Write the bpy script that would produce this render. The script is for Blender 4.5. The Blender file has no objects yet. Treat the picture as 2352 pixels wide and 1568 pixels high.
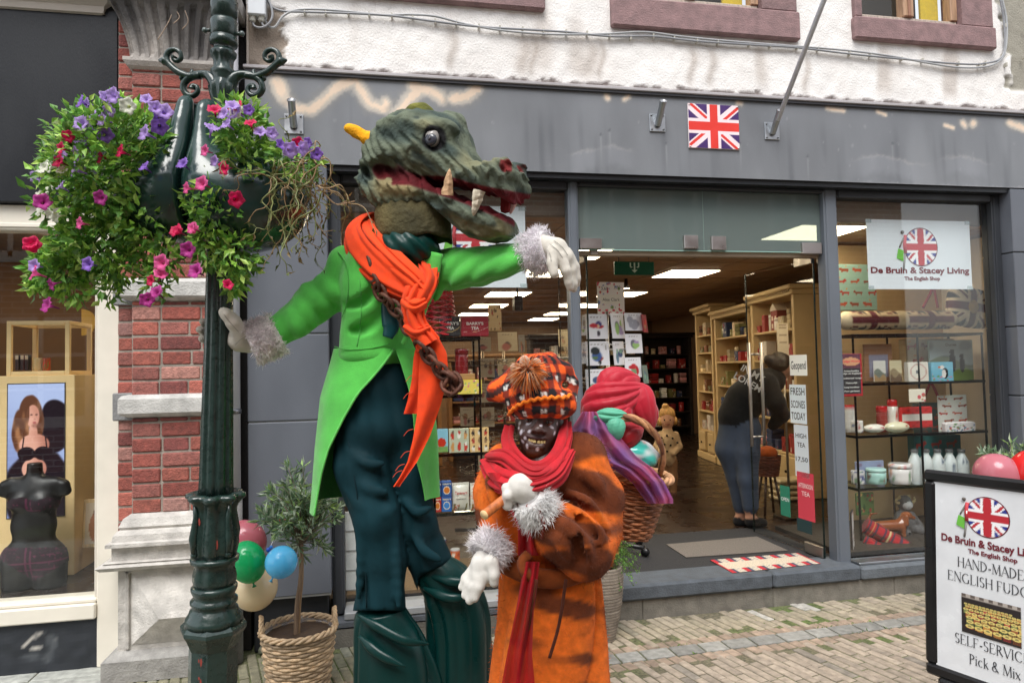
import bpy, math, random
import numpy as np
from mathutils import Vector, Matrix
random.seed(7); RNG = np.random.default_rng(7)
sc = bpy.context.scene; COL = sc.collection
# ---------------------------------------------------------------- camera, sky, sun, exposure
CAM = np.array((0.0, -4.38, 1.68)); FPX = 1568.0
_y, _p, _r = np.radians([11.0, 2.3, 1.26])
FW = np.array([np.sin(_y)*np.cos(_p), np.cos(_y)*np.cos(_p), np.sin(_p)])
_R0 = np.array([np.cos(_y), -np.sin(_y), 0]); _U0 = np.cross(_R0, FW)
RT = _R0*np.cos(_r) - _U0*np.sin(_r); UP = _U0*np.cos(_r) + _R0*np.sin(_r)
cam = bpy.data.cameras.new('camera'); co = bpy.data.objects.new('camera', cam); COL.objects.link(co)
cam.sensor_width = 36; cam.lens = 36*FPX/2352; cam.clip_end = 300; cam.clip_start = 0.05
m = Matrix(((RT[0], UP[0], -FW[0], CAM[0]), (RT[1], UP[1], -FW[1], CAM[1]), (RT[2], UP[2], -FW[2], CAM[2]), (0, 0, 0, 1)))
co.matrix_world = m; sc.camera = co
SUN_EL, SUN_AZ = math.radians(58), math.radians(200)     # bright overcast, light from high behind the camera
w = bpy.data.worlds.new('World'); sc.world = w; w.use_nodes = True
nt = w.node_tree; nt.nodes.clear()
sk = nt.nodes.new('ShaderNodeTexSky'); sk.sky_type = 'NISHITA'; sk.sun_disc = False
sk.sun_elevation = SUN_EL; sk.sun_rotation = SUN_AZ
hs = nt.nodes.new('ShaderNodeHueSaturation'); hs.inputs['Saturation'].default_value = 0.22
bg = nt.nodes.new('ShaderNodeBackground'); bg.inputs[1].default_value = 0.13
ow = nt.nodes.new('ShaderNodeOutputWorld')
nt.links.new(sk.outputs[0], hs.inputs['Color']); nt.links.new(hs.outputs[0], bg.inputs[0]); nt.links.new(bg.outputs[0], ow.inputs[0])
sl = bpy.data.lights.new('sun', 'SUN'); sl.energy = 1.5; sl.angle = math.radians(34); sl.color = (1, .97, .93)
so = bpy.data.objects.new('sun', sl); COL.objects.link(so)
sd = Vector((math.sin(SUN_AZ)*math.cos(SUN_EL), math.cos(SUN_AZ)*math.cos(SUN_EL), math.sin(SUN_EL)))
so.rotation_euler = sd.to_track_quat('Z', 'Y').to_euler(); so.location = (0, -6, 12)
sc.view_settings.view_transform = 'Standard'; sc.view_settings.look = 'None'; sc.view_settings.gamma = 1
sc.view_settings.exposure = 1.2
sc.cycles.max_bounces = 8; sc.cycles.transparent_max_bounces = 16; sc.cycles.use_denoising = True

def ray(px, py): return FW + RT*(px-1176)/FPX - UP*(py-784)/FPX
def P(px, py, d): return CAM + ray(px, py)*d                       # a place d metres in front of the camera
def W(px, py, Y):                                                   # a place on the upright plane at depth Y
    r = ray(px, py); return CAM + r*(Y-CAM[1])/r[1]
def G(px, py, Z=0.0):
    r = ray(px, py); return CAM + r*(Z-CAM[2])/r[2]
def lin(c):
    c = np.asarray(c, float)/255.0
    return np.where(c <= .04045, c/12.92, ((c+.055)/1.055)**2.4)
# ---------------------------------------------------------------- materials (all procedural, base colour read from the mesh)
MATS = {}
def mk(name, rough=.6, metal=0, nz=.12, nsc=9, bump=0, bsc=60, coat=0, sheen=0, trans=0, spec=.5, stretch=(1, 1, 1), sss=0, alpha=1, rvar=.1, det=5):
    mt = bpy.data.materials.new(name); mt.use_nodes = True; n = mt.node_tree; L = n.links.new
    b = n.nodes['Principled BSDF']
    at = n.nodes.new('ShaderNodeAttribute'); at.attribute_name = 'Col'
    tc = n.nodes.new('ShaderNodeTexCoord'); mp = n.nodes.new('ShaderNodeMapping'); mp.inputs['Scale'].default_value = stretch
    L(tc.outputs['Object'], mp.inputs[0])
    no = n.nodes.new('ShaderNodeTexNoise'); no.inputs['Scale'].default_value = nsc; no.inputs['Detail'].default_value = det
    L(mp.outputs[0], no.inputs['Vector'])
    mr = n.nodes.new('ShaderNodeMapRange'); mr.inputs[1].default_value = .3; mr.inputs[2].default_value = .7
    mr.inputs[3].default_value = 1-nz; mr.inputs[4].default_value = 1+nz; L(no.outputs[0], mr.inputs[0])
    mx = n.nodes.new('ShaderNodeVectorMath'); mx.operation = 'SCALE'
    L(at.outputs['Color'], mx.inputs[0]); L(mr.outputs[0], mx.inputs['Scale']); L(mx.outputs[0], b.inputs['Base Color'])
    r2 = n.nodes.new('ShaderNodeMapRange'); r2.inputs[1].default_value = .3; r2.inputs[2].default_value = .7
    r2.inputs[3].default_value = max(0, rough-rvar); r2.inputs[4].default_value = min(1, rough+rvar)
    L(no.outputs[0], r2.inputs[0]); L(r2.outputs[0], b.inputs['Roughness'])
    b.inputs['Metallic'].default_value = metal; b.inputs['Coat Weight'].default_value = coat; b.inputs['Sheen Weight'].default_value = sheen
    b.inputs['Specular IOR Level'].default_value = spec; b.inputs['Alpha'].default_value = alpha
    if sss: b.inputs['Subsurface Weight'].default_value = sss; b.inputs['Subsurface Radius'].default_value = (.02, .01, .008); b.inputs['Subsurface Scale'].default_value = .3
    if bump:
        n2 = n.nodes.new('ShaderNodeTexNoise'); n2.inputs['Scale'].default_value = bsc; n2.inputs['Detail'].default_value = 4
        L(mp.outputs[0], n2.inputs['Vector'])
        bp = n.nodes.new('ShaderNodeBump'); bp.inputs['Strength'].default_value = bump; bp.inputs['Distance'].default_value = .01
        L(n2.outputs[0], bp.inputs['Height']); L(bp.outputs[0], b.inputs['Normal'])
    if trans:
        tl = n.nodes.new('ShaderNodeBsdfTranslucent'); L(mx.outputs[0], tl.inputs[0])
        ms = n.nodes.new('ShaderNodeMixShader'); ms.inputs[0].default_value = trans
        L(b.outputs[0], ms.inputs[1]); L(tl.outputs[0], ms.inputs[2]); L(ms.outputs[0], n.nodes['Material Output'].inputs[0])
    MATS[name] = mt; return mt
mk('matte', .7); mk('plain', .6, nz=.04); mk('paper', .55, nz=.03, nsc=3); mk('gloss', .22, coat=.3, nz=.06); mk('plastic', .35, nz=.05)
mk('stone', .85, nz=.25, nsc=14, bump=.5, bsc=90); mk('brick', .9, nz=.3, nsc=35, bump=.8, bsc=110); mk('stucco', .95, nz=.06, nsc=5, bump=.6, bsc=95, stretch=(1, 1, .8), det=3)
mk('paver', .85, nz=.28, nsc=22, bump=.5, bsc=120); mk('soil', 1, nz=.5, nsc=60, bump=1, bsc=90)
mk('greypaint', .42, nz=.10, nsc=3.5, bump=.06, bsc=130, stretch=(1, 1, .45), spec=.35); mk('metal', .35, metal=.9, nz=.08); mk('iron', .3, nz=.22, nsc=30, bump=.18, bsc=55, coat=.25)
mk('cloth', .85, nz=.10, nsc=30, bump=.25, bsc=420, sheen=.08, spec=.3); mk('felt', .9, nz=.14, nsc=14, bump=.35, bsc=260, sheen=.3, spec=.2)
mk('satin', .34, nz=.12, nsc=6, bump=.08, bsc=40, spec=.3); mk('fleece', .95, nz=.2, nsc=40, bump=.6, bsc=420, sheen=.06, spec=.1); mk('gauze', .7, nz=.2, nsc=14, bump=.2, bsc=120, trans=.35, sheen=.2)
mk('fur', .8, nz=.14, nsc=40, sheen=.3, trans=.5); mk('suit', .75, nz=.12, nsc=9, bump=.2, bsc=420, spec=.18); mk('foam', .85, nz=.25, nsc=16, bump=.9, bsc=45, spec=.2); mk('leaf', .5, nz=.25, nsc=30, trans=.3); mk('petal', .6, nz=.10, nsc=20, trans=.35)
mk('wood', .55, nz=.3, nsc=9, bump=.1, bsc=40, stretch=(6, 6, .6)); mk('wicker', .6, nz=.3, nsc=40, bump=.3, bsc=140); mk('skin', .42, nz=.12, nsc=18, bump=.15, bsc=90, spec=.5)
mk('balloon', .22, nz=.02, sss=.25, coat=.2, spec=.5, trans=.25); mk('hair', .5, nz=.3, nsc=60, bump=.5, bsc=160, stretch=(1, 1, .2)); mk('floor', .3, nz=.07, nsc=4); mk('carpet', 1, nz=.3, nsc=120, bump=.5, bsc=220)
mk('clear', .12, nz=.02, alpha=.35); mk('rust', .6, nz=.35, nsc=40, bump=.4, bsc=120, metal=.4)
mk('silk', .55, nz=.15, nsc=5, bump=.35, bsc=26, trans=.3, sheen=.3); mk('sheer', .6, nz=.2, nsc=10, trans=.4, alpha=.5, sheen=.1)
def glass(name, tint, gl=1.0, op=0.0):
    mt = bpy.data.materials.new(name); mt.use_nodes = True; n = mt.node_tree; L = n.links.new; n.nodes.clear()
    o = n.nodes.new('ShaderNodeOutputMaterial'); t = n.nodes.new('ShaderNodeBsdfTransparent'); t.inputs[0].default_value = (*tint, 1)
    g = n.nodes.new('ShaderNodeBsdfGlossy'); g.inputs['Roughness'].default_value = .012
    lw = n.nodes.new('ShaderNodeLayerWeight'); lw.inputs[0].default_value = .5; pw_ = n.nodes.new('ShaderNodeMath'); pw_.operation = 'POWER'; pw_.inputs[1].default_value = 5; L(lw.outputs['Facing'], pw_.inputs[0])
    f = n.nodes.new('ShaderNodeMath'); f.operation = 'MULTIPLY_ADD'; f.inputs[1].default_value = .95; f.inputs[2].default_value = .042; L(pw_.outputs[0], f.inputs[0])
    mu = n.nodes.new('ShaderNodeMath'); mu.operation = 'MULTIPLY_ADD'; mu.inputs[1].default_value = gl; mu.inputs[2].default_value = op; L(f.outputs[0], mu.inputs[0])
    x = n.nodes.new('ShaderNodeMixShader'); L(mu.outputs[0], x.inputs[0]); L(t.outputs[0], x.inputs[1]); L(g.outputs[0], x.inputs[2]); L(x.outputs[0], o.inputs[0])
    MATS[name] = mt
glass('window_glass', (.97, .98, .975), 1.0); glass('frosted_glass', (.6, .66, .65), 1.0, .03); glass('shelf_glass', (.88, .95, .93), .8)
def frost():                                                        # the sand-blasted pane over the door
    mt = MATS['frosted_glass']; n = mt.node_tree; L = n.links.new
    x = [k for k in n.nodes if k.type == 'MIX_SHADER'][0]; o = [k for k in n.nodes if k.type == 'OUTPUT_MATERIAL'][0]
    d = n.nodes.new('ShaderNodeBsdfDiffuse'); d.inputs[0].default_value = (.20, .25, .24, 1)
    y = n.nodes.new('ShaderNodeMixShader'); y.inputs[0].default_value = .55; L(x.outputs[0], y.inputs[1]); L(d.outputs[0], y.inputs[2]); L(y.outputs[0], o.inputs[0])
frost()
def emis(name, col, st):
    mt = bpy.data.materials.new(name); mt.use_nodes = True; n = mt.node_tree; n.nodes.clear()
    o = n.nodes.new('ShaderNodeOutputMaterial'); e = n.nodes.new('ShaderNodeEmission'); e.inputs[0].default_value = (*col, 1); e.inputs[1].default_value = st
    n.links.new(e.outputs[0], o.inputs[0]); MATS[name] = mt
emis('panel_light', (1, .83, .57), 6.6); emis('spot_light', (1, .85, .62), 9)
def emis_col(name, st):
    mt = bpy.data.materials.new(name); mt.use_nodes = True; n = mt.node_tree; n.nodes.clear()
    o = n.nodes.new('ShaderNodeOutputMaterial'); e = n.nodes.new('ShaderNodeEmission'); e.inputs[1].default_value = st
    a = n.nodes.new('ShaderNodeAttribute'); a.attribute_name = 'Col'; n.links.new(a.outputs['Color'], e.inputs[0]); n.links.new(e.outputs[0], o.inputs[0]); MATS[name] = mt
emis_col('screen', .6)
# ---------------------------------------------------------------- mesh builder: gathers shapes, links ONE mesh object
def frame(n, up=(0, 0, 1)):
    n = np.asarray(n, float); n = n/np.linalg.norm(n); up = np.asarray(up, float)
    if abs(n@up) > .98: up = np.array((1., 0, 0)) if abs(n[0]) < .9 else np.array((0, 1., 0))
    x = np.cross(up, n); x /= np.linalg.norm(x); return x, np.cross(n, x), n
def rotm(ax, deg):
    a = math.radians(deg); c, s = math.cos(a), math.sin(a)
    return np.array({'x': ((1, 0, 0), (0, c, -s), (0, s, c)), 'y': ((c, 0, s), (0, 1, 0), (-s, 0, c)), 'z': ((c, -s, 0), (s, c, 0), (0, 0, 1))}[ax])
_TXT = {}
def glyphs(s, bold=0.0):
    k = (s, bold)
    if k not in _TXT:
        c = bpy.data.curves.new('t', 'FONT'); c.body = s; c.size = 1; c.offset = bold; c.resolution_u = 3
        o = bpy.data.objects.new('t', c); COL.objects.link(o); dg = bpy.context.evaluated_depsgraph_get(); dg.update()
        me = bpy.data.meshes.new_from_object(o.evaluated_get(dg))
        v = np.array([q.co[:] for q in me.vertices]) if len(me.vertices) else np.zeros((0, 3)); f = [list(p.vertices) for p in me.polygons]
        bpy.data.objects.remove(o); bpy.data.curves.remove(c); bpy.data.meshes.remove(me); _TXT[k] = (v, f)
    return _TXT[k]
class MB:
    def __init__(s): s.v = []; s.f = []; s.m = []; s.c = []; s.sm = []; s.n = 0
    def add(s, v, f, col=(128, 128, 128), mat='matte', smooth=False, raw=False):
        v = np.asarray(v, float).reshape(-1, 3)
        c = np.asarray(col, float)
        if not raw: c = lin(c)
        if c.ndim == 1: c = np.tile(c, (len(v), 1))
        n = s.n
        s.v.append(v); s.c.append(c); fl = [[int(i)+n for i in q] for q in f]
        s.f += fl; s.m += [mat]*len(fl); s.sm += [smooth]*len(fl); s.n += len(v); return s
    def box(s, c, size, col, mat='matte', R=None, bev=0.0):
        h = np.asarray(size, float)/2; c = np.asarray(c, float); b = min(bev, .45*2*h.min())
        V = []; F = []
        if b <= 0:
            V = [(x*h[0], y*h[1], z*h[2]) for x in (-1, 1) for y in (-1, 1) for z in (-1, 1)]
            F = [(0, 1, 3, 2), (4, 6, 7, 5), (0, 4, 5, 1), (2, 3, 7, 6), (0, 2, 6, 4), (1, 5, 7, 3)]
        else:
            ix = {}
            for sx in (-1, 1):
                for sy in (-1, 1):
                    for sz in (-1, 1):
                        for a in range(3):
                            q = np.array((sx, sy, sz))*h; q = q - np.array((sx, sy, sz))*b*(np.arange(3) != a)
                            ix[(sx, sy, sz, a)] = len(V); V.append(q)
            def k(sg, a): return ix[(*sg, a)]
            for a in range(3):
                o = [i for i in range(3) if i != a]
                for sg in (-1, 1):
                    q = []
                    for (u, w_) in ((-1, -1), (1, -1), (1, 1), (-1, 1)):
                        t = [0, 0, 0]; t[a] = sg; t[o[0]] = u; t[o[1]] = w_; q.append(k(t, a))
                    F.append(q)
            for a in range(3):
                o = [i for i in range(3) if i != a]
                for u in (-1, 1):
                    for w_ in (-1, 1):
                        t1 = [0, 0, 0]; t2 = [0, 0, 0]; t1[a] = -1; t2[a] = 1
                        for t in (t1, t2): t[o[0]] = u; t[o[1]] = w_
                        F.append([k(t1, o[0]), k(t2, o[0]), k(t2, o[1]), k(t1, o[1])])
            for sx in (-1, 1):
                for sy in (-1, 1):
                    for sz in (-1, 1): F.append([k((sx, sy, sz), 0), k((sx, sy, sz), 1), k((sx, sy, sz), 2)])
        V = np.array(V, float); G2 = []
        for q in F:
            nn = np.cross(V[q[1]]-V[q[0]], V[q[2]]-V[q[0]]); G2.append(list(q) if nn@V[list(q)].mean(0) > 0 else list(q)[::-1])
        if R is not None: V = V@np.asarray(R).T
        return s.add(V+c, G2, col, mat)
    def bm(s, a, b, col, mat='matte', bev=0.0):
        a = np.minimum(a, b).astype(float) if False else np.array(a, float); b = np.array(b, float)
        return s.box((a+b)/2, np.abs(b-a), col, mat, None, bev)
    def tube(s, pts, r, col, mat='matte', n=8, caps=True, smooth=True, closed=False, flat=1.0, up=(0, 0, 1)):
        p = np.asarray(pts, float); k = len(p); r = np.full(k, r, float) if np.isscalar(r) else np.asarray(r, float)
        V = []; prev = None
        for i in range(k):
            if closed: t = p[(i+1) % k]-p[i-1]
            else: t = p[min(i+1, k-1)]-p[max(i-1, 0)]
            t = t/(np.linalg.norm(t)+1e-9)
            if prev is None: x, y, _ = frame(t, up)
            else:
                x = prev - t*(prev@t); x /= np.linalg.norm(x)+1e-9; y = np.cross(t, x)
            prev = x
            for j in range(n):
                a = 2*math.pi*j/n; V.append(p[i]+r[i]*(x*math.cos(a)+y*math.sin(a)*flat))
        F = []
        for i in range(k if closed else k-1):
            i2 = (i+1) % k
            for j in range(n): F.append((i*n+j, i*n+(j+1) % n, i2*n+(j+1) % n, i2*n+j))
        if caps and not closed: F.append(list(range(n))[::-1]); F.append([(k-1)*n+j for j in range(n)])
        c = np.asarray(col, float)
        if c.ndim == 2: c = np.repeat(c, n, 0)
        return s.add(V, F, c, mat, smooth)
    def lathe(s, prof, c, col, mat='matte', n=24, ax=(0, 0, 1), smooth=True, rf=None):
        x, y, z = frame(ax, (0, 1, 0)) if abs(ax[0])+abs(ax[1]) > 1e-6 else (np.array((1., 0, 0)), np.array((0, 1., 0)), np.array((0, 0, 1.)))
        c = np.asarray(c, float); V = []
        for i, (r, h) in enumerate(prof):
            for j in range(n):
                a = 2*math.pi*j/n; rr = r*(rf(a, i, h) if rf else 1); V.append(c+x*rr*math.cos(a)+y*rr*math.sin(a)+z*h)
        F = []
        for i in range(len(prof)-1):
            for j in range(n): F.append((i*n+j, i*n+(j+1) % n, (i+1)*n+(j+1) % n, (i+1)*n+j))
        if prof[0][0] > 1e-4: F.append(list(range(n))[::-1])
        if prof[-1][0] > 1e-4: F.append([(len(prof)-1)*n+j for j in range(n)])
        cc = np.asarray(col, float)
        if cc.ndim == 2: cc = np.repeat(cc, n, 0)
        return s.add(V, F, cc, mat, smooth)
    def ell(s, c, r, col, mat='matte', n=16, R=None):
        k = n//2; r = np.full(3, r) if np.isscalar(r) else np.asarray(r, float); V = []
        for i in range(k+1):
            t = math.pi*i/k
            for j in range(n):
                a = 2*math.pi*j/n; V.append((math.sin(t)*math.cos(a), math.sin(t)*math.sin(a), -math.cos(t)))
        V = np.array(V)*r
        if R is not None: V = V@np.asarray(R).T
        F = [(i*n+j, i*n+(j+1) % n, (i+1)*n+(j+1) % n, (i+1)*n+j) for i in range(k) for j in range(n)]
        return s.add(V+np.asarray(c), F, col, mat, True)
    def grid(s, X, col, mat='matte', smooth=True, wrap=False, flip=False):
        X = np.asarray(X, float); a, b = X.shape[:2]; F = []
        for i in range(a-1):
            for j in range(b if wrap else b-1):
                j2 = (j+1) % b; q = (i*b+j, i*b+j2, (i+1)*b+j2, (i+1)*b+j); F.append(q[::-1] if flip else q)
        c = np.asarray(col, float)
        if c.ndim == 3: c = c.reshape(-1, 3)
        return s.add(X.reshape(-1, 3), F, c, mat, smooth)
    def prism(s, poly, o, x, y, th, col, mat='matte'):                  # outline in the plane (x, y) at o, thickened by th along x cross y
        x = np.asarray(x, float); y = np.asarray(y, float); z = np.cross(x, y); k = len(poly)
        A = [np.asarray(o)+x*p[0]+y*p[1] for p in poly]; B = [a+z*th for a in A]
        F = [list(range(k))[::-1], [k+i for i in range(k)]] + [(i, (i+1) % k, k+(i+1) % k, k+i) for i in range(k)]
        return s.add(A+B, F, col, mat)
    def pic(s, o, x, y, w_, h_, nx, ny, fn, mat='paper'):               # a printed face: fn(u, v) gives its colours, u right 0..1, v up 0..1
        x = np.asarray(x, float); y = np.asarray(y, float)
        U, V = np.meshgrid(np.linspace(0, 1, nx), np.linspace(0, 1, ny)); C = np.clip(fn(U, V), 0, 255)
        X = np.asarray(o)+U[..., None]*w_*x+V[..., None]*h_*y
        return s.grid(X, C, mat, smooth=False)
    def text(s, t, o, x, y, size, col, mat='paper', bold=0.0, align='c', width=None):
        v, f = glyphs(t, bold)
        if not len(v): return s
        x = np.asarray(x, float); y = np.asarray(y, float); mn, mxx = v[:, 0].min(), v[:, 0].max(); sx = size if width is None else width/(mxx-mn)
        off = {'c': (mn+mxx)/2, 'l': mn, 'r': mxx}[align]
        return s.add(np.asarray(o)+np.outer((v[:, 0]-off)*sx, x)+np.outer(v[:, 1]*size, y), f, col, mat)
    def leaves(s, p, d, L, wd, col, mat='leaf', bend=.25, seed=0):      # folded leaf blades at p along d
        p = np.asarray(p, float); k = len(p); d = np.asarray(d, float); d = d/(np.linalg.norm(d, axis=1, keepdims=True)+1e-9)
        r = np.random.default_rng(seed); q = r.normal(size=(k, 3)); sd_ = np.cross(d, q); sd_ /= np.linalg.norm(sd_, axis=1, keepdims=True)+1e-9
        nn = np.cross(d, sd_); L = np.broadcast_to(np.asarray(L, float), (k,))[:, None]; wd = np.broadcast_to(np.asarray(wd, float), (k,))[:, None]
        a = p; t = p+d*L-nn*L*bend*.5; m1 = p+d*L*.45+sd_*wd*.5+nn*wd*.15; m2 = p+d*L*.45-sd_*wd*.5+nn*wd*.15; mc = p+d*L*.5-nn*L*bend*.08
        V = np.stack([a, m1, t, m2, mc], 1).reshape(-1, 3); F = []
        for i in range(k): b = 5*i; F += [(b, b+4, b+1), (b+1, b+4, b+2), (b, b+3, b+4), (b+4, b+3, b+2)]
        c = np.asarray(col, float)
        if c.ndim == 2: c = np.repeat(c, 5, 0)
        return s.add(V, F, c, mat)
    def xf(s, R=None, T=None, sc_=1):
        for i in range(len(s.v)):
            v = s.v[i]*sc_
            if R is not None: v = v@np.asarray(R).T
            if T is not None: v = v+np.asarray(T)
            s.v[i] = v
        return s
    def build(s, name, parent=None, label=None, cat=None, group=None, kind=None, loc=None):
        V = np.concatenate(s.v); C = np.concatenate(s.c)
        if loc is None:
            if parent is not None: loc = wloc(parent)
            elif kind: loc = np.zeros(3)
            else: a, b = V.min(0), V.max(0); loc = np.array(((a[0]+b[0])/2, (a[1]+b[1])/2, a[2]))
        me = bpy.data.meshes.new(name); me.from_pydata((V-loc).tolist(), [], s.f)
        u = list(dict.fromkeys(s.m)); me.polygons.foreach_set('material_index', [u.index(q) for q in s.m]); me.polygons.foreach_set('use_smooth', s.sm)
        for q in u: me.materials.append(MATS[q])
        ca = me.color_attributes.new('Col', 'FLOAT_COLOR', 'POINT'); ca.data.foreach_set('color', np.c_[C, np.ones(len(C))].astype(np.float32).ravel())
        me.update(); o = bpy.data.objects.new(name, me); COL.objects.link(o)
        if parent is not None: o.parent = parent
        else: o.location = loc
        _WL[o.name] = np.array(loc, float); tag(o, label, cat, group, kind); return o
_WL = {}
def wloc(o): return _WL[o.name]
def tag(o, label=None, cat=None, group=None, kind=None):
    for k, v in (('label', label), ('category', cat), ('group', group), ('kind', kind)):
        if v: o[k] = v
    return o
def thing(name, loc, label, cat, group=None):
    o = bpy.data.objects.new(name, None); COL.objects.link(o); o.empty_display_size = .1; o.location = tuple(float(q) for q in loc)
    _WL[o.name] = np.array(loc, float); return tag(o, label, cat, group)
def dup(root, loc, label=None, group=None, rz=0.0):
    r = root.copy(); COL.objects.link(r); r.location = tuple(float(q) for q in loc); r.rotation_euler = (0, 0, rz); _WL[r.name] = np.array(loc, float)
    if label: r['label'] = label
    if group: r['group'] = group
    for ch in list(root.children):
        c = ch.copy(); COL.objects.link(c); c.parent = r
        for g in list(ch.children): d = g.copy(); COL.objects.link(d); d.parent = c
    return r
# ---------------------------------------------------------------- implicit surfaces for organic shapes
def smin(a, b, k):
    h = np.clip(.5+.5*(b-a)/k, 0, 1); return b+(a-b)*h-k*h*(1-h)
def fold(x): return np.abs(np.sin(x*.5))-.6                          # rounded tops, sharp valleys
def smax(a, b, k): return -smin(-a, -b, k)
class Vol:
    def __init__(s, lo, hi, h):
        s.lo = np.array(lo, float); s.h = h; n = np.ceil((np.array(hi)-s.lo)/h).astype(int)+1
        ax = [s.lo[i]+h*np.arange(n[i]) for i in range(3)]; s.p = np.stack(np.meshgrid(*ax, indexing='ij'), -1).astype(np.float32); s.D = np.full(n, 1e3, np.float32)
    def cap(s, a, b, ra, rb=None, sq=None):
        a = np.asarray(a, np.float32); b = np.asarray(b, np.float32); rb = ra if rb is None else rb; ab = b-a; t = np.clip(((s.p-a)@ab)/(ab@ab+1e-9), 0, 1)
        q = s.p-a-t[..., None]*ab
        if sq is not None: q = q*np.asarray(sq, np.float32)
        return np.linalg.norm(q, axis=-1)-(ra+(rb-ra)*t)
    def ell(s, c, r, R=None):
        q = s.p-np.asarray(c, np.float32)
        if R is not None: q = q@np.asarray(R, np.float32)
        r = np.asarray(r, np.float32); k0 = np.linalg.norm(q/r, axis=-1); k1 = np.linalg.norm(q/(r*r), axis=-1)+1e-6; return k0*(k0-1)/k1
    def u(s, d, k=.02): s.D = smin(s.D, d, k); return s
    def cut(s, d, k=.01): s.D = smax(s.D, -d, k); return s
    def chain(s, pts, rs, k=.02, sq=None):
        for i in range(len(pts)-1): s.u(s.cap(pts[i], pts[i+1], rs[i], rs[i+1], sq), k)
        return s
    def mesh(s):
        D = s.D; sg = D < 0; nx, ny, nz = D.shape
        c = np.zeros((nx-1, ny-1, nz-1), int)
        for dx in (0, 1):
            for dy in (0, 1):
                for dz in (0, 1): c += sg[dx:nx-1+dx, dy:ny-1+dy, dz:nz-1+dz]
        act = (c > 0) & (c < 8); idx = np.full(act.shape, -1); I = np.argwhere(act); idx[act] = np.arange(len(I))
        acc = np.zeros((len(I), 3)); cnt = np.zeros(len(I))
        for a in range(3):
            for o1 in (0, 1):
                for o2 in (0, 1):
                    e0 = I.copy(); oth = [q for q in range(3) if q != a]; e0[:, oth[0]] += o1; e0[:, oth[1]] += o2; e1 = e0.copy(); e1[:, a] += 1
                    d0 = D[tuple(e0.T)]; d1 = D[tuple(e1.T)]; mk_ = (d0 < 0) != (d1 < 0); t = np.where(mk_, d0/(d0-d1+1e-12), 0)
                    q = e0.astype(float); q[:, a] += t; acc[mk_] += q[mk_]; cnt[mk_] += 1
        V = s.lo+s.h*acc/cnt[:, None]; F = []
        for a in range(3):
            b, c_ = [(1, 2), (2, 0), (0, 1)][a]
            sl0 = [slice(1, -1)]*3; sl0[a] = slice(0, -1); sl1 = [slice(1, -1)]*3; sl1[a] = slice(1, None)
            x = sg[tuple(sl0)] != sg[tuple(sl1)]; E = np.argwhere(x); E = E+1; E[:, a] -= 1
            ins = sg[tuple(E.T)]
            def at(db, dc): q = E.copy(); q[:, b] -= db; q[:, c_] -= dc; return idx[tuple(q.T)]
            Q = np.stack([at(1, 1), at(0, 1), at(0, 0), at(1, 0)], 1); Q[~ins] = Q[~ins][:, ::-1]; F.append(Q)
        return V, np.concatenate(F).tolist()
def vnoise(p, s, seed=0):                                                  # cheap smooth noise, about -1..1
    r = np.random.default_rng(seed); o = 0
    for k in range(5):
        d = r.normal(size=3); d /= np.linalg.norm(d); o = o+np.sin((p@d)*s*(1+.45*k)+r.uniform(0, 6.3)+1.3*np.sin((p@np.roll(d, 1))*s*.7+k))/(1+.3*k)
    return o/2.6
def mixc(a, b, t): t = np.clip(t, 0, 1)[..., None]; return np.asarray(a, float)*(1-t)+np.asarray(b, float)*t
def sst(a, b, x): t = np.clip((x-a)/(b-a), 0, 1); return t*t*(3-2*t)
def segd(U, V, a, b):
    ax, ay = a; bx, by = b; dx, dy = bx-ax, by-ay; t = np.clip(((U-ax)*dx+(V-ay)*dy)/(dx*dx+dy*dy+1e-12), 0, 1); return np.hypot(U-ax-t*dx, V-ay-t*dy)
def poly_d(U, V, pts): return np.min([segd(U, V, pts[i], pts[i+1]) for i in range(len(pts)-1)], 0)
def catmull(pts, n=8):
    p = np.asarray(pts, float); p = np.vstack([2*p[0]-p[1], p, 2*p[-1]-p[-2]]); o = []
    for i in range(1, len(p)-2):
        for t in np.linspace(0, 1, n, endpoint=False):
            o.append(.5*((2*p[i])+(-p[i-1]+p[i+1])*t+(2*p[i-1]-5*p[i]+4*p[i+1]-p[i+2])*t*t+(-p[i-1]+3*p[i]-3*p[i+1]+p[i+2])*t**3))
    o.append(p[-2]); return np.array(o)
def union_jack(u, v, asp=1.5, red=(205, 35, 45), blue=(30, 40, 110), white=(240, 238, 236)):
    x = (u-.5)*asp; y = v-.5; C = np.zeros(u.shape+(3,))+np.array(blue, float)
    L = math.hypot(asp, 1); d1 = (x*1-y*asp)/L; d2 = (x*1+y*asp)/L
    for d in (d1, d2): C = mixc(C, white, (np.abs(d) < .10)*1.0)
    for d, sg in ((d1, 1), (d2, -1)):
        off = .033*np.sign(x)*sg; C = mixc(C, red, (np.abs(d-off) < .033)*1.0)
    C = mixc(C, white, ((np.abs(x) < .167) | (np.abs(y) < .167))*1.0); return mixc(C, red, ((np.abs(x) < .1) | (np.abs(y) < .1))*1.0)
# ================================================================ SETTING
def rc(c, j=.08, r=random): k = 1+r.uniform(-j, j); return tuple(min(255, q*k) for q in c)
A3 = lambda *a: np.array(a, float)
X_, Y_, Z_ = A3(1, 0, 0), A3(0, 1, 0), A3(0, 0, 1)
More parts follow.
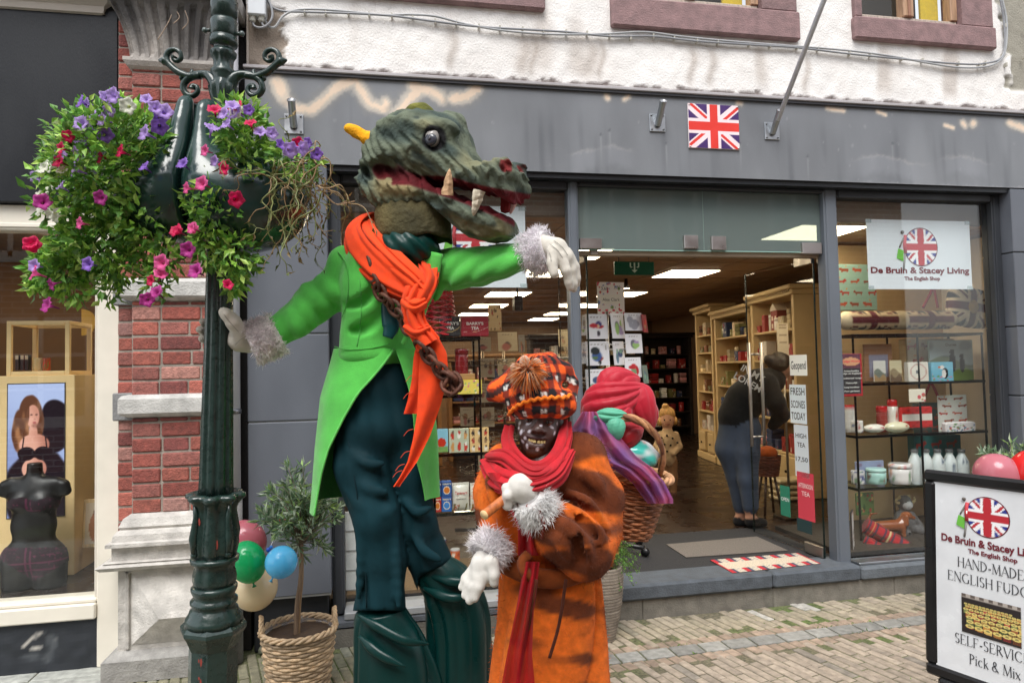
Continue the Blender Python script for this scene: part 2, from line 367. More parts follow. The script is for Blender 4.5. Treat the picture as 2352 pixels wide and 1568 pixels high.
# ---- ground: one sheet to the horizon, near part moss and sand
b = MB(); b.add([(-90, -90, -.016), (90, -90, -.016), (90, 90, -.016), (-90, 90, -.016)], [(0, 1, 2, 3)], (95, 92, 85), 'stone')
b.build('ground', kind='structure')
gx, gy = np.meshgrid(np.arange(-4, 8.2, .04), np.arange(-4.3, .3, .04)); p3 = np.stack([gx, gy, gx*0], -1)
b = MB(); nn = vnoise(p3, 5, 3)+.6*vnoise(p3, 17, 4)
near = np.exp(-np.abs(gy+.5)/.35)
b.grid(np.stack([gx, gy, np.full_like(gx, -.007)], -1), mixc((104, 98, 80), (86, 106, 50), .45*nn+.15+.3*near), 'soil'); b.build('joint_sand', kind='structure')
th = math.radians(14); Ld = A3(-math.sin(th), math.cos(th), 0); Md = A3(math.cos(th), math.sin(th), 0)
b = MB(); rr = random.Random(3)
def gut(x): return -.55+.042*(x-1.35)
def paver(c, a, bb, la, lb, col, z=0.0):
    h = .004; q = []
    for k, (s, zz) in enumerate(((1, -.012), (.985, z-h), (.93, z))):
        e = .5*la-(0 if k < 2 else .006), .5*lb-(0 if k < 2 else .006)
        q += [c+a*e[0]*i+bb*e[1]*j+A3(0, 0, zz) for i, j in ((-1, -1), (1, -1), (1, 1), (-1, 1))]
    f = [(8, 9, 10, 11)]
    for L0 in (0, 4):
        for i in range(4): f.append((L0+i, L0+(i+1) % 4, L0+4+(i+1) % 4, L0+4+i))
    b.add(q, f, col, 'paver')
pl, pw = .205, .058
for i in range(-70, 150):
    off = rr.uniform(-.02, .02)+(i % 2)*pl*.5+(.3*pl if i % 3 == 0 else 0)
    for j in range(-24, 6):
        c = Md*(i*pw)+Ld*(j*pl+off)
        x, y = c[0], c[1]
        if y > -.02 or y < -3.3 or x < -1.50 or x > 6.6 or (x < -.6 and y < -2.9): continue
        if gut(x)-.165 < y < gut(x)+.155 and x > -.9:
            continue
        k = rr.random(); col = (158, 145, 130) if k < .5 else (161, 148, 133) if k < .75 else (152, 140, 126) if k < .97 else (134, 126, 116)
        mo = max(0, 1-abs(y+.18)/.25)
        col = np.array(rc(col, .06, rr)); col = col*(1-.25*mo)+np.array((140, 140, 104))*.25*mo
        if y > -.13 and rr.random() < .45: col = np.array(rc((172, 168, 160), .06, rr))
        if x < .3: col = col*.55+np.array((104, 108, 82))*.45
        paver(A3(x, y, rr.uniform(-.003, .002)), Ld, Md, pl-.008, pw-.008, col)
b.build('brick_paving', kind='structure')
b = MB(); x = -.85
while x < 6.5:
    l = rr.uniform(.15, .21); y = gut(x+l/2); paver(A3(x+l/2, y, 0), A3(1, .042, 0), A3(-.042, 1, 0), l-.012, .12, rc((138, 137, 132), .1, rr), .003); x += l
b.build('gutter_stones', kind='structure')
b = MB(); 
for s, (y0, n_) in enumerate(((-.42, 40), (-.70, 40))):                # cut half bricks fill the strips beside the gutter stones
    for i in range(100):
        x = -.8+i*.072; y = gut(x)+(.105 if s == 0 else -.105)
        col = rc((148, 130, 114), .12, rr)
        paver(A3(x, y, rr.uniform(-.003, .001)), Ld, Md, .085, .062, col)
b.build('cut_bricks', kind='structure')
b = MB(); rr = random.Random(5)
for j in range(12):
    for i in range(7):
        x0 = -1.53-.42*(i+1); y0 = .25-.3*(j+1)+.0
        paver(A3(x0+.21, y0+.15, rr.uniform(-.002, .002)), X_, Y_, .412, .292, rc((158, 160, 154), .07, rr))
b.build('pavement_slabs', kind='structure')
b = MB(); k = 700; px = RNG.uniform(-.8, 6, k); py = np.where(RNG.random(k) < .55, gut(px)+np.where(RNG.random(k) < .5, 1, -1)*.066, RNG.uniform(-2.6, -.1, k))
py[py > -.04] = -.3; cl = vnoise(np.stack([px, py, px*0], -1), 6, 8) > .1; px, py = px[cl], py[cl]; k = len(px)
b.leaves(np.stack([px, py, np.full(k, -.004)], -1), np.stack([RNG.normal(size=k)*.7, RNG.normal(size=k)*.7, np.ones(k)*.8], -1), RNG.uniform(.012, .03, k), .007, np.array([(104, 140, 52)])*RNG.uniform(.7, 1.2, (k, 1)), seed=2)
b.build('joint_weeds', kind='stuff', label='small green weeds growing in the joints along the gutter stones', cat='weeds')

# ---- the shop with the grey front
S = thing('shop_building', (2.0, .2, 0), 'white plastered shop building with grey fascia and glass front', 'building')
X0, X1 = -.79, 6.4
# plastered wall, with openings for the upper windows
wins = [(.28-1.55, 1.13, 4.09), (1.6, 3.04, 4.02), (3.49, 4.73, 4.07)]
gx = np.arange(X0, X1+.01, .02); gz = np.concatenate([np.arange(3.575, 4.5, .012), np.arange(4.5, 6.6, .06)]); Xg, Zg = np.meshgrid(gx, gz); p3 = np.stack([Xg, Xg*0, Zg], -1)
n1 = vnoise(p3, 9, 1); n2 = vnoise(p3*A3(1, 1, .12), 16, 2); n3 = vnoise(p3, 42, 5)
C = mixc((236, 234, 231), (218, 213, 208), .25+.35*n1)
st = sst(.25, 1.0, n2)*sst(3.62, 3.75, Zg)*(1-sst(3.95, 4.25, Zg)); C = mixc(C, (170, 158, 148), .5*st)
for a, wd in ((.98, .05), (1.05, .02), (1.45, .06), (1.53, .02), (2.35, .03), (3.1, .025), (2.2, .03), (.5, .03)):
    C = mixc(C, (160, 148, 138), .5*np.exp(-((Xg-a-.02*np.sin(Zg*20))/wd)**2)*sst(3.6, 3.72, Zg)*(1-sst(3.86, 3.99, Zg)))
edge = 3.622+.018*n3+.012*vnoise(p3, 90, 9)
C = mixc(C, (150, 140, 136), sst(-.006, .004, edge-Zg)); C = mixc(C, (120, 110, 108), sst(.012, .02, edge-Zg)*.7)
pat = sst(0, .03, (-.56+.05*n3+.10*(Zg-3.85)+.03*vnoise(p3, 70, 6))-Xg)*sst(3.6, 3.63, Zg)*(1-sst(3.97, 4.0, Zg)); C = mixc(C, (150, 138, 126), pat)
pat2 = sst(0, .04, Xg-(4.86-.1*(Zg-3.9)+.06*n3))*sst(3.75, 3.8, Zg); C = mixc(C, (150, 146, 134), pat2)
Yg = .035+.012*sst(0, .004, edge-Zg)+.02*pat+.02*pat2-.003*n3
b = MB(); v = np.stack([Xg, Yg, Zg], -1); A, B = Xg.shape; F = []
cx = (Xg[:-1, :-1]+Xg[1:, 1:])/2; cz = (Zg[:-1, :-1]+Zg[1:, 1:])/2; hole = np.zeros(cx.shape, bool)
for (a, c, z) in wins: hole |= (cx > a+.06) & (cx < c-.12) & (cz > z+.1) & (cz < z+1.5)
for i, j in np.argwhere(~hole): q = i*B+j; F.append((q, q+1, q+B+1, q+B))
b.add(v.reshape(-1, 3), F, C.reshape(-1, 3), 'stucco', True)
for (u0, u1) in ((X0, X0),): b.bm((X0, .04, 3.6), (X0+.012, .5, 6.6), (190, 180, 170), 'stucco')
b.build('wall', S)
for k, (a, c, z) in enumerate(wins):                                    # purple stone surrounds with wooden casements
    wf = MB(); pc = (136, 110, 110); zt = z+1.5
    zs = z+(.17 if k != 1 else .21)
    wf.bm((a, -.012, z), (c, .2, zs), rc(pc, .05), 'stone', .012); wf.bm((a+.01, -.004, zs), (a+.07, .2, zt), pc, 'stone', .006)
    wf.bm((c-.30 if k != 0 else c-.2, -.004, zs), (c-.02, .2, zt), rc(pc, .04), 'stone', .006); wf.bm((a, -.004, zt), (c, .2, zt+.16), pc, 'stone', .006)
    j = np.linspace(a+.02, c-.02, 60); ch = .018+.012*np.sin(j*31)+.01*np.sin(j*77)
    o = wf.build('window_surround', S)
    f = MB(); fa, fc = a+.07, (c-.30 if k != 0 else c-.2); wd = (170, 136, 108)
    f.bm((fa, .05, zs), (fc, .12, zs+.05), (172, 158, 146), 'wood', .008); f.bm((fa, .05, zs+.05), (fa+.04, .12, zt), wd, 'wood', .006); f.bm((fc-.06, .04, zs+.05), (fc, .12, zt), wd, 'wood', .006)
    mid = (fa+fc)/2; f.bm((mid-.045, .035, zs+.05), (mid+.045, .12, zt), wd, 'wood', .008); f.bm((mid-.012, .025, zs+.05), (mid+.012, .04, zt), (140, 100, 78), 'wood', .004)
    f.build('window_frame', o)
    g = MB(); g.add([(fa+.04, .10, zs+.05), (fc-.05, .10, zs+.05), (fc-.05, .10, zt), (fa+.04, .10, zt)], [(0, 1, 2, 3)], (255, 255, 255), 'window_glass'); g.build('window_pane', o)
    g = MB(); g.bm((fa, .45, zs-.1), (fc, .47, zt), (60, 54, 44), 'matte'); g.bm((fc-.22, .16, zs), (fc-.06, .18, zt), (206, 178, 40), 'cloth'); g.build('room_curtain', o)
# fascia: a long grey box, worn to beige along an old sign
ZF0, ZF1 = 2.99, 3.565
gx = np.arange(X0, X1+.01, .011); gz = np.arange(ZF0, ZF1+.006, .011); Xg, Zg = np.meshgrid(gx, gz); p3 = np.stack([Xg, Xg*0, Zg], -1)
C = mixc((124, 127, 131), (114, 117, 122), .5+.4*vnoise(p3, 4, 2)); C = mixc(C, (148, 151, 155), .32*sst(.2, 1, vnoise(p3*A3(1, 1, .22), 14, 3))); C = mixc(C, (88, 91, 96), .45*sst(.35, 1.1, vnoise(p3*A3(1, 1, .10), 34, 12))*sst(3.5, 3.2, Zg)); C = mixc(C, (156, 157, 158), .5*sst(.95, 1.25, vnoise(p3*A3(1, 1, .5), 75, 15)))
n5 = vnoise(p3, 60, 7)+.7*vnoise(p3, 150, 8)
def px_pts(l): return [tuple(W(a, c, 0)[[0, 2]]) for a, c in l]
for pts, wd in (([(634, 186), (640, 205), (652, 227), (682, 249), (715, 253), (744, 230), (780, 197), (817, 186), (830, 210), (850, 240), (883, 250), (886, 236)], .04), ([(916, 260), (934, 234), (956, 212), (949, 194), (962, 205), (989, 207), (1015, 228), (1012, 222)], .045), ([(1044, 228), (1073, 222), (1095, 201)], .045), ([(640, 195), (646, 212)], .05), ([(2170, 288), (2190, 294)], .016), ([(2212, 283), (2216, 288)], .03), ([(2237, 283), (2234, 286)], .03), ([(2320, 283), (2352, 296)], .035), ([(1393, 220), (1396, 226)], .022), ([(1434, 228), (1444, 222)], .02), ([(1694, 236), (1702, 238)], .02), ([(1900, 249), (1938, 255)], .018), ([(2015, 256), (2034, 264)], .016), ([(724, 165), (726, 168)], .012)):
    d = poly_d(Xg, Zg, px_pts(pts)); t = sst(.35, -.2, (d-wd*1.05)/wd+.22*n5); C = mixc(C, (198, 188, 174), .85*t*(.85+.2*n5)); C = mixc(C, (226, 202, 178), .85*sst(.1, -.3, (d-wd*.62)/wd+.28*n5))
    C = mixc(C, (134, 132, 128), .5*sst(2.2, 1.0, d/wd+.3*n5)*(1-t))
for (a, c) in ((1855, 360), (1400, 300), (1700, 330), (1530, 330), (2050, 330), (1690, 300), (1380, 310)):
    q = W(a, c, 0); d = np.hypot((Xg-q[0])*1.2, Zg-q[2]); C = mixc(C, (92, 95, 100), .8*sst(.016, .008, d)); C = mixc(C, (150, 152, 154), .5*np.exp(-((Xg-q[0])/.006)**2)*sst(.0, -.01, Zg-q[2])*sst(-.25, -.05, Zg-q[2]))
C = mixc(C, (152, 154, 158), .6*sst(.012, .0, Zg-ZF0+.008*n5)*sst(2.2, 4.5, Xg))
for a, wd_, z0 in ((3.75, .28, 3.17), (4.4, .2, 3.19), (1.38, .1, 3.14), (1.62, .1, 3.15)):     # smeared paint where letters were taken down
    zz = z0+.03*np.sin(Xg*9)+.012*n5; m_ = np.exp(-((Xg-a)/wd_)**4); C = mixc(C, (140, 143, 149), .5*m_*sst(.0, -.004, Zg-zz)*sst(-.16, -.1, Zg-zz)); C = mixc(C, (168, 166, 164), .4*m_*np.exp(-((Zg-zz)/.01)**2))
b = MB(); b.grid(np.stack([Xg, Xg*0, Zg], -1), C, 'greypaint', False)
b.bm((X0, .001, ZF0-.0), (X1, .30, ZF0+.004), (60, 62, 66), 'greypaint'); b.bm((X0-.004, .0, ZF0), (X0, .3, ZF1), (110, 115, 122), 'greypaint')
b.build('fascia', S)
b = MB(); b.bm((X0-.01, -.03, ZF1), (X1, .04, ZF1+.022), (168, 164, 166), 'greypaint', .004); b.bm((X0, -.018, ZF1-.018), (X1, -.001, ZF1-.001), (58, 58, 62), 'greypaint'); b.build('fascia_flashing', S)
# cladding piers left and right
gp = (96, 100, 108); rr = random.Random(9)
for (x0, x1) in ((-.79, -.31), (4.79, 6.4)):
    b = MB()
    zz = [.33, 1.39, 1.92, 2.49, 2.985] if x0 > 0 else [.33, 1.39, 1.925, 2.985]
    for i in range(len(zz)-1): b.bm((x0, .0, zz[i]+.004), (x1, .28, zz[i+1]-.004), rc(gp, .03, rr), 'greypaint', .005)
    b.bm((x0+.004, .012, .32), (x1-.004, .27, 2.985), (170, 172, 172) if x0 < 0 else (40, 42, 44), 'greypaint'); b.build('cladding_pier', S)
b = MB(); b.bm((-.77, .05, 0), (-.33, .28, .335), (34, 36, 40), 'greypaint', .006); b.bm((-.74, .0, 0), (-.36, .1, .04), (96, 100, 84), 'stone', .01); b.build('pier_base', S)
# soffit and dark frame
b = MB(); b.bm((-.31, .02, 2.955), (4.79, .45, 2.99), (40, 42, 46), 'greypaint'); b.build('soffit', S)
def fr(name, x0, x1, z0, z1, col=(100, 106, 114), y0=.10, y1=.20): q = MB(); q.bm((x0, y0, z0), (x1, y1, z1), col, 'greypaint', .006); q.bm((x0+.014, y0-.008, z0), (x1-.014, y0+.004, z1), col, 'greypaint', .004); return q.build(name, S)
fr('window_post', -.31, -.235, .17, 2.955, (60, 63, 68)); fr('window_post', 1.285, 1.355, .2, 2.955); fr('window_post', 3.245, 3.355, .2, 2.955); fr('window_post', 4.715, 4.79, .2, 2.955, (52, 55, 60))
fr('window_head', -.235, 1.285, 2.90, 2.955, (48, 50, 55)); fr('window_head', 1.355, 3.245, 2.93, 2.955, (48, 50, 55)); fr('window_head', 3.355, 4.715, 2.90, 2.955, (48, 50, 55))
b = MB(); b.bm((-.235, .0, .16), (1.285, .22, .205), (150, 152, 154), 'greypaint', .006); b.build('window_sill', S)
# blue stone threshold with worn edge, concrete plinth
b = MB(); x = 1.29; rr = random.Random(4)
for x1 in (1.50, 2.65, 3.34):
    b.bm((x+.002, -.03, .125), (x1-.002, .26, .232), rc((80, 86, 93), .06, rr), 'stone', .016); x = x1
b.bm((3.342, -.03, .125), (4.95, .22, .215), (92, 98, 104), 'stone', .014); b.bm((-.31, .0, .10), (1.288, .2, .158), (84, 88, 94), 'stone', .01); b.bm((3.36, .02, .216), (4.72, .12, .235), (160, 164, 168), 'metal', .004)
b.build('threshold', S)
b = MB(); x = -.33
for x1 in (.6, 1.7, 2.66, 3.62, 4.02): b.bm((x+.001, .0, -.02), (x1-.001, .25, .124), rc((112, 108, 100), .05, rr), 'stone', .006); x = x1
b.build('plinth', S); b = MB(); b.bm((4.9, .0, -.02), (6.4, .25, .124), (112, 108, 100), 'stone', .006); b.build('plinth', S)
b = MB(); b.bm((4.022, .02, -.02), (4.898, .2, .124), (52, 40, 34), 'rust')
for i in range(44): b.bm((4.022+i*.02, .006, .055), (4.030+i*.02, .02, .124), (110, 108, 106), 'metal')
for i in range(5): b.bm((4.022, .003, .055+i*.014), (4.898, .008, .060+i*.014), (110, 108, 106), 'metal')
b.build('vent_grille', S)
# glazing
def pane(name, x0, x1, z0, z1, y=.15, mat='window_glass', par=S): g = MB(); g.bm((x0, y-.004, z0), (x1, y+.004, z1), (255, 255, 255), mat); return g.build(name, par)
pane('window_pane', -.235, 1.285, .205, 2.90); pane('window_pane', 3.355, 4.715, .235, 2.90)
tp = pane('transom_pane', 1.357, 3.243, 2.50, 2.93, .15, 'frosted_glass')
q = MB(); q.bm((1.357, .147, 2.493), (3.243, .154, 2.4995), (150, 190, 180), 'plain'); q.bm((1.36, .17, 2.46), (3.24, .23, 2.4925), (150, 132, 112), 'plain', .004); q.bm((2.30, .1445, 2.5), (2.304, .1455, 2.93), (120, 140, 134), 'plain'); q.build('transom_edge', S)
for (a, c, e, f) in ((1331, 548, 1381, 571), (1571, 541, 1602, 571), (1634, 543, 1666, 574), (1842, 558, 1885, 583)):
    q = MB(); p0, p1 = W(a, f, .135), W(c*0+e, c, .135); q.bm((p0[0], .122, p0[2]), (p1[0], .178, p1[2]), (172, 166, 164), 'metal', .003); q.build('glass_clamp', S)
# the two glass doors, swung inwards
def door(xh, sgn, ang):
    D = MB(); Ln = .86; a = math.radians(ang); d = A3(sgn*math.cos(a), math.sin(a), 0); n = A3(-d[1], d[0], 0); R = np.stack([d, n, Z_], 1); o = A3(xh, .19, 0)
    D.box(o+d*(Ln/2)+Z_*1.345, (Ln, .010, 2.21), (255, 255, 255), 'window_glass', R)
    dr = D.build('glass_door', S)
    e = MB(); e.box(o-d*.003+Z_*1.345, (.006, .011, 2.21), (14, 30, 26), 'gloss', R); e.build('door_edge', dr); e = MB(); e.box(o+d*(Ln+.003)+Z_*1.345, (.006, .011, 2.21), (14, 30, 26), 'gloss', R); e.build('door_edge', dr)
    e = MB(); e.box(o+d*.10+Z_*2.455, (.2, .03, .07), (150, 146, 140), 'metal', R, .003); e.build('door_fitting', dr); e = MB(); e.box(o+d*.10+Z_*.275, (.2, .03, .08), (150, 146, 140), 'metal', R, .003); e.build('door_fitting', dr)
    e = MB(); hh = o+d*(Ln-.10)
    for s in (-1, 1):
        e.tube([hh+n*s*.06+Z_*.98, hh+n*s*.06+Z_*1.86], .014, (196, 190, 184), 'metal', 10)
        for z in (1.06, 1.76): e.tube([hh+Z_*z, hh+n*s*.06+Z_*z], .009, (196, 190, 184), 'metal', 8)
    e.build('handle', dr); return dr, o, d, n
DL = door(1.43, 1, 88); DR = door(3.20, -1, 86)
b = MB(); b.box(W(1363, 576, .19)+A3(0, 0, 0), (.05, .05, .06), (190, 186, 182), 'metal', None, .004); b.build('door_hinge', S); b = MB(); b.box(W(1886, 596, .19), (.05, .05, .06), (190, 186, 182), 'metal', None, .004); b.build('door_hinge', S)
# stickers on the right door (parts of it)
dr, o, d, n = DR
def sticker(u, z, w_, h_, col, lines, name='sticker', tcol=(40, 40, 44)):
    e = MB(); c = o+d*u+Z_*z-n*(-.008)
    for sg in (1,):
        nn_ = n*sg; c = o+d*u+Z_*z+nn_*.0075; x = d*-1 if True else d
        e.box(c, (w_, .001, h_), col, 'paper', np.stack([d, n, Z_], 1))
        for (t, dz, sz) in lines: e.text(t, c+nn_*.0012+Z_*dz, -d, Z_, sz, tcol, 'paper', .01, width=min(w_*.86, len(t)*sz*.62))
    return e.build(name, dr)
sticker(.20, 1.66, .20, .16, (232, 234, 226), [('Geopend', -.03, .09)], 'open_sign')
sticker(.22, 1.36, .19, .30, (214, 226, 232), [('FRESH', .07, .08), ('SCONES', -.03, .08), ('TODAY', -.12, .08)], 'door_notice')
sticker(.20, 1.00, .16, .40, (206, 216, 224), [('HIGH', .1, .05), ('TEA', .03, .05), ('17,50', -.08, .05)], 'door_notice')
sticker(.17, .66, .19, .36, (206, 66, 84), [('AFTERNOON', .06, .05), ('TEA', 0, .05)], 'door_sticker', (240, 220, 220))
sticker(.42, .58, .12, .24, (46, 128, 104), [('OPEN', 0, .04)], 'door_sticker', (235, 240, 240))
sticker(.2, .43, .17, .10, (30, 58, 62), [], 'door_sticker')
# interior of the shop
b = MB(); b.bm((-.76, .26, .05), (6.7, 11.6, .218), (44, 32, 25), 'floor'); b.build('shop_floor', S)
b = MB(); b.bm((1.3, .262, .218), (3.32, 1.25, .226), (40, 40, 42), 'carpet'); b.build('entrance_matting', S)
b = MB(); b.bm((-.76, .3, 2.78), (6.7, 11.6, 2.85), (170, 140, 114), 'plain')
for x in np.arange(-.4, 6.6, .6): b.bm((x, .3, 2.776), (x+.006, 11.5, 2.781), (150, 126, 104), 'plain')
for y in np.arange(.6, 11.4, .6): b.bm((-.76, y, 2.7765), (6.6, y+.006, 2.7815), (150, 126, 104), 'plain')
b.build('shop_ceiling', S)
b = MB(); b.bm((-.76, 11.5, .2), (6.7, 11.6, 2.79), (120, 92, 66), 'plain'); b.bm((-.8, .28, .2), (-.76, 11.6, 2.79), (110, 84, 60), 'plain'); b.bm((6.62, .28, .2), (6.69, 11.6, 2.79), (130, 100, 74), 'plain'); b.bm((-.76, .24, 2.75), (6.7, .30, 3.0), (120, 108, 96), 'plain'); b.build('shop_inner_wall', S)
b = MB(); b.bm((3.40, .235, .218), (5.2, 1.15, .25), (56, 52, 48), 'wood'); b.bm((-.23, .235, .218), (1.25, .9, .24), (120, 96, 70), 'wood'); b.bm((4.02, 1.18, .23), (5.3, 1.24, 2.75), (210, 178, 134), 'plain'); b.bm((5.24, .29, .23), (5.3, 1.18, 2.75), (222, 208, 186), 'plain')
b.build('window_bed', S)
# ---- ceiling panels and spots that are lit
for x in (.1, 1.85, 3.60):
    for y in (.75 if x > 3 else 1.9, 3.2, 5.4, 7.2, 8.9, 10.4):
        t = thing('ceiling_light', (x, y, 2.70), 'square lit ceiling panel among the rows of the shop ceiling', 'ceiling light', 'lit ceiling panels of the grey shop')
        f = MB(); f.bm((x-.31, y-.31, 2.768), (x+.31, y+.31, 2.7755), (220, 214, 204), 'plain', .002); f.build('light_frame', t)
        f = MB(); f.bm((x-.295, y-.295, 2.762), (x+.295, y+.295, 2.7675), (255, 255, 255), 'panel_light'); f.build('light_panel', t)
def spot(x, y, z, lab, grp):
    t = thing('ceiling_spot', (x, y, z), lab, 'spotlight', grp)
    f = MB(); f.lathe([(.02, .12), (.025, .04), (.045, .0)], (x, y, z), (60, 56, 52), 'metal', 12); f.build('spot_housing', t)
    f = MB(); f.lathe([(0, -.004), (.038, -.002), (.038, .004)], (x, y, z), (255, 255, 255), 'spot_light', 12); f.build('bulb', t)
for (a, c, d_) in ((1207, 595, 5.4), (1220, 577, 5.8)): q = P(a, c, d_); spot(q[0], q[1], q[2], 'small lit spot under the shop ceiling seen through the left display window', 'spots above the left display window')
for (a, c) in ((1438, 645), (1310+0, 660)): q = P(a, c, 8.5); spot(q[0], q[1], min(q[2], 2.65), 'small lit spot beside the green exit sign', 'spots in the shop')
# ---- downpipe
t = thing('downpipe', (-.865, -.06, 0), 'pale grey metal downpipe between brick pilaster and grey pier', 'downpipe')
b = MB(); b.tube([(-.865, -.06, .9), (-.865, -.06, 4.8)], .045, (186, 186, 192), 'greypaint', 14); b.tube([(-.865, -.06, 0), (-.865, -.06, .95)], .053, (120, 118, 116), 'stone', 14); b.build('pipe', t)
for z in (1.45, 2.3, 3.3):
    b = MB(); b.lathe([(.048, 0), (.053, .005), (.053, .025), (.048, .03)], (-.865, -.06, z), (130, 130, 134), 'metal', 14); b.build('pipe_clamp', t)

# ---- brick shop on the left
B_ = thing('brick_shop_building', (-2.2, .3, 0), 'red brick shop front with dark fascia and white window frame', 'building')
def bricks(mb, x0, x1, z0, z1, yf, seed, depth=.08, course=.0865):
    r = random.Random(seed); z = z0; k = 0
    while z < z1-.03:
        h = min(course, z1-z); x = x0; lens = [.225, .155] if k % 2 else [.155, .155]; i = k % 2
        while x < x1-.01:
            l = min((lens[i % 2])*r.uniform(.94, 1.06), x1-x)
            if x1-x-l < .05: l = x1-x
            c = rc(r.choice(((148, 82, 72), (156, 90, 78), (136, 74, 66), (146, 90, 82), (124, 70, 66))), .09, r)
            if r.random() < .13: c = tuple(.55*np.array(c)+.45*np.array((186, 160, 150)))
            mb.box((x+l/2, yf+depth/2+r.uniform(-.004, .004), z+h/2), (l-.009, depth, h-.0095+r.uniform(-.003, .002)), c, 'brick', rotm('y', r.uniform(-.5, .5)), .007)
            x += l; i += 1
        z += h; k += 1
YP = -.12
b = MB()
for i, (z0, z1) in enumerate(((.90, 1.45), (1.57, 2.12), (2.25, 3.50))): bricks(b, -1.40, -.93, z0, z1, YP, 20+i); bricks(b, -1.50, -1.40, z0-.14 if i == 0 else z0, z1 if i < 2 else 3.9, YP+.075, 30+i)
b.bm((-1.495, YP+.083, .6), (-.935, .2, 4.6), (146, 137, 127), 'stone'); b.bm((-1.397, YP+.008, .88), (-.935, YP+.1, 3.5), (146, 137, 127), 'stone')
b.build('brick_pilaster', B_)
def mould(mb, x0, x1, prof, yb, back, col, mat='stone'):
    V = []
    for (o_, z) in prof: V.append([(x0-o_, back, z), (x0-o_, yb-o_, z), (x1+o_, yb-o_, z), (x1+o_, back, z)])
    mb.grid(np.array(V), col, mat, False, flip=False)
    t_ = V[-1]; mb.add(t_, [(0, 1, 2, 3)], col, mat); mb.add(V[0], [(3, 2, 1, 0)], col, mat)
for z in (1.45, 2.12):
    b = MB(); mould(b, -1.41, -.93, [(.0, z), (.03, z+.012), (.045, z+.025), (.045, z+.105), (.03, z+.125), (.0, z+.13)], YP, .1, (186, 184, 180)); b.bm((-1.52, YP+.06, z-.02), (-1.40, .1, z+.14), (128, 128, 128), 'stone', .006); b.build('stone_band', B_)
b = MB()                                                               # moulded plinth of the pilaster
mould(b, -1.40, -.93, [(.10, .74), (.10, .76), (.075, .765), (.07, .80), (.055, .82), (.04, .825), (.05, .84), (.03, .885), (.0, .905)], YP, .1, (188, 184, 178))
mould(b, -1.42, -.93, [(.03, .60), (.07, .62), (.085, .65), (.095, .655), (.06, .66), (.06, .735), (.075, .742), (.0, .745)], YP, .1, (192, 188, 182))
mould(b, -1.44, -.93, [(.02, .15), (.02, .60), (.09, .612), (.11, .635), (.085, .65), (.0, .66)], YP, .1, (182, 178, 172))
mould(b, -1.44, -.93, [(.085, .0), (.085, .115), (.06, .135), (.03, .15), (.0, .155)], YP, .1, (150, 148, 144))
b.build('pilaster_plinth', B_)
b = MB(); x0, x1, z0, z1, yf = -1.39, -.95, .18, .58, YP-.022       # diamond-pointed panel
cx_, cz_ = -1.16, .34; V = [(x0, yf, z0), (x1, yf, z0), (x1, yf, z1), (x0, yf, z1), (cx_-.06, yf-.09, cz_), (cx_+.1, yf-.09, cz_)]
b.add(V, [(0, 1, 5, 4), (1, 2, 5), (2, 3, 4, 5), (3, 0, 4)], (196, 192, 186), 'stone'); b.bm((x0-.03, yf-.012, z0-.02), (x0-.008, yf+.01, z1+.015), (176, 172, 166), 'stone', .004); b.bm((x0-.03, yf-.012, z1), (x1, yf+.01, z1+.02), (176, 172, 166), 'stone', .004); b.build('pilaster_panel', B_)
b = MB()                                                               # capital: grooved corbel under a slab
mould(b, -1.40, -.93, [(.0, 3.475), (.02, 3.49), (.035, 3.515), (.035, 3.535), (.01, 3.54), (.005, 3.545)], YP, .1, (170, 164, 158))
V = []
n_ = 56
for i, tt in enumerate(np.linspace(0, 1, 12)):
    out = .005+.10*tt**1.6; z = 3.545+.33*tt; row = []
    for j in range(n_+1):
        s = j/n_; row.append((-1.40-out+(.47+2*out)*s, YP-out+.016*(1 if math.sin(s*2*math.pi*9) > .2 else 0)*(1 if .06 < tt < .86 else 0), z))
    V.append([(-1.40-out, .1, z)]+row+[(-.93+out, .1, z)])
V = np.array(V); pn = vnoise(V*A3(1, 1, .15), 30, 3); b.grid(V, mixc((168, 162, 156), (74, 72, 72), .45+.7*pn+.5*(V[..., 2]-3.72)/.2), 'stone', False)
mould(b, -1.40, -.93, [(.0, 3.87), (.13, 3.875), (.14, 3.95), (.12, 3.96), (.10, 3.99), (.0, 4.0)], YP, .1, (158, 154, 150)); b.bm((-1.36, -.05, 4.0), (-.97, .2, 4.7), (140, 134, 128), 'stone', .01); b.build('capital', B_)
b = MB(); b.bm((-.93, .10, 0), (-.795, .2, 6.6), (44, 42, 42), 'stone'); b.build('gap_backing', B_)  # dark sheet added behind the downpipe; the gap's darkness is in its colour
b = MB(); b.bm((-3.6, .04, 2.715), (-1.525, .16, 3.93), (24, 27, 32), 'greypaint', .006); b.build('fascia', B_)
b = MB(); cr = (186, 178, 168); mould(b, -3.8, -1.62, [(.0, 3.86), (.02, 3.865), (.03, 3.90), (.07, 3.93), (.09, 3.96), (.09, 3.99), (.16, 4.02), (.18, 4.06), (.18, 4.10), (.0, 4.11)], .04, .3, cr, 'plain'); b.build('cornice', B_)
wf = (222, 216, 202); b = MB(); b.bm((-3.6, .085, 2.56), (-1.53, .2, 2.71), wf, 'plain', .005); b.bm((-3.6, .075, 2.575), (-1.53, .09, 2.60), wf, 'plain', .004); b.bm((-1.64, .05, .0), (-1.505, .2, 2.56), wf, 'plain', .006); b.bm((-3.6, .03, .285), (-1.64, .2, .375), wf, 'plain', .008); b.bm((-3.6, .05, .376), (-1.64, .2, .40), wf, 'plain', .006); b.bm((-1.66, .07, .40), (-1.641, .18, 2.56), (200, 194, 182), 'plain', .003); b.build('window_frame', B_)
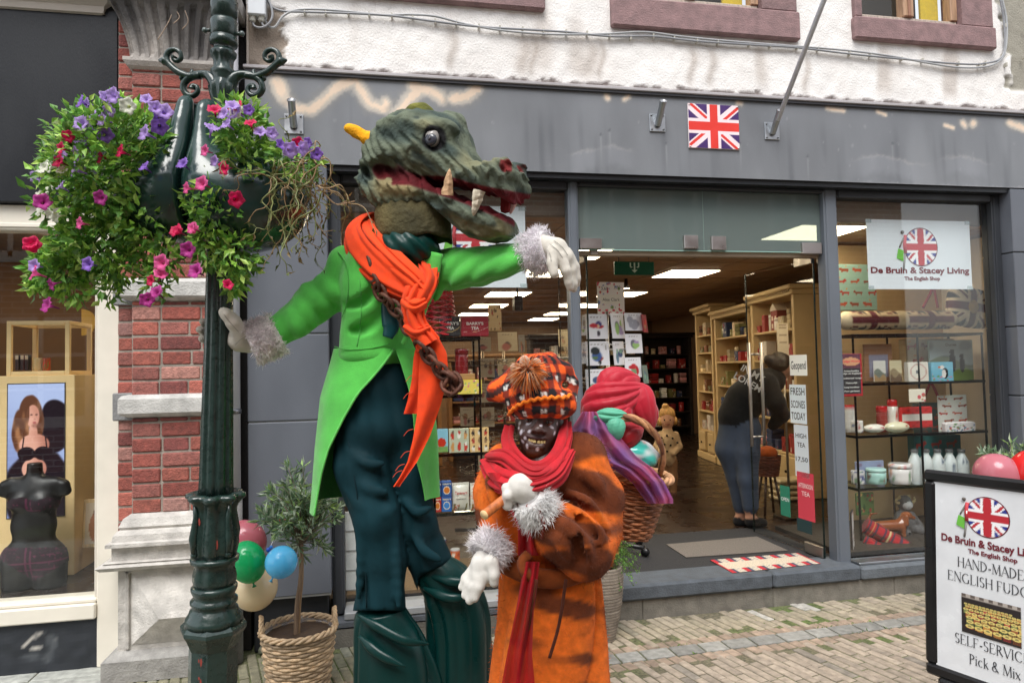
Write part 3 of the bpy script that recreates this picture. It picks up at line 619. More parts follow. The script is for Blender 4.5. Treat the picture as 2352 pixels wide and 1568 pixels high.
gx = np.arange(-3.6, -1.63, .02); gz = np.arange(0, .285, .02); Xg, Zg = np.meshgrid(gx, gz); p3 = np.stack([Xg, Xg*0, Zg], -1); nn = vnoise(p3, 40, 2)+vnoise(p3, 12, 5)
C = mixc((36, 40, 46), (70, 74, 78), sst(.9, 1.5, nn)); q = W(95, 1470, .06); dd = np.abs(np.hypot(Xg-q[0], (Zg-q[2]+.05)*1.1)-.09); C = mixc(C, (196, 190, 180), .9*sst(.014, .004, dd+.008*nn)*(Zg > q[2]-.03)*(Xg < q[0]+.12)); q2 = W(82, 1490, .06); C = mixc(C, (190, 186, 178), sst(.04, .02, np.hypot(Xg-q2[0], (Zg-q2[2])*2)+.008*nn))
b = MB(); b.grid(np.stack([Xg, .06+.004*nn, Zg], -1), C, 'matte', False); b.build('plinth', B_)
pane('window_pane', -3.6, -1.66, .40, 2.56, .13, 'window_glass', B_)
b = MB(); b.bm((-3.6, .2, .2), (-1.5, 2.6, .395), (44, 34, 30), 'floor'); b.build('shop_floor', B_)
b = MB(); b.bm((-3.6, 2.55, .39), (-.9, 2.65, 3.0), (136, 100, 66), 'plain'); b.bm((-.95, .3, .39), (-.88, 2.6, 3.0), (120, 86, 58), 'plain'); b.bm((-3.6, .2, 2.75), (-.9, 2.6, 2.8), (120, 96, 72), 'plain'); b.bm((-3.66, .2, .2), (-3.6, 2.6, 3), (110, 84, 60), 'plain'); b.build('shop_inner_wall', B_)

# ---- building across the street, seen mirrored in the panes
O = thing('opposite_building', (1, -9.3, 0), 'brick house across the street mirrored in the shop panes', 'building')
mt = bpy.data.materials.new('house_brick'); mt.use_nodes = True; n = mt.node_tree; L = n.links.new; tc = n.nodes.new('ShaderNodeTexCoord'); sx = n.nodes.new('ShaderNodeSeparateXYZ'); cb = n.nodes.new('ShaderNodeCombineXYZ'); bt = n.nodes.new('ShaderNodeTexBrick')
L(tc.outputs['Object'], sx.inputs[0]); L(sx.outputs[0], cb.inputs[0]); L(sx.outputs[2], cb.inputs[1]); L(cb.outputs[0], bt.inputs['Vector'])
bt.inputs['Color1'].default_value = (*lin((150, 104, 84)), 1); bt.inputs['Color2'].default_value = (*lin((134, 92, 76)), 1); bt.inputs['Mortar'].default_value = (*lin((206, 196, 186)), 1)
bt.inputs['Scale'].default_value = 1; bt.inputs['Brick Width'].default_value = .34; bt.inputs['Row Height'].default_value = .11; bt.inputs['Mortar Size'].default_value = .011; L(bt.outputs[0], n.nodes['Principled BSDF'].inputs['Base Color']); n.nodes['Principled BSDF'].inputs['Roughness'].default_value = .9; MATS['house_brick'] = mt
b = MB(); b.bm((-9, -10.4, 0), (12, -9.1, 7.6), (150, 110, 90), 'house_brick'); b.build('wall', O)
def owin(x, z, w_=1.1, h_=1.7):
    f = MB(); wc = (226, 222, 214); yb = -9.09
    for (a, c, e, g) in ((x-w_/2-.08, x-w_/2+.02, z, z+h_), (x+w_/2-.02, x+w_/2+.08, z, z+h_), (x-w_/2, x+w_/2, z, z+.1), (x-w_/2, x+w_/2, z+h_-.1, z+h_), (x-.04, x+.04, z, z+h_), (x-w_/2, x+w_/2, z+h_*.62, z+h_*.62+.07), (x-w_/2, x+w_/2, z+h_*.3, z+h_*.3+.05), (x-w_/2-.15, x+w_/2+.15, z-.1, z)): f.bm((a, yb-.02, e), (c, yb+.04, g), wc, 'plain')
    o = f.build('window', O); f = MB(); f.bm((x-w_/2, yb-.02, z), (x+w_/2, yb+.01, z+h_), (30, 32, 36), 'gloss'); f.build('pane', o)
for x in (-6.5, -4.6, -2.7, -.4, 4.9, 6.8, 9.2):
    for z in (3.9,): owin(x, z)
for x in (-6, -3.6, 5.5, 8): owin(x, .9, 1.5, 1.9)
# ================================================================ STREET OBJECTS
GI = (30, 50, 46)                                                        # dark green cast iron
LD = 2.55; LS = LD/FPX
pb, ptp = P(489, 1540, LD), P(516, 0, LD); lax = (ptp-pb)/np.linalg.norm(ptp-pb); base = pb-lax*(pb[2]/lax[2])
def lh(y): q = P(489+27*(1540-y)/1540, y, LD); return (q-base)@lax
lamp = thing('street_lamp', base, 'dark green cast iron lamp post with scrolls, leaning before the brick pilaster', 'lamp post')
def lpart(name, prof, n=40, rf=None, smooth=True, col=GI):
    b = MB(); b.lathe([(r*LS, h if isinstance(h, float) and h < 0.9 and False else lh(h)) for r, h in prof], base, col, 'iron', n, lax, smooth, rf); return b.build(name, lamp)
b = MB(); b.lathe([(.125, 0), (.125, .05), (.09, .09), (.086, lh(1478))], base, GI, 'iron', 8, lax, False); b.lathe([(54*LS, lh(1478)), (66*LS, lh(1450)), (72*LS, lh(1440)), (72*LS, lh(1432)), (64*LS, lh(1424))], base, GI, 'iron', 8, lax, False); b.build('base', lamp)
lpart('base_moulding', [(64, 1425), (60, 1412), (54, 1404), (52, 1396), (47, 1392), (46, 1384), (51, 1380), (51, 1374), (45, 1370), (44, 1362), (47, 1358), (50, 1350), (50, 1344), (44, 1340)])
lpart('leaf_collar', [(44, 1340), (46, 1330), (46, 1318), (42, 1300), (43, 1290), (52, 1286), (53, 1278), (48, 1274)], 48, lambda a, i, h: 1+(.05*math.cos(8*a) if 1 <= i <= 4 else .0))
def tul(a, i, h): s = abs(math.cos(4*a)); return 1+(.15*(s-.5) if i < 7 else .26*(s-.6))
lpart('tulip_collar', [(42, 1276), (46, 1262), (48.5, 1245), (48, 1225), (45.5, 1205), (43, 1185), (42, 1168), (45, 1156), (53, 1146), (60, 1140), (59, 1132), (48, 1128), (38, 1132)], 64, tul)
b = MB(); 
for k in range(4):
    a = math.pi/4+k*math.pi/2; x_, y_, _ = frame(lax); d_ = x_*math.cos(a)+y_*math.sin(a)
    b.tube([base+lax*lh(1262)+d_*50*LS, base+lax*lh(1225)+d_*54*LS, base+lax*lh(1180)+d_*48*LS, base+lax*lh(1150)+d_*52*LS], [.012, .015, .010, .006], GI, 'iron', 8); b.ell(base+lax*lh(1262)+d_*51*LS, .013, GI, 'iron', 10)
b.build('tulip_rib', lamp)
fl = lambda a, i, h: 1-.17*max(0, math.cos(9*a))**.6 if math.cos(9*a) > 0 else 1.0
lpart('shaft', [(38, 1134), (36.5, 1100), (34, 950), (31, 800), (29.5, 650), (28.5, 500), (27.5, 350), (26, 262)], 72, fl)
pr = [(26, 262), (20, 250), (22, 235), (27, 215), (30, 200), (24, 190), (22, 182), (27, 172), (28, 165), (22, 158), (20, 140), (25, 132), (29, 122), (25, 118), (22, 114), (22, 108), (29, 106), (31, 98), (30, 88), (26, 86), (27, 84), (29, 80), (30, 52), (28, 48), (25, 46), (25, 44), (28, 42), (30, 20), (30, 6), (27, 2), (27, -60)]
lpart('upper_stem', pr, 48, lambda a, i, h: 1+(.12*math.cos(8*a) if i in (2, 3, 4, 10, 11) else 0))
b = MB()
for (a, c, dx) in ((482, 70, -1), (545, 78, 1)): q = P(513+dx*28, c, LD); b.tube([q, q+RT*dx*.022], .007, (60, 72, 70), 'iron', 8); b.ell(q+RT*dx*.024, .011, (80, 92, 90), 'iron', 8)
b.build('set_screw', lamp)
def scroll(sgn):
    b = MB()
    def T(pts, rr_): 
        q = [P(512+sgn*(x*.3662-512), y*.3662, LD) for x, y in pts]; q = catmull(q, 6); r = np.interp(np.linspace(0, 1, len(q)), np.linspace(0, 1, len(rr_)), rr_); b.tube(q, r, GI, 'iron', 10, flat=1.25, up=FW)
    T([(1430, 560), (1462, 500), (1500, 472), (1560, 470), (1605, 482), (1680, 452), (1735, 405), (1765, 385), (1800, 378)], [.026, .022, .016, .013, .014, .013, .012, .016, .004])
    T([(1690, 445), (1738, 400), (1752, 360), (1735, 325), (1700, 313), (1668, 330), (1660, 365), (1685, 385), (1706, 372), (1700, 355)], [.010, .012, .011, .010, .009, .009, .008, .008, .009, .012])
    T([(1540, 474), (1600, 486), (1638, 520), (1645, 560), (1620, 596), (1582, 600), (1556, 575), (1562, 545), (1588, 540), (1592, 558)], [.014, .013, .012, .012, .011, .010, .009, .008, .009, .013])
    T([(1600, 480), (1590, 450), (1600, 435)], [.010, .007, .002]); T([(1650, 470), (1658, 495), (1650, 512)], [.009, .008, .002])
    b.build('scroll_bracket', lamp)
scroll(1); scroll(-1)
# rust specks where the paint is off
b = MB(); rr = random.Random(2); xa, ya, _ = frame(lax)
for k in range(9):
    y = rr.uniform(880, 1560); ang = rr.choice((1.0, .6, 1.4, 5.3))+rr.uniform(-.15, .15); tocam = -FW; s_ = np.cross(lax, tocam); d_ = tocam*math.cos(ang-1)+s_*-math.sin(ang-1)*(-1)
    r_ = np.interp(y, [880, 1130, 1150, 1280, 1400, 1480, 1560], [35, 38, 44, 48, 50, 56, 54])*LS*.965; c = base+lax*lh(y)+d_/np.linalg.norm(d_)*r_; u_ = np.cross(lax, d_)
    w_, h_ = rr.uniform(.002, .005), rr.uniform(.005, .018); pol = [c+d_*.0045+u_*w_*math.cos(t)*rr.uniform(.7, 1.2)+lax*h_*math.sin(t)*rr.uniform(.7, 1.2) for t in np.linspace(0, 6.28, 8)[:-1]]
    b.add(pol, [list(range(7))], (140, 54, 44), 'matte')
b.build('rust_speck', lamp)
# the two half-round planters clamped round the post
def planter(lab, side):
    m_ = LS; c0 = P(467, 430, LD); R3 = np.stack([RT, FW, UP], 1)
    v = Vol((-.5, -.32, -.36), (.5, .32, .36), .011)
    if side < 0: v.u(v.ell((-.085, 0, -.05), (.175, .215, .175)), .03); v.u(v.cap((-.04, 0, .0), (-.035, 0, .27), .11, .066, (1.5, .62, 1)), .09); v.u(v.cap((-.10, .0, .02), (-.05, 0, .20), .06, .03, (1, .6, 1)), .08)
    else: v.u(v.ell((.155, 0, -.055), (.235, .215, .19)), .03); v.u(v.cap((.04, 0, .0), (.035, 0, .255), .11, .066, (1.5, .62, 1)), .09); v.u(v.cap((.2, 0, .04), (.28, 0, .07), .07, .06), .05)
    v.cut(v.ell((side*.2-.0, 0, .17), (.115, .20, .12)), .02)
    v.D = np.maximum(v.D, (.006+v.p[..., 0]*-side)); v.D = np.maximum(v.D, .055-np.hypot(v.p[..., 0], v.p[..., 1]))
    V, F = v.mesh(); b = MB(); b.add(V@R3.T+c0, F, (32, 58, 54), 'gloss', True); return b.build('hanging_planter', None, lab, 'planter', loc=c0-Z_*.25)
planter('dark green plastic half planter on the brick side of the lamp post', -1); planter('dark green plastic half planter with a bare bulging front, shop side of the post', 1)
# ---- petunias
def petal_mesh(col, throat):
    b = MB(); n = 25; V = []; C = []
    for i, (r, z) in enumerate(((.003, -.055), (.005, -.03), (.009, -.012), (.018, .0), (.030, .006), (.036, .003))):
        for j in range(n):
            a = 2*math.pi*j/n; k = 1+(.13*math.cos(5*a)+.03*math.sin(9*a))*(i/5)**1.5; V.append((r*k*math.cos(a), r*k*math.sin(a), z+(.005*math.cos(10*a) if i > 3 else 0)))
            C.append(np.array(col)*(1-.06*math.cos(5*a)*(i > 2)) if i > 1 else throat)
    F = [(i*n+j, i*n+(j+1) % n, (i+1)*n+(j+1) % n, (i+1)*n+j) for i in range(5) for j in range(n)]
    b.add(V, F, np.array(C), 'petal', True); b.lathe([(.0, -.004), (.004, .0), (.0, .003)], (0, 0, -.02), (220, 214, 150), 'petal', 6); return b
PET = {}
def flower(parent, kind, q, d, s):
    cols = {'v': ((188, 158, 228), (150, 112, 194)), 'd': ((146, 106, 204), (80, 40, 120)), 'p': ((218, 26, 92), (120, 20, 60)), 'r': ((206, 22, 84), (110, 14, 50)), 'm': ((188, 60, 150), (120, 30, 90)), 'w': ((240, 240, 226), (200, 210, 150)), 'k': ((228, 92, 156), (160, 50, 100))}
    if kind not in PET: PET[kind] = petal_mesh(*cols[kind]).build('flower', parent, loc=np.zeros(3)); o = PET[kind]
    else: o = PET[kind].copy(); COL.objects.link(o); o.parent = parent
    x, y, z = frame(d); o.matrix_basis = Matrix.Translation(Vector(q-wloc(parent)))@Matrix(np.stack([x, y, z], 1).tolist()).to_4x4()@Matrix.Scale(s, 4)
F1 = 'v545,650 v710,600 v685,695 v915,620 v975,675 d1005,735 d1000,795 v905,835 v570,830 d660,845 v480,965 v380,970 v465,1065 d390,1085 v380,1165 v235,1110 d905,1045 v640,750 v580,730 v510,770 v520,880 p425,855 p380,930 p365,1010 r755,950 r630,985 m630,1240 m265,1265 k500,1400 p200,1535 w275,1050 w320,1040 w390,1065 w285,1200 w250,1310 w310,1340 w350,1355 w800,665 w515,790 d505,640 v665,610 v1030,700'
F1b = 'p210,210 k225,400 m340,475 m310,610 d580,340 v225,350 k1065,330 k1060,405 r995,450 m1030,525 m970,575'
F2 = 'v1455,660 v1400,710 d1560,690 v1420,775 v1330,800 v1630,825 v1705,835 d1760,905 v1820,940 d1930,895 v1345,1010 k1285,945 k1170,1180 k1265,1150 p1405,1055 p1480,1250 p1570,770 p1345,685 r1480,670 r1870,900 r1105,1445 k1210,1430 d1145,1025 v1470,700 v1900,930 d1985,965 w1480,690'
F2b = 'r1165,120 k1265,105 m1240,245 p1505,475 m1290,385'
def fpos(s, f): return [(t[0], *f(*[float(q) for q in t[1:].split(',')])) for t in s.split()]
fa = lambda x, y: (x*.3662, y*.3662); fb = lambda x, y: (x*.3478, 488+y*.3478)
def plant(lab, masses, fls, seed, n, dry=False):
    r = np.random.default_rng(seed); t = thing('petunia_plant', P(masses[0][0], masses[0][1], LD)-Z_*.2, lab, 'plant')
    pts = []; dirs = []; cols = []
    for (x, y, rx, ry, rd, wt, sag) in masses:
        k = int(n*wt); u = r.normal(size=(k, 3)); u /= np.linalg.norm(u, axis=1, keepdims=True); rad = r.uniform(.25, 1.0, (k, 1))**.45; u2 = u*rad
        lump = 1+.16*vnoise(u*1.0, 5, seed)[:, None]; c = P(x, y, LD-.13)
        q = c+(RT*u2[:, :1]*rx*LS+UP*u2[:, 1:2]*ry*LS+FW*u2[:, 2:3]*rd)*lump*.95; pts.append(q)
        dirs.append(RT*u[:, :1]+UP*(u[:, 1:2]+.35-sag)+FW*u[:, 2:3]+r.normal(size=(k, 3))*.6)
        base_c = np.where(r.random((k, 1)) < .45, np.array([(146, 190, 78)]), np.array([(104, 156, 68)])); base_c = np.where(r.random((k, 1)) < .15, np.array([(184, 214, 110)]), base_c); cols.append(base_c*r.uniform(.75, 1.15, (k, 1)))
    pts = np.concatenate(pts); dirs = np.concatenate(dirs); cols = np.concatenate(cols); k = len(pts)
    b = MB(); b.leaves(pts, dirs, r.uniform(.026, .050, k), r.uniform(.014, .026, k), cols, bend=.45, seed=seed); b.build('foliage', t)
    b = MB()
    for (x, y, rx, ry, rd, wt, sag) in masses:
        for i in range(int(26*wt)+4):
            u = r.normal(size=3); u /= np.linalg.norm(u); c = P(x, y, LD); e = c+RT*u[0]*rx*LS*.95+UP*u[1]*ry*LS*.95+FW*u[2]*rd*.95; s_ = P(430 if x < 460 else 520, 420, LD)+r.normal(size=3)*.04
            mid = (s_+e)/2+UP*.05; b.tube(catmull([s_, mid, e], 5), [.0035]*10+[.0018], (96, 124, 56), 'leaf', 5)
    b.build('stem', t)
    for (kd, x, y) in fls:
        dd = -FW*.75+np.array((r.normal()*.5, 0, r.normal()*.35+.15))+RT*(x-masses[0][0])/300; flower(t, kd, P(x, y, LD-.27-r.uniform(0, .07)), dd, r.uniform(.5, .76))
    return t
plant('lush trailing petunia with violet, white and pink blooms, left of the lamp post', [(252, 380, 135, 130, .24, .46, 0), (300, 310, 100, 62, .22, .16, 0), (190, 450, 100, 110, .2, .17, .2), (220, 560, 95, 60, .16, .14, .5), (130, 630, 62, 32, .1, .055, .6), (150, 610, 80, 40, .1, .05, .6), (340, 500, 56, 75, .14, .08, .4), (360, 640, 20, 54, .06, .022, .8), (250, 665, 16, 40, .05, .014, .9), (170, 668, 30, 26, .06, .016, .8), (95, 655, 26, 20, .05, .012, .7), (380, 590, 36, 50, .06, .03, .8), (270, 610, 50, 46, .1, .04, .6), (110, 590, 24, 30, .06, .018, .4)], fpos(F1, fa)+fpos(F1b, fb), 11, 3700)
plant('sparser petunia with pink and violet blooms, right of the lamp post', [(556, 325, 50, 66, .16, .26, 0), (500, 480, 60, 75, .13, .3, .4), (560, 270, 48, 38, .12, .12, 0), (680, 370, 48, 34, .12, .13, .2), (545, 590, 44, 60, .1, .15, .7), (480, 560, 32, 52, .08, .1, .7), (585, 380, 44, 58, .13, .14, .2), (535, 650, 22, 28, .05, .04, .7)], fpos(F2, fa)+fpos(F2b, fb), 12, 1500)
r = np.random.default_rng(4); t = thing('withered_petunia', P(680, 480, LD), 'withered brown trailing stems hanging over the right side of the lamp planter', 'plant')
b = MB(); lp = []; ldir = []
for i in range(62):
    x, y = r.uniform(605, 755), r.uniform(355, 430)+(0 if i % 3 else 30); q = P(x, y, LD-.14+r.normal()*.10); dirv = RT*r.normal(.25, .6)+UP*-.4+FW*r.normal(0, .4); pts = [q]
    for s_ in range(r.integers(6, 15)):
        dirv = dirv*.8+r.normal(size=3)*.5+UP*-.28; dirv /= np.linalg.norm(dirv); q = q+dirv*.028; pts.append(q)
        if r.random() < .8: lp.append(q); ldir.append(dirv+r.normal(size=3)*.7)
    c = (150, 124, 88) if r.random() < .55 else (112, 118, 66); b.tube(catmull(pts, 3), np.linspace(.0026, .0012, (len(pts)-1)*3+1), c, 'wood', 5)
for (a, c) in ((800, 460), (815, 462), (790, 470)): b.tube(catmull([P(740, 440, LD-.1), P(770, 468, LD-.1), P(a, c, LD-.1)], 5), .0018, (172, 142, 110), 'wood', 5)
b.build('dry_stem', t); lp = np.array(lp); k = len(lp); cc = np.where(r.random((k, 1)) < .5, np.array([(128, 108, 70)]), np.array([(96, 106, 58)]))*r.uniform(.7, 1.2, (k, 1))
b = MB(); b.leaves(lp, np.array(ldir)-UP*.6, r.uniform(.012, .034, k), r.uniform(.005, .012, k), cc, bend=.9, seed=3); b.build('dry_leaf', t)
# ---- bird nest of twigs on the capital
r = np.random.default_rng(8); b = MB(); c = np.array((-1.13, -.22, 3.985))
for i in range(130):
    a = r.uniform(0, 6.28); q = c+np.array((math.cos(a)*.13, math.sin(a)*.10, r.uniform(0, .08)))*r.uniform(.5, 1.1); d_ = np.array((-math.sin(a), math.cos(a), r.normal()*.3)); l = r.uniform(.05, .13); b.tube(catmull([q-d_*l/2, q+r.normal(size=3)*.012, q+d_*l/2], 3), .0022, tuple(np.array((104, 84, 66))*r.uniform(.6, 1.3)), 'wood', 4)
for (l_) in ([(400, 20), (385, 55), (362, 92)], [(402, 20), (412, 40), (398, 55)], [(425, 25), (432, 50), (418, 68)], [(380, 15), (340, 30), (330, 25)]): b.tube(catmull([P(x, y, 3.98) for x, y in l_], 5), .003, (168, 148, 130), 'wood', 5)
b.build('bird_nest', None, 'untidy bird nest of twigs on top of the brick pilaster', 'nest')
# ---- things on the wall
def wl(l, Y): return catmull([W(x, y, Y) for x, y in l], 6)
t = thing('wall_cable', W(1400, 80, .03), 'grey cable run clipped across the white plaster wall below the windows', 'cable')
c1 = [(606, 40), (616, 60), (632, 62), (650, 38), (680, 24), (730, 22), (800, 27), (880, 35), (940, 34), (1000, 38), (1070, 56), (1150, 70), (1240, 78), (1320, 80), (1400, 78), (1480, 74), (1560, 84), (1650, 93), (1760, 102), (1860, 109), (1960, 118), (2050, 130), (2130, 145), (2200, 155), (2260, 154), (2296, 140), (2310, 110), (2312, 50), (2300, -10)]
c2 = [(612, -10), (622, 14), (650, 26), (700, 28), (800, 31), (900, 37), (1000, 50), (1100, 62), (1200, 68), (1300, 74), (1400, 84), (1500, 84), (1600, 95), (1720, 103), (1830, 110), (1950, 124), (2070, 136), (2200, 147), (2262, 146), (2303, 128), (2307, 60), (2296, -10)]
for cc_, g_ in ((c1, (168, 170, 172)), (c2, (140, 142, 146))): b = MB(); b.tube(wl(cc_, .008), .0075, g_, 'plastic', 8); b.build('cable', t)
for (x, y) in c2[3:-1]:
    for dx in (0, 48): b = MB(); q = W(x+dx, y+dx*.07, .018); b.box(q, (.012, .03, .032), (186, 182, 170), 'plastic', None, .003); b.build('cable_clip', t)
t = thing('junction_box', W(591, 35, .0), 'light grey junction box with cable glands at the top of the downpipe', 'junction box'); p0, p1 = W(570, 36, -.02), W(611, -30, -.02)
b = MB(); b.bm((p0[0], -.045, p0[2]), (p1[0], .03, p1[2]), (202, 206, 210), 'plastic', .006); b.build('box', t)
for x in (580, 600): b = MB(); q = W(x, 38, -.01); b.lathe([(.016, -.035), (.020, -.028), (.020, -.005), (.024, .0)], q, (196, 196, 188), 'plastic', 10); b.build('gland', t)
b = MB()
for l_ in ([(580, 48), (584, 60), (600, 64), (618, 54), (626, 34), (620, 8), (610, -8)], [(600, 46), (604, 58), (612, 62)]): b.tube(wl(l_, -.01), .007, (150, 152, 156), 'plastic', 8)
b.build('cable_loop', t)
def holder(x, y, lab, pole=None, sg=0):
    q = W(x, y, 0); t = thing('flag_holder' if not pole else 'flagpole', q, lab, 'flag holder' if not pole else 'flagpole')
    b = MB(); b.box(q+A3(0, -.006, 0), (.115, .010, .125), (176, 180, 184), 'metal', None, .002); b.build('plate', t)
    b = MB()
    for i in (-1, 1):
        for j in (-1, 1): b.tube([q+A3(i*.043, -.010, j*.048), q+A3(i*.043, -.016, j*.048)], .007, (120, 122, 124), 'metal', 6)
    b.build('bolt', t); d_ = A3(0, -.62, .78); d_ = d_/np.linalg.norm(d_); s_ = q+A3(0, -.012, -.02)
    b = MB(); b.tube([s_, s_+d_*.165], .0225, (158, 162, 166), 'metal', 14, caps=False); b.lathe([(.0225, 0), (.027, .003), (.027, .012), (.018, .012), (.018, -.02)], s_+d_*.158, (170, 172, 176), 'metal', 14, d_); b.build('socket', t)
    if pole: e = W(1893, 0, -.63); d2 = e-s_; d2 /= np.linalg.norm(d2); b = MB(); b.tube([s_+d2*.1, s_+d2*1.9], .0165, (206, 208, 214), 'greypaint', 14); b.build('pole', t)
holder(675, 286, 'empty steel flag holder above the crocodile mask, near the lamp post'); holder(1509, 283, 'empty steel flag holder beside the small flag sign'); holder(1772, 302, 'steel flagpole slanting up from the fascia right of the small flag sign', True)
t = thing('flag_sign', W(1642, 299, 0), 'small red, white and purple flag plate screwed to the grey fascia', 'flag sign'); c0 = W(1577, 246, -.014); c1_ = W(1708, 352, -.014); b = MB()
b.bm((2.135, -.012, 3.19), (2.52, -.002, 3.505), (236, 224, 226), 'plastic', .002); b.pic((2.137, -.0135, 3.192), X_, Z_, .381, .311, 130, 100, lambda u, v: union_jack(u, v, 1.25, (222, 58, 48), (70, 42, 104), (240, 222, 226)), 'plastic'); b.build('panel', t); b = MB()
for x in (2.145, 2.51):
    for z in (3.2, 3.495): b.tube([(x, -.013, z), (x, -.018, z)], .006, (210, 200, 200), 'metal', 8)
b.build('screw', t)
# ---- shop posters behind the glass
MR = (112, 30, 44)
def logo_uj(u, v): return union_jack(u, v, 1.0, (186, 40, 52), (36, 52, 140), (244, 244, 246))
def disc_pic(b, c, x, y, rx, ry, fn, mat='paper', n=40):
    V = [c]; C = [fn(np.array([.5]), np.array([.5]))[0]]; F = []; nr = 14
    for i in range(1, nr+1):
        for j in range(n): a = 2*math.pi*j/n; V.append(c+x*rx*i/nr*math.cos(a)+y*ry*i/nr*math.sin(a)); C.append(fn(np.array([.5+.5*i/nr*math.cos(a)]), np.array([.5+.5*i/nr*math.sin(a)]))[0])
    for j in range(n): F.append((0, 1+j, 1+(j+1) % n))
    for i in range(nr-1):
        for j in range(n): F.append((1+i*n+j, 1+(i+1)*n+j, 1+(i+1)*n+(j+1) % n, 1+i*n+(j+1) % n))
    b.add(V, F, np.array(C), mat)
def emblem(b, c, x, y, s):                                            # round flag with a slim shopping figure leaning on it
    z = np.cross(x, y); b.lathe([(0, 0), (s*1.05, 0), (s*1.05, .0004), (0, .0004)], c+z*.0003, (100, 24, 40), 'paper', 40, z, False); 
    n_ = 44; U, V = np.meshgrid(np.linspace(-1, 1, n_), np.linspace(-1, 1, n_)); q = np.sqrt(1-np.clip(V, -1, 1)**2*.999); X = c+z*.0014+(U*q)[..., None]*x*s+V[..., None]*y*s; b.grid(X, logo_uj((U*q+1)/2, (V+1)/2), 'paper', False)
    def st(pts, w_, col, dz=.002): b.tube([c+x*s*p_[0]+y*s*p_[1]+z*dz for p_ in pts], w_*s, col, 'paper', 6, flat=.1 if abs(z[2]) > 2 else 1)
    st([(-1.0, .55), (-1.25, .1), (-1.32, -.05)], .04, (120, 116, 112)); st([(-.95, .62), (-1.02, .1), (-.98, -.35)], .09, (190, 60, 70)); st([(-.98, .2), (-1.0, -.1)], .05, (240, 236, 236), .004); st([(-1.0, -.4), (-1.08, -.9), (-1.12, -1.2)], .05, (130, 128, 126)); b.ell(c+x*s*-1.12+y*s*.78+z*.002, s*.1, (90, 84, 80), 'paper', 8)
    b.prism([(-1.52*s, -.62*s), (-1.12*s, -.78*s), (-1.08*s, -.2*s), (-1.4*s, -.1*s)], c+z*.001, x, y, .002, (110, 190, 70), 'paper')
def shop_poster(xc, zc, lab, w_=.70, h_=.47):
    t = thing('window_poster', (xc, .22, zc-h_/2), lab, 'poster'); y0 = .205; b = MB(); b.box((xc, y0+.002, zc), (w_, .002, h_), (222, 230, 236), 'paper'); b.build('sheet', t)
    b = MB(); emblem(b, A3(xc+.01, y0, zc+.06), X_, Z_, .145); b.build('emblem', t)
    b = MB(); b.text('De Bruin & Stacey Living', A3(xc, y0-.001, zc-.145), X_, Z_, .066, MR, 'paper', .032, width=w_*.95); b.text('The English Shop', A3(xc+.01, y0-.001, zc-.20), X_, Z_, .04, MR, 'paper', .035, width=.32); b.build('lettering', t)
    b = MB()
    for i in (-1, 1):
        for j in (-1, 1): b.box((xc+i*(w_/2-.02), y0-.001, zc+j*(h_/2-.012)), (.05, .001, .03), (196, 212, 214), 'clear')
    b.build('tape', t)
q0, q1 = W(1990, 503, .2), W(2235, 664, .2); shop_poster((q0[0]+q1[0])/2, (q0[2]+q1[2])/2, 'white shop poster with round flag emblem taped in the right display window', q1[0]-q0[0], q0[2]-q1[2])
q1 = W(1210, 660, .2); q0 = W(1206, 475, .2); shop_poster(q1[0]-.36, (q0[2]+q1[2])/2, 'white shop poster behind the crocodile jaw and green sleeve', .72, q0[2]-q1[2])
# ---- serif lettering drawn stroke by stroke
SF = {'H': [('t', .15, 0, .15, 1), ('t', .75, 0, .75, 1), ('n', .15, .52, .75, .52)], 'A': [('n', .05, 0, .42, 1), ('t', .42, 1, .8, 0), ('n', .18, .34, .66, .34)], 'N': [('n', .13, 0, .13, 1), ('t', .13, 1, .78, 0), ('n', .78, 0, .78, 1)], 'D': [('t', .15, 0, .15, 1), ('o', .15, .5, .62, .5, -90, 90)], 'M': [('n', .1, 0, .16, 1), ('t', .16, 1, .5, .04), ('n', .5, .04, .84, 1), ('t', .84, 1, .9, 0)], 'E': [('t', .15, 0, .15, 1), ('n', .15, .98, .6, .98), ('n', .15, .52, .5, .52), ('n', .15, .02, .64, .02), ('n', .6, .98, .62, .8), ('n', .64, .02, .68, .22)], 'G': [('o', .5, .5, .42, .5, 50, 320), ('t', .78, .05, .78, .42)], 'L': [('t', .15, 0, .15, 1), ('n', .15, .02, .62, .02), ('n', .62, .02, .66, .22)], 'I': [('t', .15, 0, .15, 1)], 'S': [('o', .32, .75, .22, .25, 30, 270), ('o', .32, .25, .24, .25, -150, 90)], 'F': [('t', .15, 0, .15, 1), ('n', .15, .98, .58, .98), ('n', .15, .5, .48, .5), ('n', .58, .98, .6, .8)], 'U': [('t', .15, .3, .15, 1), ('o', .44, .32, .29, .32, 180, 360), ('n', .73, .3, .73, 1)], 'R': [('t', .15, 0, .15, 1), ('o', .15, .75, .42, .25, -90, 90), ('t', .35, .5, .72, 0)], 'V': [('t', .05, 1, .42, 0), ('n', .42, 0, .78, 1)], 'C': [('o', .5, .5, .42, .5, 45, 315)], 'P': [('t', .15, 0, .15, 1), ('o', .15, .74, .45, .26, -90, 90)], '-': [('t', .1, .36, .38, .36)], 'i': [('t', .15, 0, .15, .66), ('t', .15, .84, .15, .92)], 'c': [('o', .34, .33, .27, .33, 50, 310)], 'k': [('t', .15, 0, .15, 1), ('n', .15, .3, .5, .64), ('t', .28, .4, .56, 0)], 'x': [('t', .05, .64, .5, 0), ('n', .5, .64, .05, 0)], '&': [('o', .36, .76, .17, .23, 0, 360), ('o', .32, .27, .26, .27, 60, 330), ('t', .22, .62, .75, 0)], ' ': []}
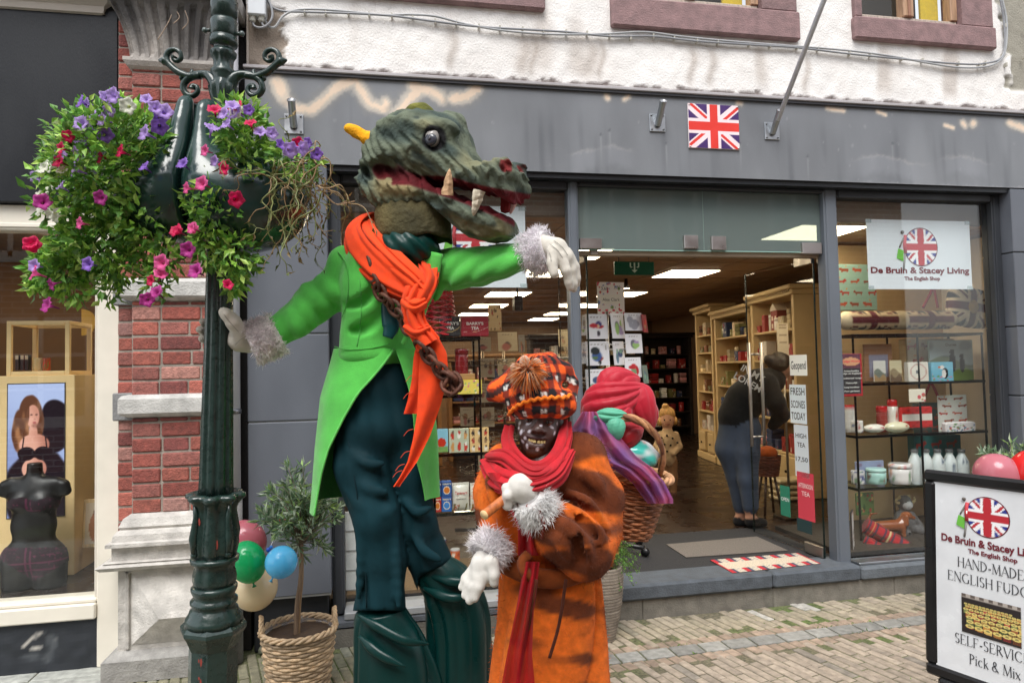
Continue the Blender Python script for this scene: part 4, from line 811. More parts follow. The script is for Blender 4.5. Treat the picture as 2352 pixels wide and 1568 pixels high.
SWD = {'H': .9, 'A': .85, 'N': .92, 'D': .88, 'M': 1.02, 'E': .76, 'G': .95, 'L': .72, 'I': .32, 'S': .64, 'F': .68, 'U': .88, 'R': .8, 'V': .82, 'C': .92, 'P': .68, '-': .48, 'i': .32, 'c': .62, 'k': .62, 'x': .56, '&': .88, ' ': .34}
def serif(b, s, o, x, y, size, width, col):
    tot = sum(SWD[c] for c in s); k = width/(tot*size); z = np.cross(x, y); px = -width/2
    def quad(p, q, w_):
        p, q = np.array(p), np.array(q); d = q-p; d = d/(np.hypot(*d)+1e-9); n_ = np.array((-d[1], d[0]))*w_/2; P4 = [p+n_, p-n_, q-n_, q+n_]; b.add([o+x*(px+a[0]*size*k)+y*a[1]*size for a in P4], [(0, 1, 2, 3)], col, 'paper')
    for c in s:
        for st in SF[c]:
            if st[0] in 'tn':
                _, x0, y0, x1, y1 = st; quad((x0, y0), (x1, y1), .12 if st[0] == 't' else .045)
                if abs(x1-x0) < .1 and abs(y1-y0) > .5:
                    for yy in (y0, y1): quad((x0-.12, yy+(.015 if yy < .5 else -.015)), (x0+.12, yy+(.015 if yy < .5 else -.015)), .035)
                elif c in 'AV' and abs(y1-y0) > .5: e = (x0, y0) if (y0 < .5) == (c == 'A') else (x1, y1); quad((e[0]-.11, e[1]), (e[0]+.11, e[1]), .035)
            else:
                _, cx, cy, rx, ry, a0, a1 = st; A = np.radians(np.linspace(a0, a1, 15))
                for i in range(14):
                    am = (A[i]+A[i+1])/2; w_ = .045+.085*abs(math.cos(am))**1.5; r_ = lambda a: (cx+(rx-.03)*math.cos(a), cy+(ry-.02)*math.sin(a)); quad(r_(A[i]-.03), r_(A[i+1]+.03), w_)
        px += SWD[c]*size*k
# ---- pavement sign
sgx = RT*.499-FW*.867; sgx[2] = 0; sgx /= np.linalg.norm(sgx); TL = P(2121, 1077, 3.0); sgn_ = np.cross(sgx, Z_); sgn_ = sgn_ if sgn_@(CAM-TL) > 0 else -sgn_
sgz = Z_+sgn_*-.0; lean = -.05; sgz = Z_-sgn_*.06; sgz /= np.linalg.norm(sgz); HB, WBD = .865, .515; BLc = TL-sgz*HB; foot = BLc+sgx*WBD/2; foot[2] = 0
t = thing('pavement_sign', foot, 'black framed white pavement sign advertising hand-made English fudge', 'sign'); R3 = np.stack([sgx, -sgn_, sgz], 1)
def sp(u, v, o=0.0): return BLc+sgx*u*1.0+sgz*v+sgn_*o
b = MB(); fw_ = .048
for (u0, v0, u1, v1) in ((0, 0, WBD, fw_), (0, HB-fw_, WBD, HB), (0, fw_, fw_, HB-fw_), (WBD-fw_, fw_, WBD, HB-fw_)): b.box(sp((u0+u1)/2, (v0+v1)/2, -.01), (u1-u0, .036, v1-v0), (20, 20, 22), 'plastic', R3, .010)
b.build('frame', t)
b = MB(); b.box(sp(WBD/2, HB/2, -.008), (WBD-2*fw_+.01, .012, HB-2*fw_+.01), (226, 230, 234), 'gloss', R3); bd = b.build('board', t)
cxu = .257
b = MB(); emblem(b, sp(cxu-.005, HB-.165, -.001), sgx, sgz, .078); b.build('emblem', bd)
b = MB(); TC = (58, 60, 66)
b.text('De Bruin & Stacey Living', sp(cxu, HB-.290, .0005), sgx, sgz, .042, MR, 'paper', .032, width=.37); b.text('The English Shop', sp(cxu+.01, HB-.322, .0005), sgx, sgz, .025, MR, 'paper', .035, width=.18)
serif(b, 'HAND-MADE', sp(cxu, HB-.385, .0005), sgx, sgz, .040, .245, TC); serif(b, 'ENGLISH FUDGE', sp(cxu, HB-.448, .0005), sgx, sgz, .040, .325, TC); serif(b, 'SELF-SERVICE', sp(cxu, HB-.698, .0005), sgx, sgz, .040, .275, TC); serif(b, 'Pick & Mix', sp(cxu+.01, HB-.766, .0005), sgx, sgz, .040, .185, TC); b.build('lettering', bd)
def jars(u, v):
    C = np.zeros(u.shape+(3,))+np.array((38, 32, 32.)); C = mixc(C, (176, 168, 160), sst(.88, .92, v)); C = mixc(C, (96, 86, 80), sst(.9, .95, v)*(np.sin(u*40) > 0)); r_ = random.Random(3)
    for row in range(6, -1, -1):
        y0 = .18+.60*(1-(1-row/7)**1.5); s = .075-.0075*row
        for i in range(int(1/(s*2.1))+3):
            x0 = (i+.5*(row % 2))*s*2.1-.04*row+.14*(1-row/6); bc = [(176, 120, 60), (150, 86, 50), (196, 160, 90), (170, 60, 60), (110, 120, 70)][r_.randrange(5)]
            if x0 < .05+.22*(1-row/6)*0: continue
            m_ = (np.abs(u-x0) < s*.9)*(v < y0)*(v > y0-s*2.4)*(v > .04+.1*(1-u)); C = mixc(C, np.array(bc)*(.8+.3*math.sin(i)), m_*.95); C = mixc(C, np.array(bc)*1.35, m_*(np.sin(u*190)*np.sin(v*160) > .3)*.5)
            e = np.hypot((u-x0)/s, (v-y0)/(s*.62)); C = mixc(C, (222, 204, 120), e < 1.0); C = mixc(C, (90, 84, 60), (e < .45)*.6)
    return C
b = MB(); b.pic(sp(cxu-.108, HB-.645, .0008), sgx, sgz, .216, .155, 150, 72, jars, 'paper'); b.build('photo_print', bd)
b = MB()
for u in (.13, .165, .36, .395): b.tube([sp(u, -.03, -.02), sp(u, -.03, -.02)*A3(1, 1, 0)+A3(0, 0, .05)], .016, (26, 26, 28), 'plastic', 12)
b.build('leg', t); b = MB(); b.box(sp(.15, -.02, -.012), (.20, .05, .05), (24, 24, 26), 'plastic', R3, .014); b.box(sp(.378, -.02, -.012), (.20, .05, .05), (24, 24, 26), 'plastic', R3, .014); b.build('leg_bracket', t)
b = MB(); c = foot+A3(0, 0, .03)-sgn_*.02; b.box(c, (.5, .30, .06), (26, 26, 28), 'plastic', np.stack([sgx, -sgn_, Z_], 1), .02); b.build('foot', t)
# ---- potted olive trees with balloons
def weave(b, c, r0, r1, h, rows, col, dk, n=72, wob=.0045, st=24):
    for i in range(rows):
        z = h*(i+.5)/rows; r_ = r0+(r1-r0)*(z/h)**.8; ph = math.pi*(i % 2)
        A = np.linspace(0, 2*math.pi, n, endpoint=False); q = np.stack([(r_+wob*np.cos(A*st/2+ph))*np.cos(A), (r_+wob*np.cos(A*st/2+ph))*np.sin(A), np.full(n, z)+.0012*np.sin(7*A+i)], 1)
        b.tube(q+c, h/rows*.52, tuple(np.array(col)*random.uniform(.78, 1.12)), 'wicker', 6, closed=True)
    for k in range(st):
        a = 2*math.pi*(k+.5)/st*1.0; b.tube([c+A3(r0*math.cos(a), r0*math.sin(a), 0), c+A3((r0+(r1-r0)*.57)*math.cos(a), (r0+(r1-r0)*.57)*math.sin(a), h*.5), c+A3(r1*math.cos(a), r1*math.sin(a), h)], .0045, dk, 'wicker', 5)
bc = G(687, 1592); bc = A3(bc[0], -.56, 0)
t = thing('wicker_pot', bc, 'round wicker basket pot with two handles standing before the grey pier', 'basket'); b = MB(); weave(b, bc, .142, .185, .335, 20, (186, 160, 128), (140, 112, 84)); b.lathe([(0, .01), (.14, .01), (.178, .31), (.175, .31)], bc, (70, 54, 42), 'wicker', 24); b.build('body', t)
b = MB()
for k in range(3):
    A = np.linspace(0, 2*math.pi, 90, endpoint=False); q = np.stack([(.188+.010*np.cos(9*A+k*2.1))*np.cos(A), (.188+.010*np.cos(9*A+k*2.1))*np.sin(A), .338+.010*np.sin(9*A+k*2.1)], 1); b.tube(q+bc, .0085, (190, 164, 132), 'wicker', 6, closed=True)
b.build('rim', t)
for s_ in (-1, 1):
    b = MB()
    for k in (0, 1, 2):
        A = np.linspace(0, math.pi, 16); q = np.stack([s_*(.185+.006*np.cos(6*A+k*2.1)), .055*np.cos(A)+.004*np.sin(6*A+k*2.1), .335+.085*np.sin(A)+.004*np.cos(6*A+k*2.1)], 1)@rotm('z', 8).T; b.tube(q+bc, .008, (182, 154, 120), 'wicker', 6)
    b.build('handle', t)
b = MB(); A = np.linspace(0, 2*math.pi, 60, endpoint=False); b.grid(np.stack([np.stack([(r_+.005*np.sin(11*A+z*60)+.004*np.sin(23*A))*np.cos(A), (r_+.005*np.sin(11*A+z*60)+.004*np.sin(23*A))*np.sin(A), np.full(60, z)+.008*np.sin(5*A)*(z > .3)], 1)+bc for r_, z in ((.155, .25), (.168, .28), (.172, .31), (.178, .335))]), (196, 196, 200), 'clear', True, True); b.build('plastic_liner', t)
b = MB(); U = np.linspace(0, 1, 12); X = np.stack([np.stack([u*.168*np.cos(A), u*.168*np.sin(A), .275+.008*np.sin(9*A+u*20)*np.sin(u*30)], 1)+bc for u in U]); b.grid(X, (64, 46, 34), 'soil', True, True); b.build('soil', t)
pot = t
def olive(c, lab, seed, rx=.235, rz=.27, zc=.90, n=1250):
    r = np.random.default_rng(seed); t = thing('olive_tree', c+A3(0, 0, .27), lab, 'tree')
    b = MB(); top = c+A3(.015, 0, zc-.12); b.tube(catmull([c+A3(-.015, 0, .27), c+A3(-.008, .0, .45), c+A3(.012, .004, .6), top], 5), np.linspace(.013, .009, 16), (126, 104, 84), 'wood', 8); b.tube(catmull([c+A3(.0, .006, .27), c+A3(.006, .012, .45), c+A3(.02, .008, .6), top+A3(.006, .006, 0)], 5), .007, (150, 122, 92), 'wood', 7); b.build('trunk', t)
    lp = []; ld = []; b = MB(); cc = c+A3(.01, 0, zc)
    for i in range(64):
        u = r.normal(size=3); u /= np.linalg.norm(u); u[2] = abs(u[2]) if i % 3 else u[2]; e = cc+u*np.array((rx, rx*.9, rz))*r.uniform(.6, 1.08); q = catmull([top, top+(e-top)*.5+A3(0, 0, .03)+r.normal(size=3)*.02, e], 8); b.tube(q, np.linspace(.0045, .0014, len(q)), (118, 104, 86), 'wood', 5)
        for j in range(5, len(q)):
            for s_ in range(2): d_ = (q[j]-q[j-1]); d_ /= np.linalg.norm(d_); lp.append(q[j]); ld.append(d_*.6+r.normal(size=3)*.55+A3(0, 0, .15))
        for j in range(4): lp.append(e); ld.append(u+r.normal(size=3)*.5)
    b.build('branch', t); lp = np.array(lp); k = len(lp); col = np.where(r.random((k, 1)) < .35, np.array([(176, 190, 166)]), np.array([(104, 130, 98)])); col = np.where(r.random((k, 1)) < .16, np.array([(150, 178, 108)]), col)*r.uniform(.8, 1.15, (k, 1))
    b = MB(); b.leaves(lp, np.array(ld), r.uniform(.046, .078, k), r.uniform(.011, .017, k), col, bend=.2, seed=seed); b.build('crown', t); return t
ol = olive(bc, 'small round-headed olive tree in the wicker pot by the grey pier', 5)
rc_ = P(2345, 1300, 4.0); rc_ = A3(rc_[0]+.02, rc_[1], 0)
dup(pot, rc_, 'round wicker basket pot half hidden behind the pavement sign', None, .6); o2 = dup(ol, rc_+A3(0, 0, .27), 'small olive tree rising behind the pavement sign', None, 2.1)
def balloon(x, y, d, rpx, col, lab, tilt=(0, 0, 1), asp=1.18):
    c = P(x, y, d); r_ = rpx*d/FPX; ax = np.array(tilt, float); ax /= np.linalg.norm(ax); b = MB(); n_ = 20; pr_ = []
    for i in range(n_+1): a = math.pi*i/n_; z = -math.cos(a)*asp; k = math.sin(a)*(1-.10*math.cos(a)*-1*.6) ; pr_.append((max(0, r_*k*(1+.06*z/asp)), r_*z-(r_*.07 if i == 0 else 0)))
    t = thing('balloon', c-ax*r_*asp, lab, 'balloon'); b.lathe(pr_, c, col, 'balloon', 32, ax); b.build('skin', t); b = MB(); b.lathe([(.012, -.018), (.005, -.008), (.004, 0), (.010, .012)], c-ax*(r_*asp+.004), tuple(np.array(col)*.8), 'balloon', 10, ax); b.build('knot', t); return t
balloon(566, 1238, 3.66, 41, (196, 110, 122), 'dusty pink balloon behind the green balloon by the lamp post', (-.7, .2, .6)); balloon(569, 1290, 3.42, 40, (28, 176, 104), 'green balloon beside the lamp post', (-.25, 0, 1), 1.22); balloon(646, 1290, 3.36, 36, (96, 196, 240), 'sky blue balloon in front of the olive tree', (.5, .3, .9), 1.02); balloon(586, 1348, 3.6, 50, (230, 212, 176), 'cream balloon, lowest of the bunch by the lamp post', (-.2, .1, -1), 1.05)
balloon(2292, 1092, 3.72, 48, (204, 122, 134), 'dusty pink balloon above the pavement sign', (-.5, .1, .6), 1.1); balloon(2368, 1085, 3.66, 44, (226, 44, 44), 'bright red balloon at the edge beside the pavement sign', (.2, .1, 1))
b = MB(); k0 = P(617, 1262, 3.42); b.tube(catmull([k0, P(632, 1232, 3.5), P(648, 1200, 3.6)], 5), .0018, (206, 206, 210), 'plastic', 5); b.tube(catmull([P(640, 1195, 3.55), P(652, 1192, 3.55), P(668, 1198, 3.55), P(676, 1212, 3.55)], 5), .0035, (196, 40, 44), 'plastic', 5)
b.ell(k0, .013, (40, 90, 190), 'balloon', 8); b.ell(k0+A3(.012, 0, .012), .010, (60, 130, 210), 'balloon', 8); b.build('balloon_ribbon', None, 'thin ribbon tying the balloon bunch to the olive tree', 'ribbon')
# ---- tall ribbed planter by the door
pc_ = G(1386, 1466); t = thing('tall_planter', pc_, 'tall ribbed grey-brown planter standing at the shop step', 'planter'); b = MB(); rows = 64; r = np.random.default_rng(2)
def prf(u): return .072+.060*math.sin(min(1, u*1.15)*math.pi*.5)-.006*max(0, u-.85)/.15
b.lathe([(prf(i/rows)+.0022*math.sin(i*2.4)+r.normal()*.0008, .45*i/rows) for i in range(rows+1)]+[(.112, .45), (.108, .40)], pc_, np.array([np.array((128, 118, 106))*(1+.16*math.sin(i*2.4)) for i in range(rows+3)]), 'stone', 40, rf=lambda a, i, h: 1+.006*math.sin(a*3+i*.5)); b.build('pot', t)
b = MB(); b.lathe([(0, .415), (.11, .41)], pc_, (52, 42, 34), 'soil', 20); b.build('soil', t)
r = np.random.default_rng(21); pl_ = thing('trailing_plant', pc_+A3(0, 0, .42), 'small-leaved green trailing plant in the tall ribbed planter', 'plant'); b = MB(); lp = []
for i in range(95):
    a = r.uniform(0, 6.28); sp_ = r.uniform(.05, .2); q = catmull([pc_+A3(0, 0, .42), pc_+A3(math.cos(a)*sp_*.5+.02, math.sin(a)*sp_*.4, .42+r.uniform(.06, .2)), pc_+A3(math.cos(a)*sp_*1.0+.05*(math.cos(a) > 0), math.sin(a)*sp_*.8, .42+r.uniform(-.1, .16))], 7); b.tube(q, .0012, (96, 110, 60), 'leaf', 4)
    for j in range(3, len(q)): lp += [q[j]+r.normal(size=3)*.008 for _ in range(2)]
b.build('stem', pl_); lp = np.array(lp); k = len(lp); b = MB(); b.leaves(lp, r.normal(size=(k, 3))+A3(0, -.3, .2), r.uniform(.010, .019, k), r.uniform(.008, .013, k), np.array([(104, 150, 62)])*r.uniform(.65, 1.2, (k, 1)), seed=8); b.build('foliage', pl_)
# ================================================================ PEOPLE
def PP(l, d=None): return [P(q[0], q[1], q[2] if len(q) > 2 else d) for q in l]
def px_of(V):                                                           # where a point lies, in the units the poses were laid out in
    q = np.asarray(V)-CAM; d = q@FW; return 1176+FPX*(q@RT)/d, 784-FPX*(q@UP)/d
def vol_for(pts, pad, h): p = np.array(pts); return Vol(p.min(0)-pad, p.max(0)+pad, h)
def sheet(b, L_, R_, d, n, col, mat, wave=.012, fq=3, th=.004, seed=0, bulge=0.0, m=14):
    ys = [q[1] for q in L_]; Y = np.linspace(ys[0], ys[-1], n); lx = np.interp(Y, ys, [q[0] for q in L_]); rx = np.interp(Y, [q[1] for q in R_], [q[0] for q in R_]); r = np.random.default_rng(seed); ph = r.uniform(0, 6)
    dd = np.interp(Y, [q[1] for q in L_], d) if not np.isscalar(d) else np.full(n, d); Xa = []
    for i in range(n):
        row = []
        for j in range(m):
            s = j/(m-1); row.append(P(lx[i]+(rx[i]-lx[i])*s, Y[i], dd[i]+wave*math.sin(fq*2*math.pi*s+ph+Y[i]*.008)+.4*wave*math.sin(fq*5*s+Y[i]*.03)-bulge*math.sin(math.pi*s)))
        Xa.append(row)
    Xa = np.array(Xa); b.grid(Xa, col, mat, True); b.grid(Xa+FW*th, col, mat, True, flip=True)
    ec = np.asarray(col, float).reshape(-1, 3).mean(0)
    for e in (0, -1): b.grid(np.stack([Xa[:, e], Xa[:, e]+FW*th], 1), ec, mat, False)
    for e in (0, -1): b.grid(np.stack([Xa[e], Xa[e]+FW*th], 1), ec, mat, False)
def fur(b, a, c, r0, r1, n, L, col, seed=0, wd=.0035, mat='fur', droop=.3):
    r = np.random.default_rng(seed); a = np.asarray(a); c = np.asarray(c); ax = c-a; ln = np.linalg.norm(ax); x, y, z = frame(ax/ln)
    t = r.random(n); an = r.uniform(0, 2*math.pi, n); k = r0+(r1-r0)*t; rad = x[None]*np.cos(an)[:, None]+y[None]*np.sin(an)[:, None]
    p = a+ax*t[:, None]+rad*(k*r.uniform(.86, 1.0, n))[:, None]; d = rad+z[None]*r.normal(0, .55, n)[:, None]+r.normal(0, .35, (n, 3))-Z_*droop; d /= np.linalg.norm(d, axis=1, keepdims=True)
    s = np.cross(d, r.normal(size=(n, 3))); s /= np.linalg.norm(s, axis=1, keepdims=True); l = L*r.uniform(.5, 1.15, n)[:, None]; cu = r.normal(0, .35, (n, 3))*l
    V = np.stack([p-s*wd, p+s*wd, p+d*l*.55+s*wd*.7+cu*.3, p+d*l*.55-s*wd*.7+cu*.3, p+d*l+cu], 1).reshape(-1, 3); F = []
    for i in range(n): q = 5*i; F += [(q, q+1, q+2, q+3), (q+3, q+2, q+4)]
    C = np.repeat(np.array(col)*r.uniform(.82, 1.06, (n, 1)), 5, 0); b.add(V, F, C, mat)
    m_ = 20; tt = np.linspace(0, 1, 8); X = [[a+ax*u+(x*math.cos(q)+y*math.sin(q))*((r0+(r1-r0)*u)*.93*(1-.25*(u in (0, 1)))) for q in np.linspace(0, 2*math.pi, m_, endpoint=False)] for u in tt]; b.grid(np.array(X), np.array(col)*1.0, mat, True, True)
    for e, k in ((X[0], a), (X[-1], c)): b.add(np.vstack([e, k]), [(i, (i+1) % m_, m_) for i in range(m_)], np.array(col)*.8, mat)
def pleat(x, k, ph=0.0, h=0.0):                                         # uneven pleats across x (0..1), drifting slowly along h
    return np.abs(np.sin(k*(x+.09*np.sin(5.1*x+ph+1.1*h)+.05*np.sin(11*x+2*ph-.8*h))*math.pi+ph))**.8-.55
def drape(b, path, rad, k, amp, col, mat, seed=0, sq=(1, 1), m=120, n=60, tw=0.0, up=None):   # hanging cloth: a tube whose folds run along it
    P_ = catmull(path, 10); t = np.linspace(0, 1, len(P_)); tt = np.linspace(0, 1, n); C_ = np.stack([np.interp(tt, t, P_[:, i]) for i in range(3)], 1); rr_ = np.interp(tt, np.linspace(0, 1, len(rad)), rad); aa = np.interp(tt, np.linspace(0, 1, len(amp)), amp)
    A = np.linspace(0, 1, m, endpoint=False); X = []
    for i in range(n):
        T = C_[min(i+1, n-1)]-C_[max(i-1, 0)]; T /= np.linalg.norm(T); x = RT-T*(RT@T); x /= np.linalg.norm(x); y = np.cross(T, x); f = pleat(A, k, seed, tt[i]*2.2); f = f*(.55+.45*np.sin(2*math.pi*A*2+seed)) ; r_ = rr_[i]+aa[i]*f; an = 2*math.pi*(A+tw*tt[i]); X.append(C_[i]+x*(r_*np.cos(an)*sq[0])[:, None]+y*(r_*np.sin(an)*sq[1])[:, None])
    X = np.array(X); c = col(X) if callable(col) else col; b.grid(X, c, mat, True, True); return X
def ribbon(b, path, w_, k, amp, col, mat, seed=0, bulge=.02, n=46, m=34, nrm=None, th=.004):     # pleated band of cloth along a path
    P_ = catmull(path, 10); t = np.linspace(0, 1, len(P_)); tt = np.linspace(0, 1, n); C_ = np.stack([np.interp(tt, t, P_[:, i]) for i in range(3)], 1); ww = np.interp(tt, np.linspace(0, 1, len(w_)), w_); s_ = np.linspace(-1, 1, m); X = []; Nn = []
    for i in range(n):
        T = C_[min(i+1, n-1)]-C_[max(i-1, 0)]; T /= np.linalg.norm(T); N = (-FW if nrm is None else nrm(C_[i])); N = N-T*(N@T); N /= np.linalg.norm(N); S_ = np.cross(T, N)
        f = amp*pleat((s_+1)/2, k, seed, tt[i]*2.5)*(1-.5*s_**6)+bulge*(1-s_**2); X.append(C_[i]+S_*(s_*ww[i]/2)[:, None]+N*f[:, None]); Nn.append(N)
    X = np.array(X); Y = X-np.array(Nn)[:, None]*th; c = col; b.grid(X, c, mat, True); b.grid(Y, c, mat, True, flip=True)
    for e in (0, -1): b.grid(np.stack([X[:, e], Y[:, e]], 1), c, mat, False); b.grid(np.stack([X[e], Y[e]], 1), c, mat, False)
def vnorm(V, F):
    F = np.array(F); n = np.cross(V[F[:, 2]]-V[F[:, 0]], V[F[:, 3]]-V[F[:, 1]]); N = np.zeros_like(V)
    for i in range(4): np.add.at(N, F[:, i], n)
    return N/(np.linalg.norm(N, axis=1, keepdims=True)+1e-9)
def fuzz(b, V, N, C, n, L, wd, seed, mat='fur', lean=.5):               # short pile standing on a cloth
    r = np.random.default_rng(seed); i = r.integers(0, len(V), n); p = V[i]+r.normal(0, .004, (n, 3)); d = N[i]+r.normal(0, lean, (n, 3))-Z_*.35; d /= np.linalg.norm(d, axis=1, keepdims=True); s = np.cross(d, r.normal(size=(n, 3))); s /= np.linalg.norm(s, axis=1, keepdims=True); l = L*r.uniform(.5, 1.2, n)[:, None]
    X = np.stack([p-s*wd-N[i]*.002, p+s*wd-N[i]*.002, p+d*l], 1).reshape(-1, 3); b.add(X, [(3*j, 3*j+1, 3*j+2) for j in range(n)], np.repeat(C[i]*r.uniform(.8, 1.12, (n, 1)), 3, 0), mat)
def ridges(v, lines, k=.03):                                            # folds laid over a sleeve: (x, y, depth, radius) strings; negative radius presses a valley
    for l in lines:
        pts = catmull(np.array([P(q[0], q[1], q[2]) for q in l]), 4); rs = np.interp(np.linspace(0, 1, len(pts)), np.linspace(0, 1, len(l)), [abs(q[3]) for q in l])
        for i in range(len(pts)-1):
            d = v.cap(pts[i], pts[i+1], rs[i], rs[i+1]); (v.cut if l[0][3] < 0 else v.u)(d, k)
# ---------------------------------------------------------------- the stilt walker in the crocodile mask
D0 = 2.72; s0 = D0/FPX
jt = dict(pel=P(868, 930, D0), chest=P(890, 660, D0), neck=P(935, 560, D0-.02), head=P(950, 470, D0), sl=P(798, 618, 2.70), el=P(720, 700, 2.66), wl=P(636, 762, 2.60), hl=P(560, 782, 2.57), sr=P(995, 622, 2.73), er=P(1100, 612, 2.64), wr=P(1205, 588, 2.55), hr=P(1268, 568, 2.50), kl=P(862, 1180, D0-.06), fl=P(872, 1430, D0-.03), kr=P(959, 1205, D0), fr=P(1020, 1400, D0+.06))
v = vol_for(list(jt.values()), .2, .016)
v.chain([jt['pel'], (jt['pel']+jt['chest'])/2, jt['chest'], jt['neck'], jt['head']], [.06, .07, .06, .032, .05]).chain([jt['chest'], jt['sl'], jt['el'], jt['wl'], jt['hl']], [.05, .045, .036, .029, .03]).chain([jt['chest'], jt['sr'], jt['er'], jt['wr'], jt['hr']], [.05, .045, .036, .028, .028]).chain([jt['pel'], jt['kl'], jt['fl']], [.05, .035, .03]).chain([jt['pel'], jt['kr'], jt['fr']], [.05, .03, .02])
V, F = v.mesh(); gp = P(930, 1540, D0); gp[2] = 0
b = MB(); b.add(V, F, (122, 74, 56), 'skin', True); croc = b.build('person', None, 'tall stilt walker in a crocodile mask and bright green tailcoat holding the lamp post', 'person', loc=gp)
f_ = RT*.75-FW*.66; f_[2] = 0; f_ /= np.linalg.norm(f_); l_ = np.cross(Z_, f_); Rb = np.stack([l_, f_, Z_], 1)        # facing right and towards us
# coat body and sleeves
v = vol_for([P(740, 545, D0), P(1020, 820, D0)]+[jt[k] for k in ('sl', 'el', 'wl', 'sr', 'er', 'wr')], .22, .0085)
v.u(v.ell(P(886, 665, D0), (.200, .135, .21), Rb), .02); v.u(v.ell(P(868, 778, D0), (.158, .118, .13), Rb), .07); v.u(v.ell(P(905, 600, D0), (.195, .09, .07), Rb), .05); v.u(v.ell(P(868, 818, D0), (.160, .122, .045), Rb), .05)
v.u(v.cap(P(792, 598, 2.69), P(795, 625, 2.69), .058, .062), .03)
v.chain([P(795, 620, 2.69), P(765, 668, 2.68), jt['el'], P(680, 735, 2.63), jt['wl']], [.075, .071, .070, .062, .057], .03)
v.chain([P(992, 622, 2.73), P(1045, 618, 2.69), jt['er'], P(1150, 601, 2.6), jt['wr']], [.080, .076, .070, .060, .052], .035)
v.u(v.cap(P(700, 690, 2.64), P(722, 672, 2.64), .035), .03)
wr_ = vnoise(v.p*A3(1, 1, 1), 34, 5); arm = np.minimum(v.cap(jt['sl'], jt['el'], .05), v.cap(jt['el'], jt['wl'], .05)); arm2 = v.cap(jt['sr'], jt['wr'], .05)
ax1 = (jt['wl']-jt['sl'])/np.linalg.norm(jt['wl']-jt['sl']); ax2 = (jt['wr']-jt['sr'])/np.linalg.norm(jt['wr']-jt['sr'])
f1 = vnoise(v.p, 26, 3)*.5; f2 = vnoise(v.p, 22, 6)*.5
ridges(v, [[(700, 660, 2.610, .012), (722, 690, 2.595, .020), (748, 705, 2.620, .010)], [(684, 690, 2.595, .012), (700, 715, 2.585, .018), (718, 745, 2.610, .010)], [(666, 712, 2.585, .008), (680, 740, 2.570, .014), (690, 765, 2.590, .008)], [(735, 640, 2.630, .010), (760, 670, 2.610, .016), (790, 680, 2.630, .008)], [(768, 590, 2.650, .012), (762, 640, 2.630, .010)]], .03)
ridges(v, [[(1010, 650, 2.640, .010), (1035, 615, 2.620, .018), (1075, 585, 2.610, .012)], [(1040, 655, 2.610, .008), (1075, 622, 2.580, .018), (1120, 590, 2.560, .012), (1150, 578, 2.550, .006)], [(1090, 645, 2.580, .006), (1125, 618, 2.535, .014), (1170, 592, 2.510, .010)], [(1140, 630, 2.540, .006), (1175, 608, 2.500, .012), (1200, 590, 2.490, .006)], [(1000, 600, 2.655, .016), (1008, 640, 2.650, .012), (1000, 690, 2.650, .006)]], .03)
ridges(v, [[(812, 760, 2.60, -.010), (850, 745, 2.575, -.013), (885, 715, 2.56, -.006)], [(800, 700, 2.59, -.006), (835, 690, 2.565, -.010), (865, 660, 2.555, -.005)]], .03)
v.D += (.0062*f1*np.exp(-np.maximum(arm, 0)/.03)*(arm < .06)+.0050*f2*np.exp(-np.maximum(arm2, 0)/.03)*(arm2 < .06)+.0016*wr_-.003*vnoise(v.p*A3(1, 1, .5), 18, 8)*np.exp(-((v.p[..., 2]-P(870, 770, D0)[2])/.14)**2)).astype(np.float32)
op = [P(958, 560, 2.56), P(925, 660, 2.54), P(903, 800, 2.55)]
for i, (r0, r1) in enumerate(((.085, .045), (.045, .012))): v.cut(v.cap(op[i]+FW*.02, op[i+1]+FW*.02, r0, r1), .008)
v.cut(v.ell(P(940, 540, D0), (.12, .11, .075)), .01); yb = P(870, 842, D0)[2]; v.D = np.maximum(v.D, (yb-v.p[..., 2]))
V, F = v.mesh(); GC = (88, 192, 80); coatb = MB(); coatb.add(V, F, np.tile(GC, (len(V), 1))*(1+.05*vnoise(V, 10, 2)[:, None]), 'felt', True)
# tails of the coat: cut away at the front, flaring, with a darker lining
n_t, n_s = 34, 60; Xo = np.zeros((n_t, n_s, 3)); Xi = Xo.copy()
for i in range(n_t):
    t = i/(n_t-1); y = 800+t*362; cx = np.interp(t, [0, .3, .6, 1], [870, 866, 864, 860]); a = np.interp(t, [0, .08, .3, .6, 1], [102, 108, 128, 138, 145]); dep = np.interp(t, [0, .3, 1], [.130, .19, .23])
    pL = np.interp(t, [0, .08, .25, .42, .6, .75, 1], [297, 286, 262, 247, 233, 226, 219]); pR = np.interp(t, [0, .1, .25, .45, .7, 1], [-61, -54, -47, -43, -42, -26])
    for j in range(n_s):
        sj = j/(n_s-1); ph = math.radians(pL+(pR-pL)*sj); fo = (.035*math.sin(ph*5+.6)+.02*math.sin(ph*11+2))*t*(1-.6*(sj < .1)); yy = y-(22*t if sj > .7 else 0)*min(1, (sj-.7)/.1 if sj > .7 else 0)+4*math.sin(ph*4)*t
        k = 1+fo; Xo[i, j] = P(cx+a*k*math.cos(ph), yy, D0)+FW*dep*k*math.sin(ph)*1.0
        k2 = k-.022; Xi[i, j] = P(cx+a*k2*math.cos(ph), yy, D0)+FW*dep*k2*math.sin(ph)
coatb.grid(Xo, GC, 'felt', True); coatb.grid(Xi, (28, 104, 40), 'felt', True, flip=True)
for e in (0, -1): coatb.grid(np.stack([Xo[:, e], Xi[:, e]], 1), (96, 198, 88), 'felt', False)
coatb.grid(np.stack([Xo[-1], Xi[-1]], 1), GC, 'felt', False)
coatb.tube(catmull(Xo[:, 0], 2), .0045, (98, 200, 90), 'felt', 6); coatb.build('coat', croc)
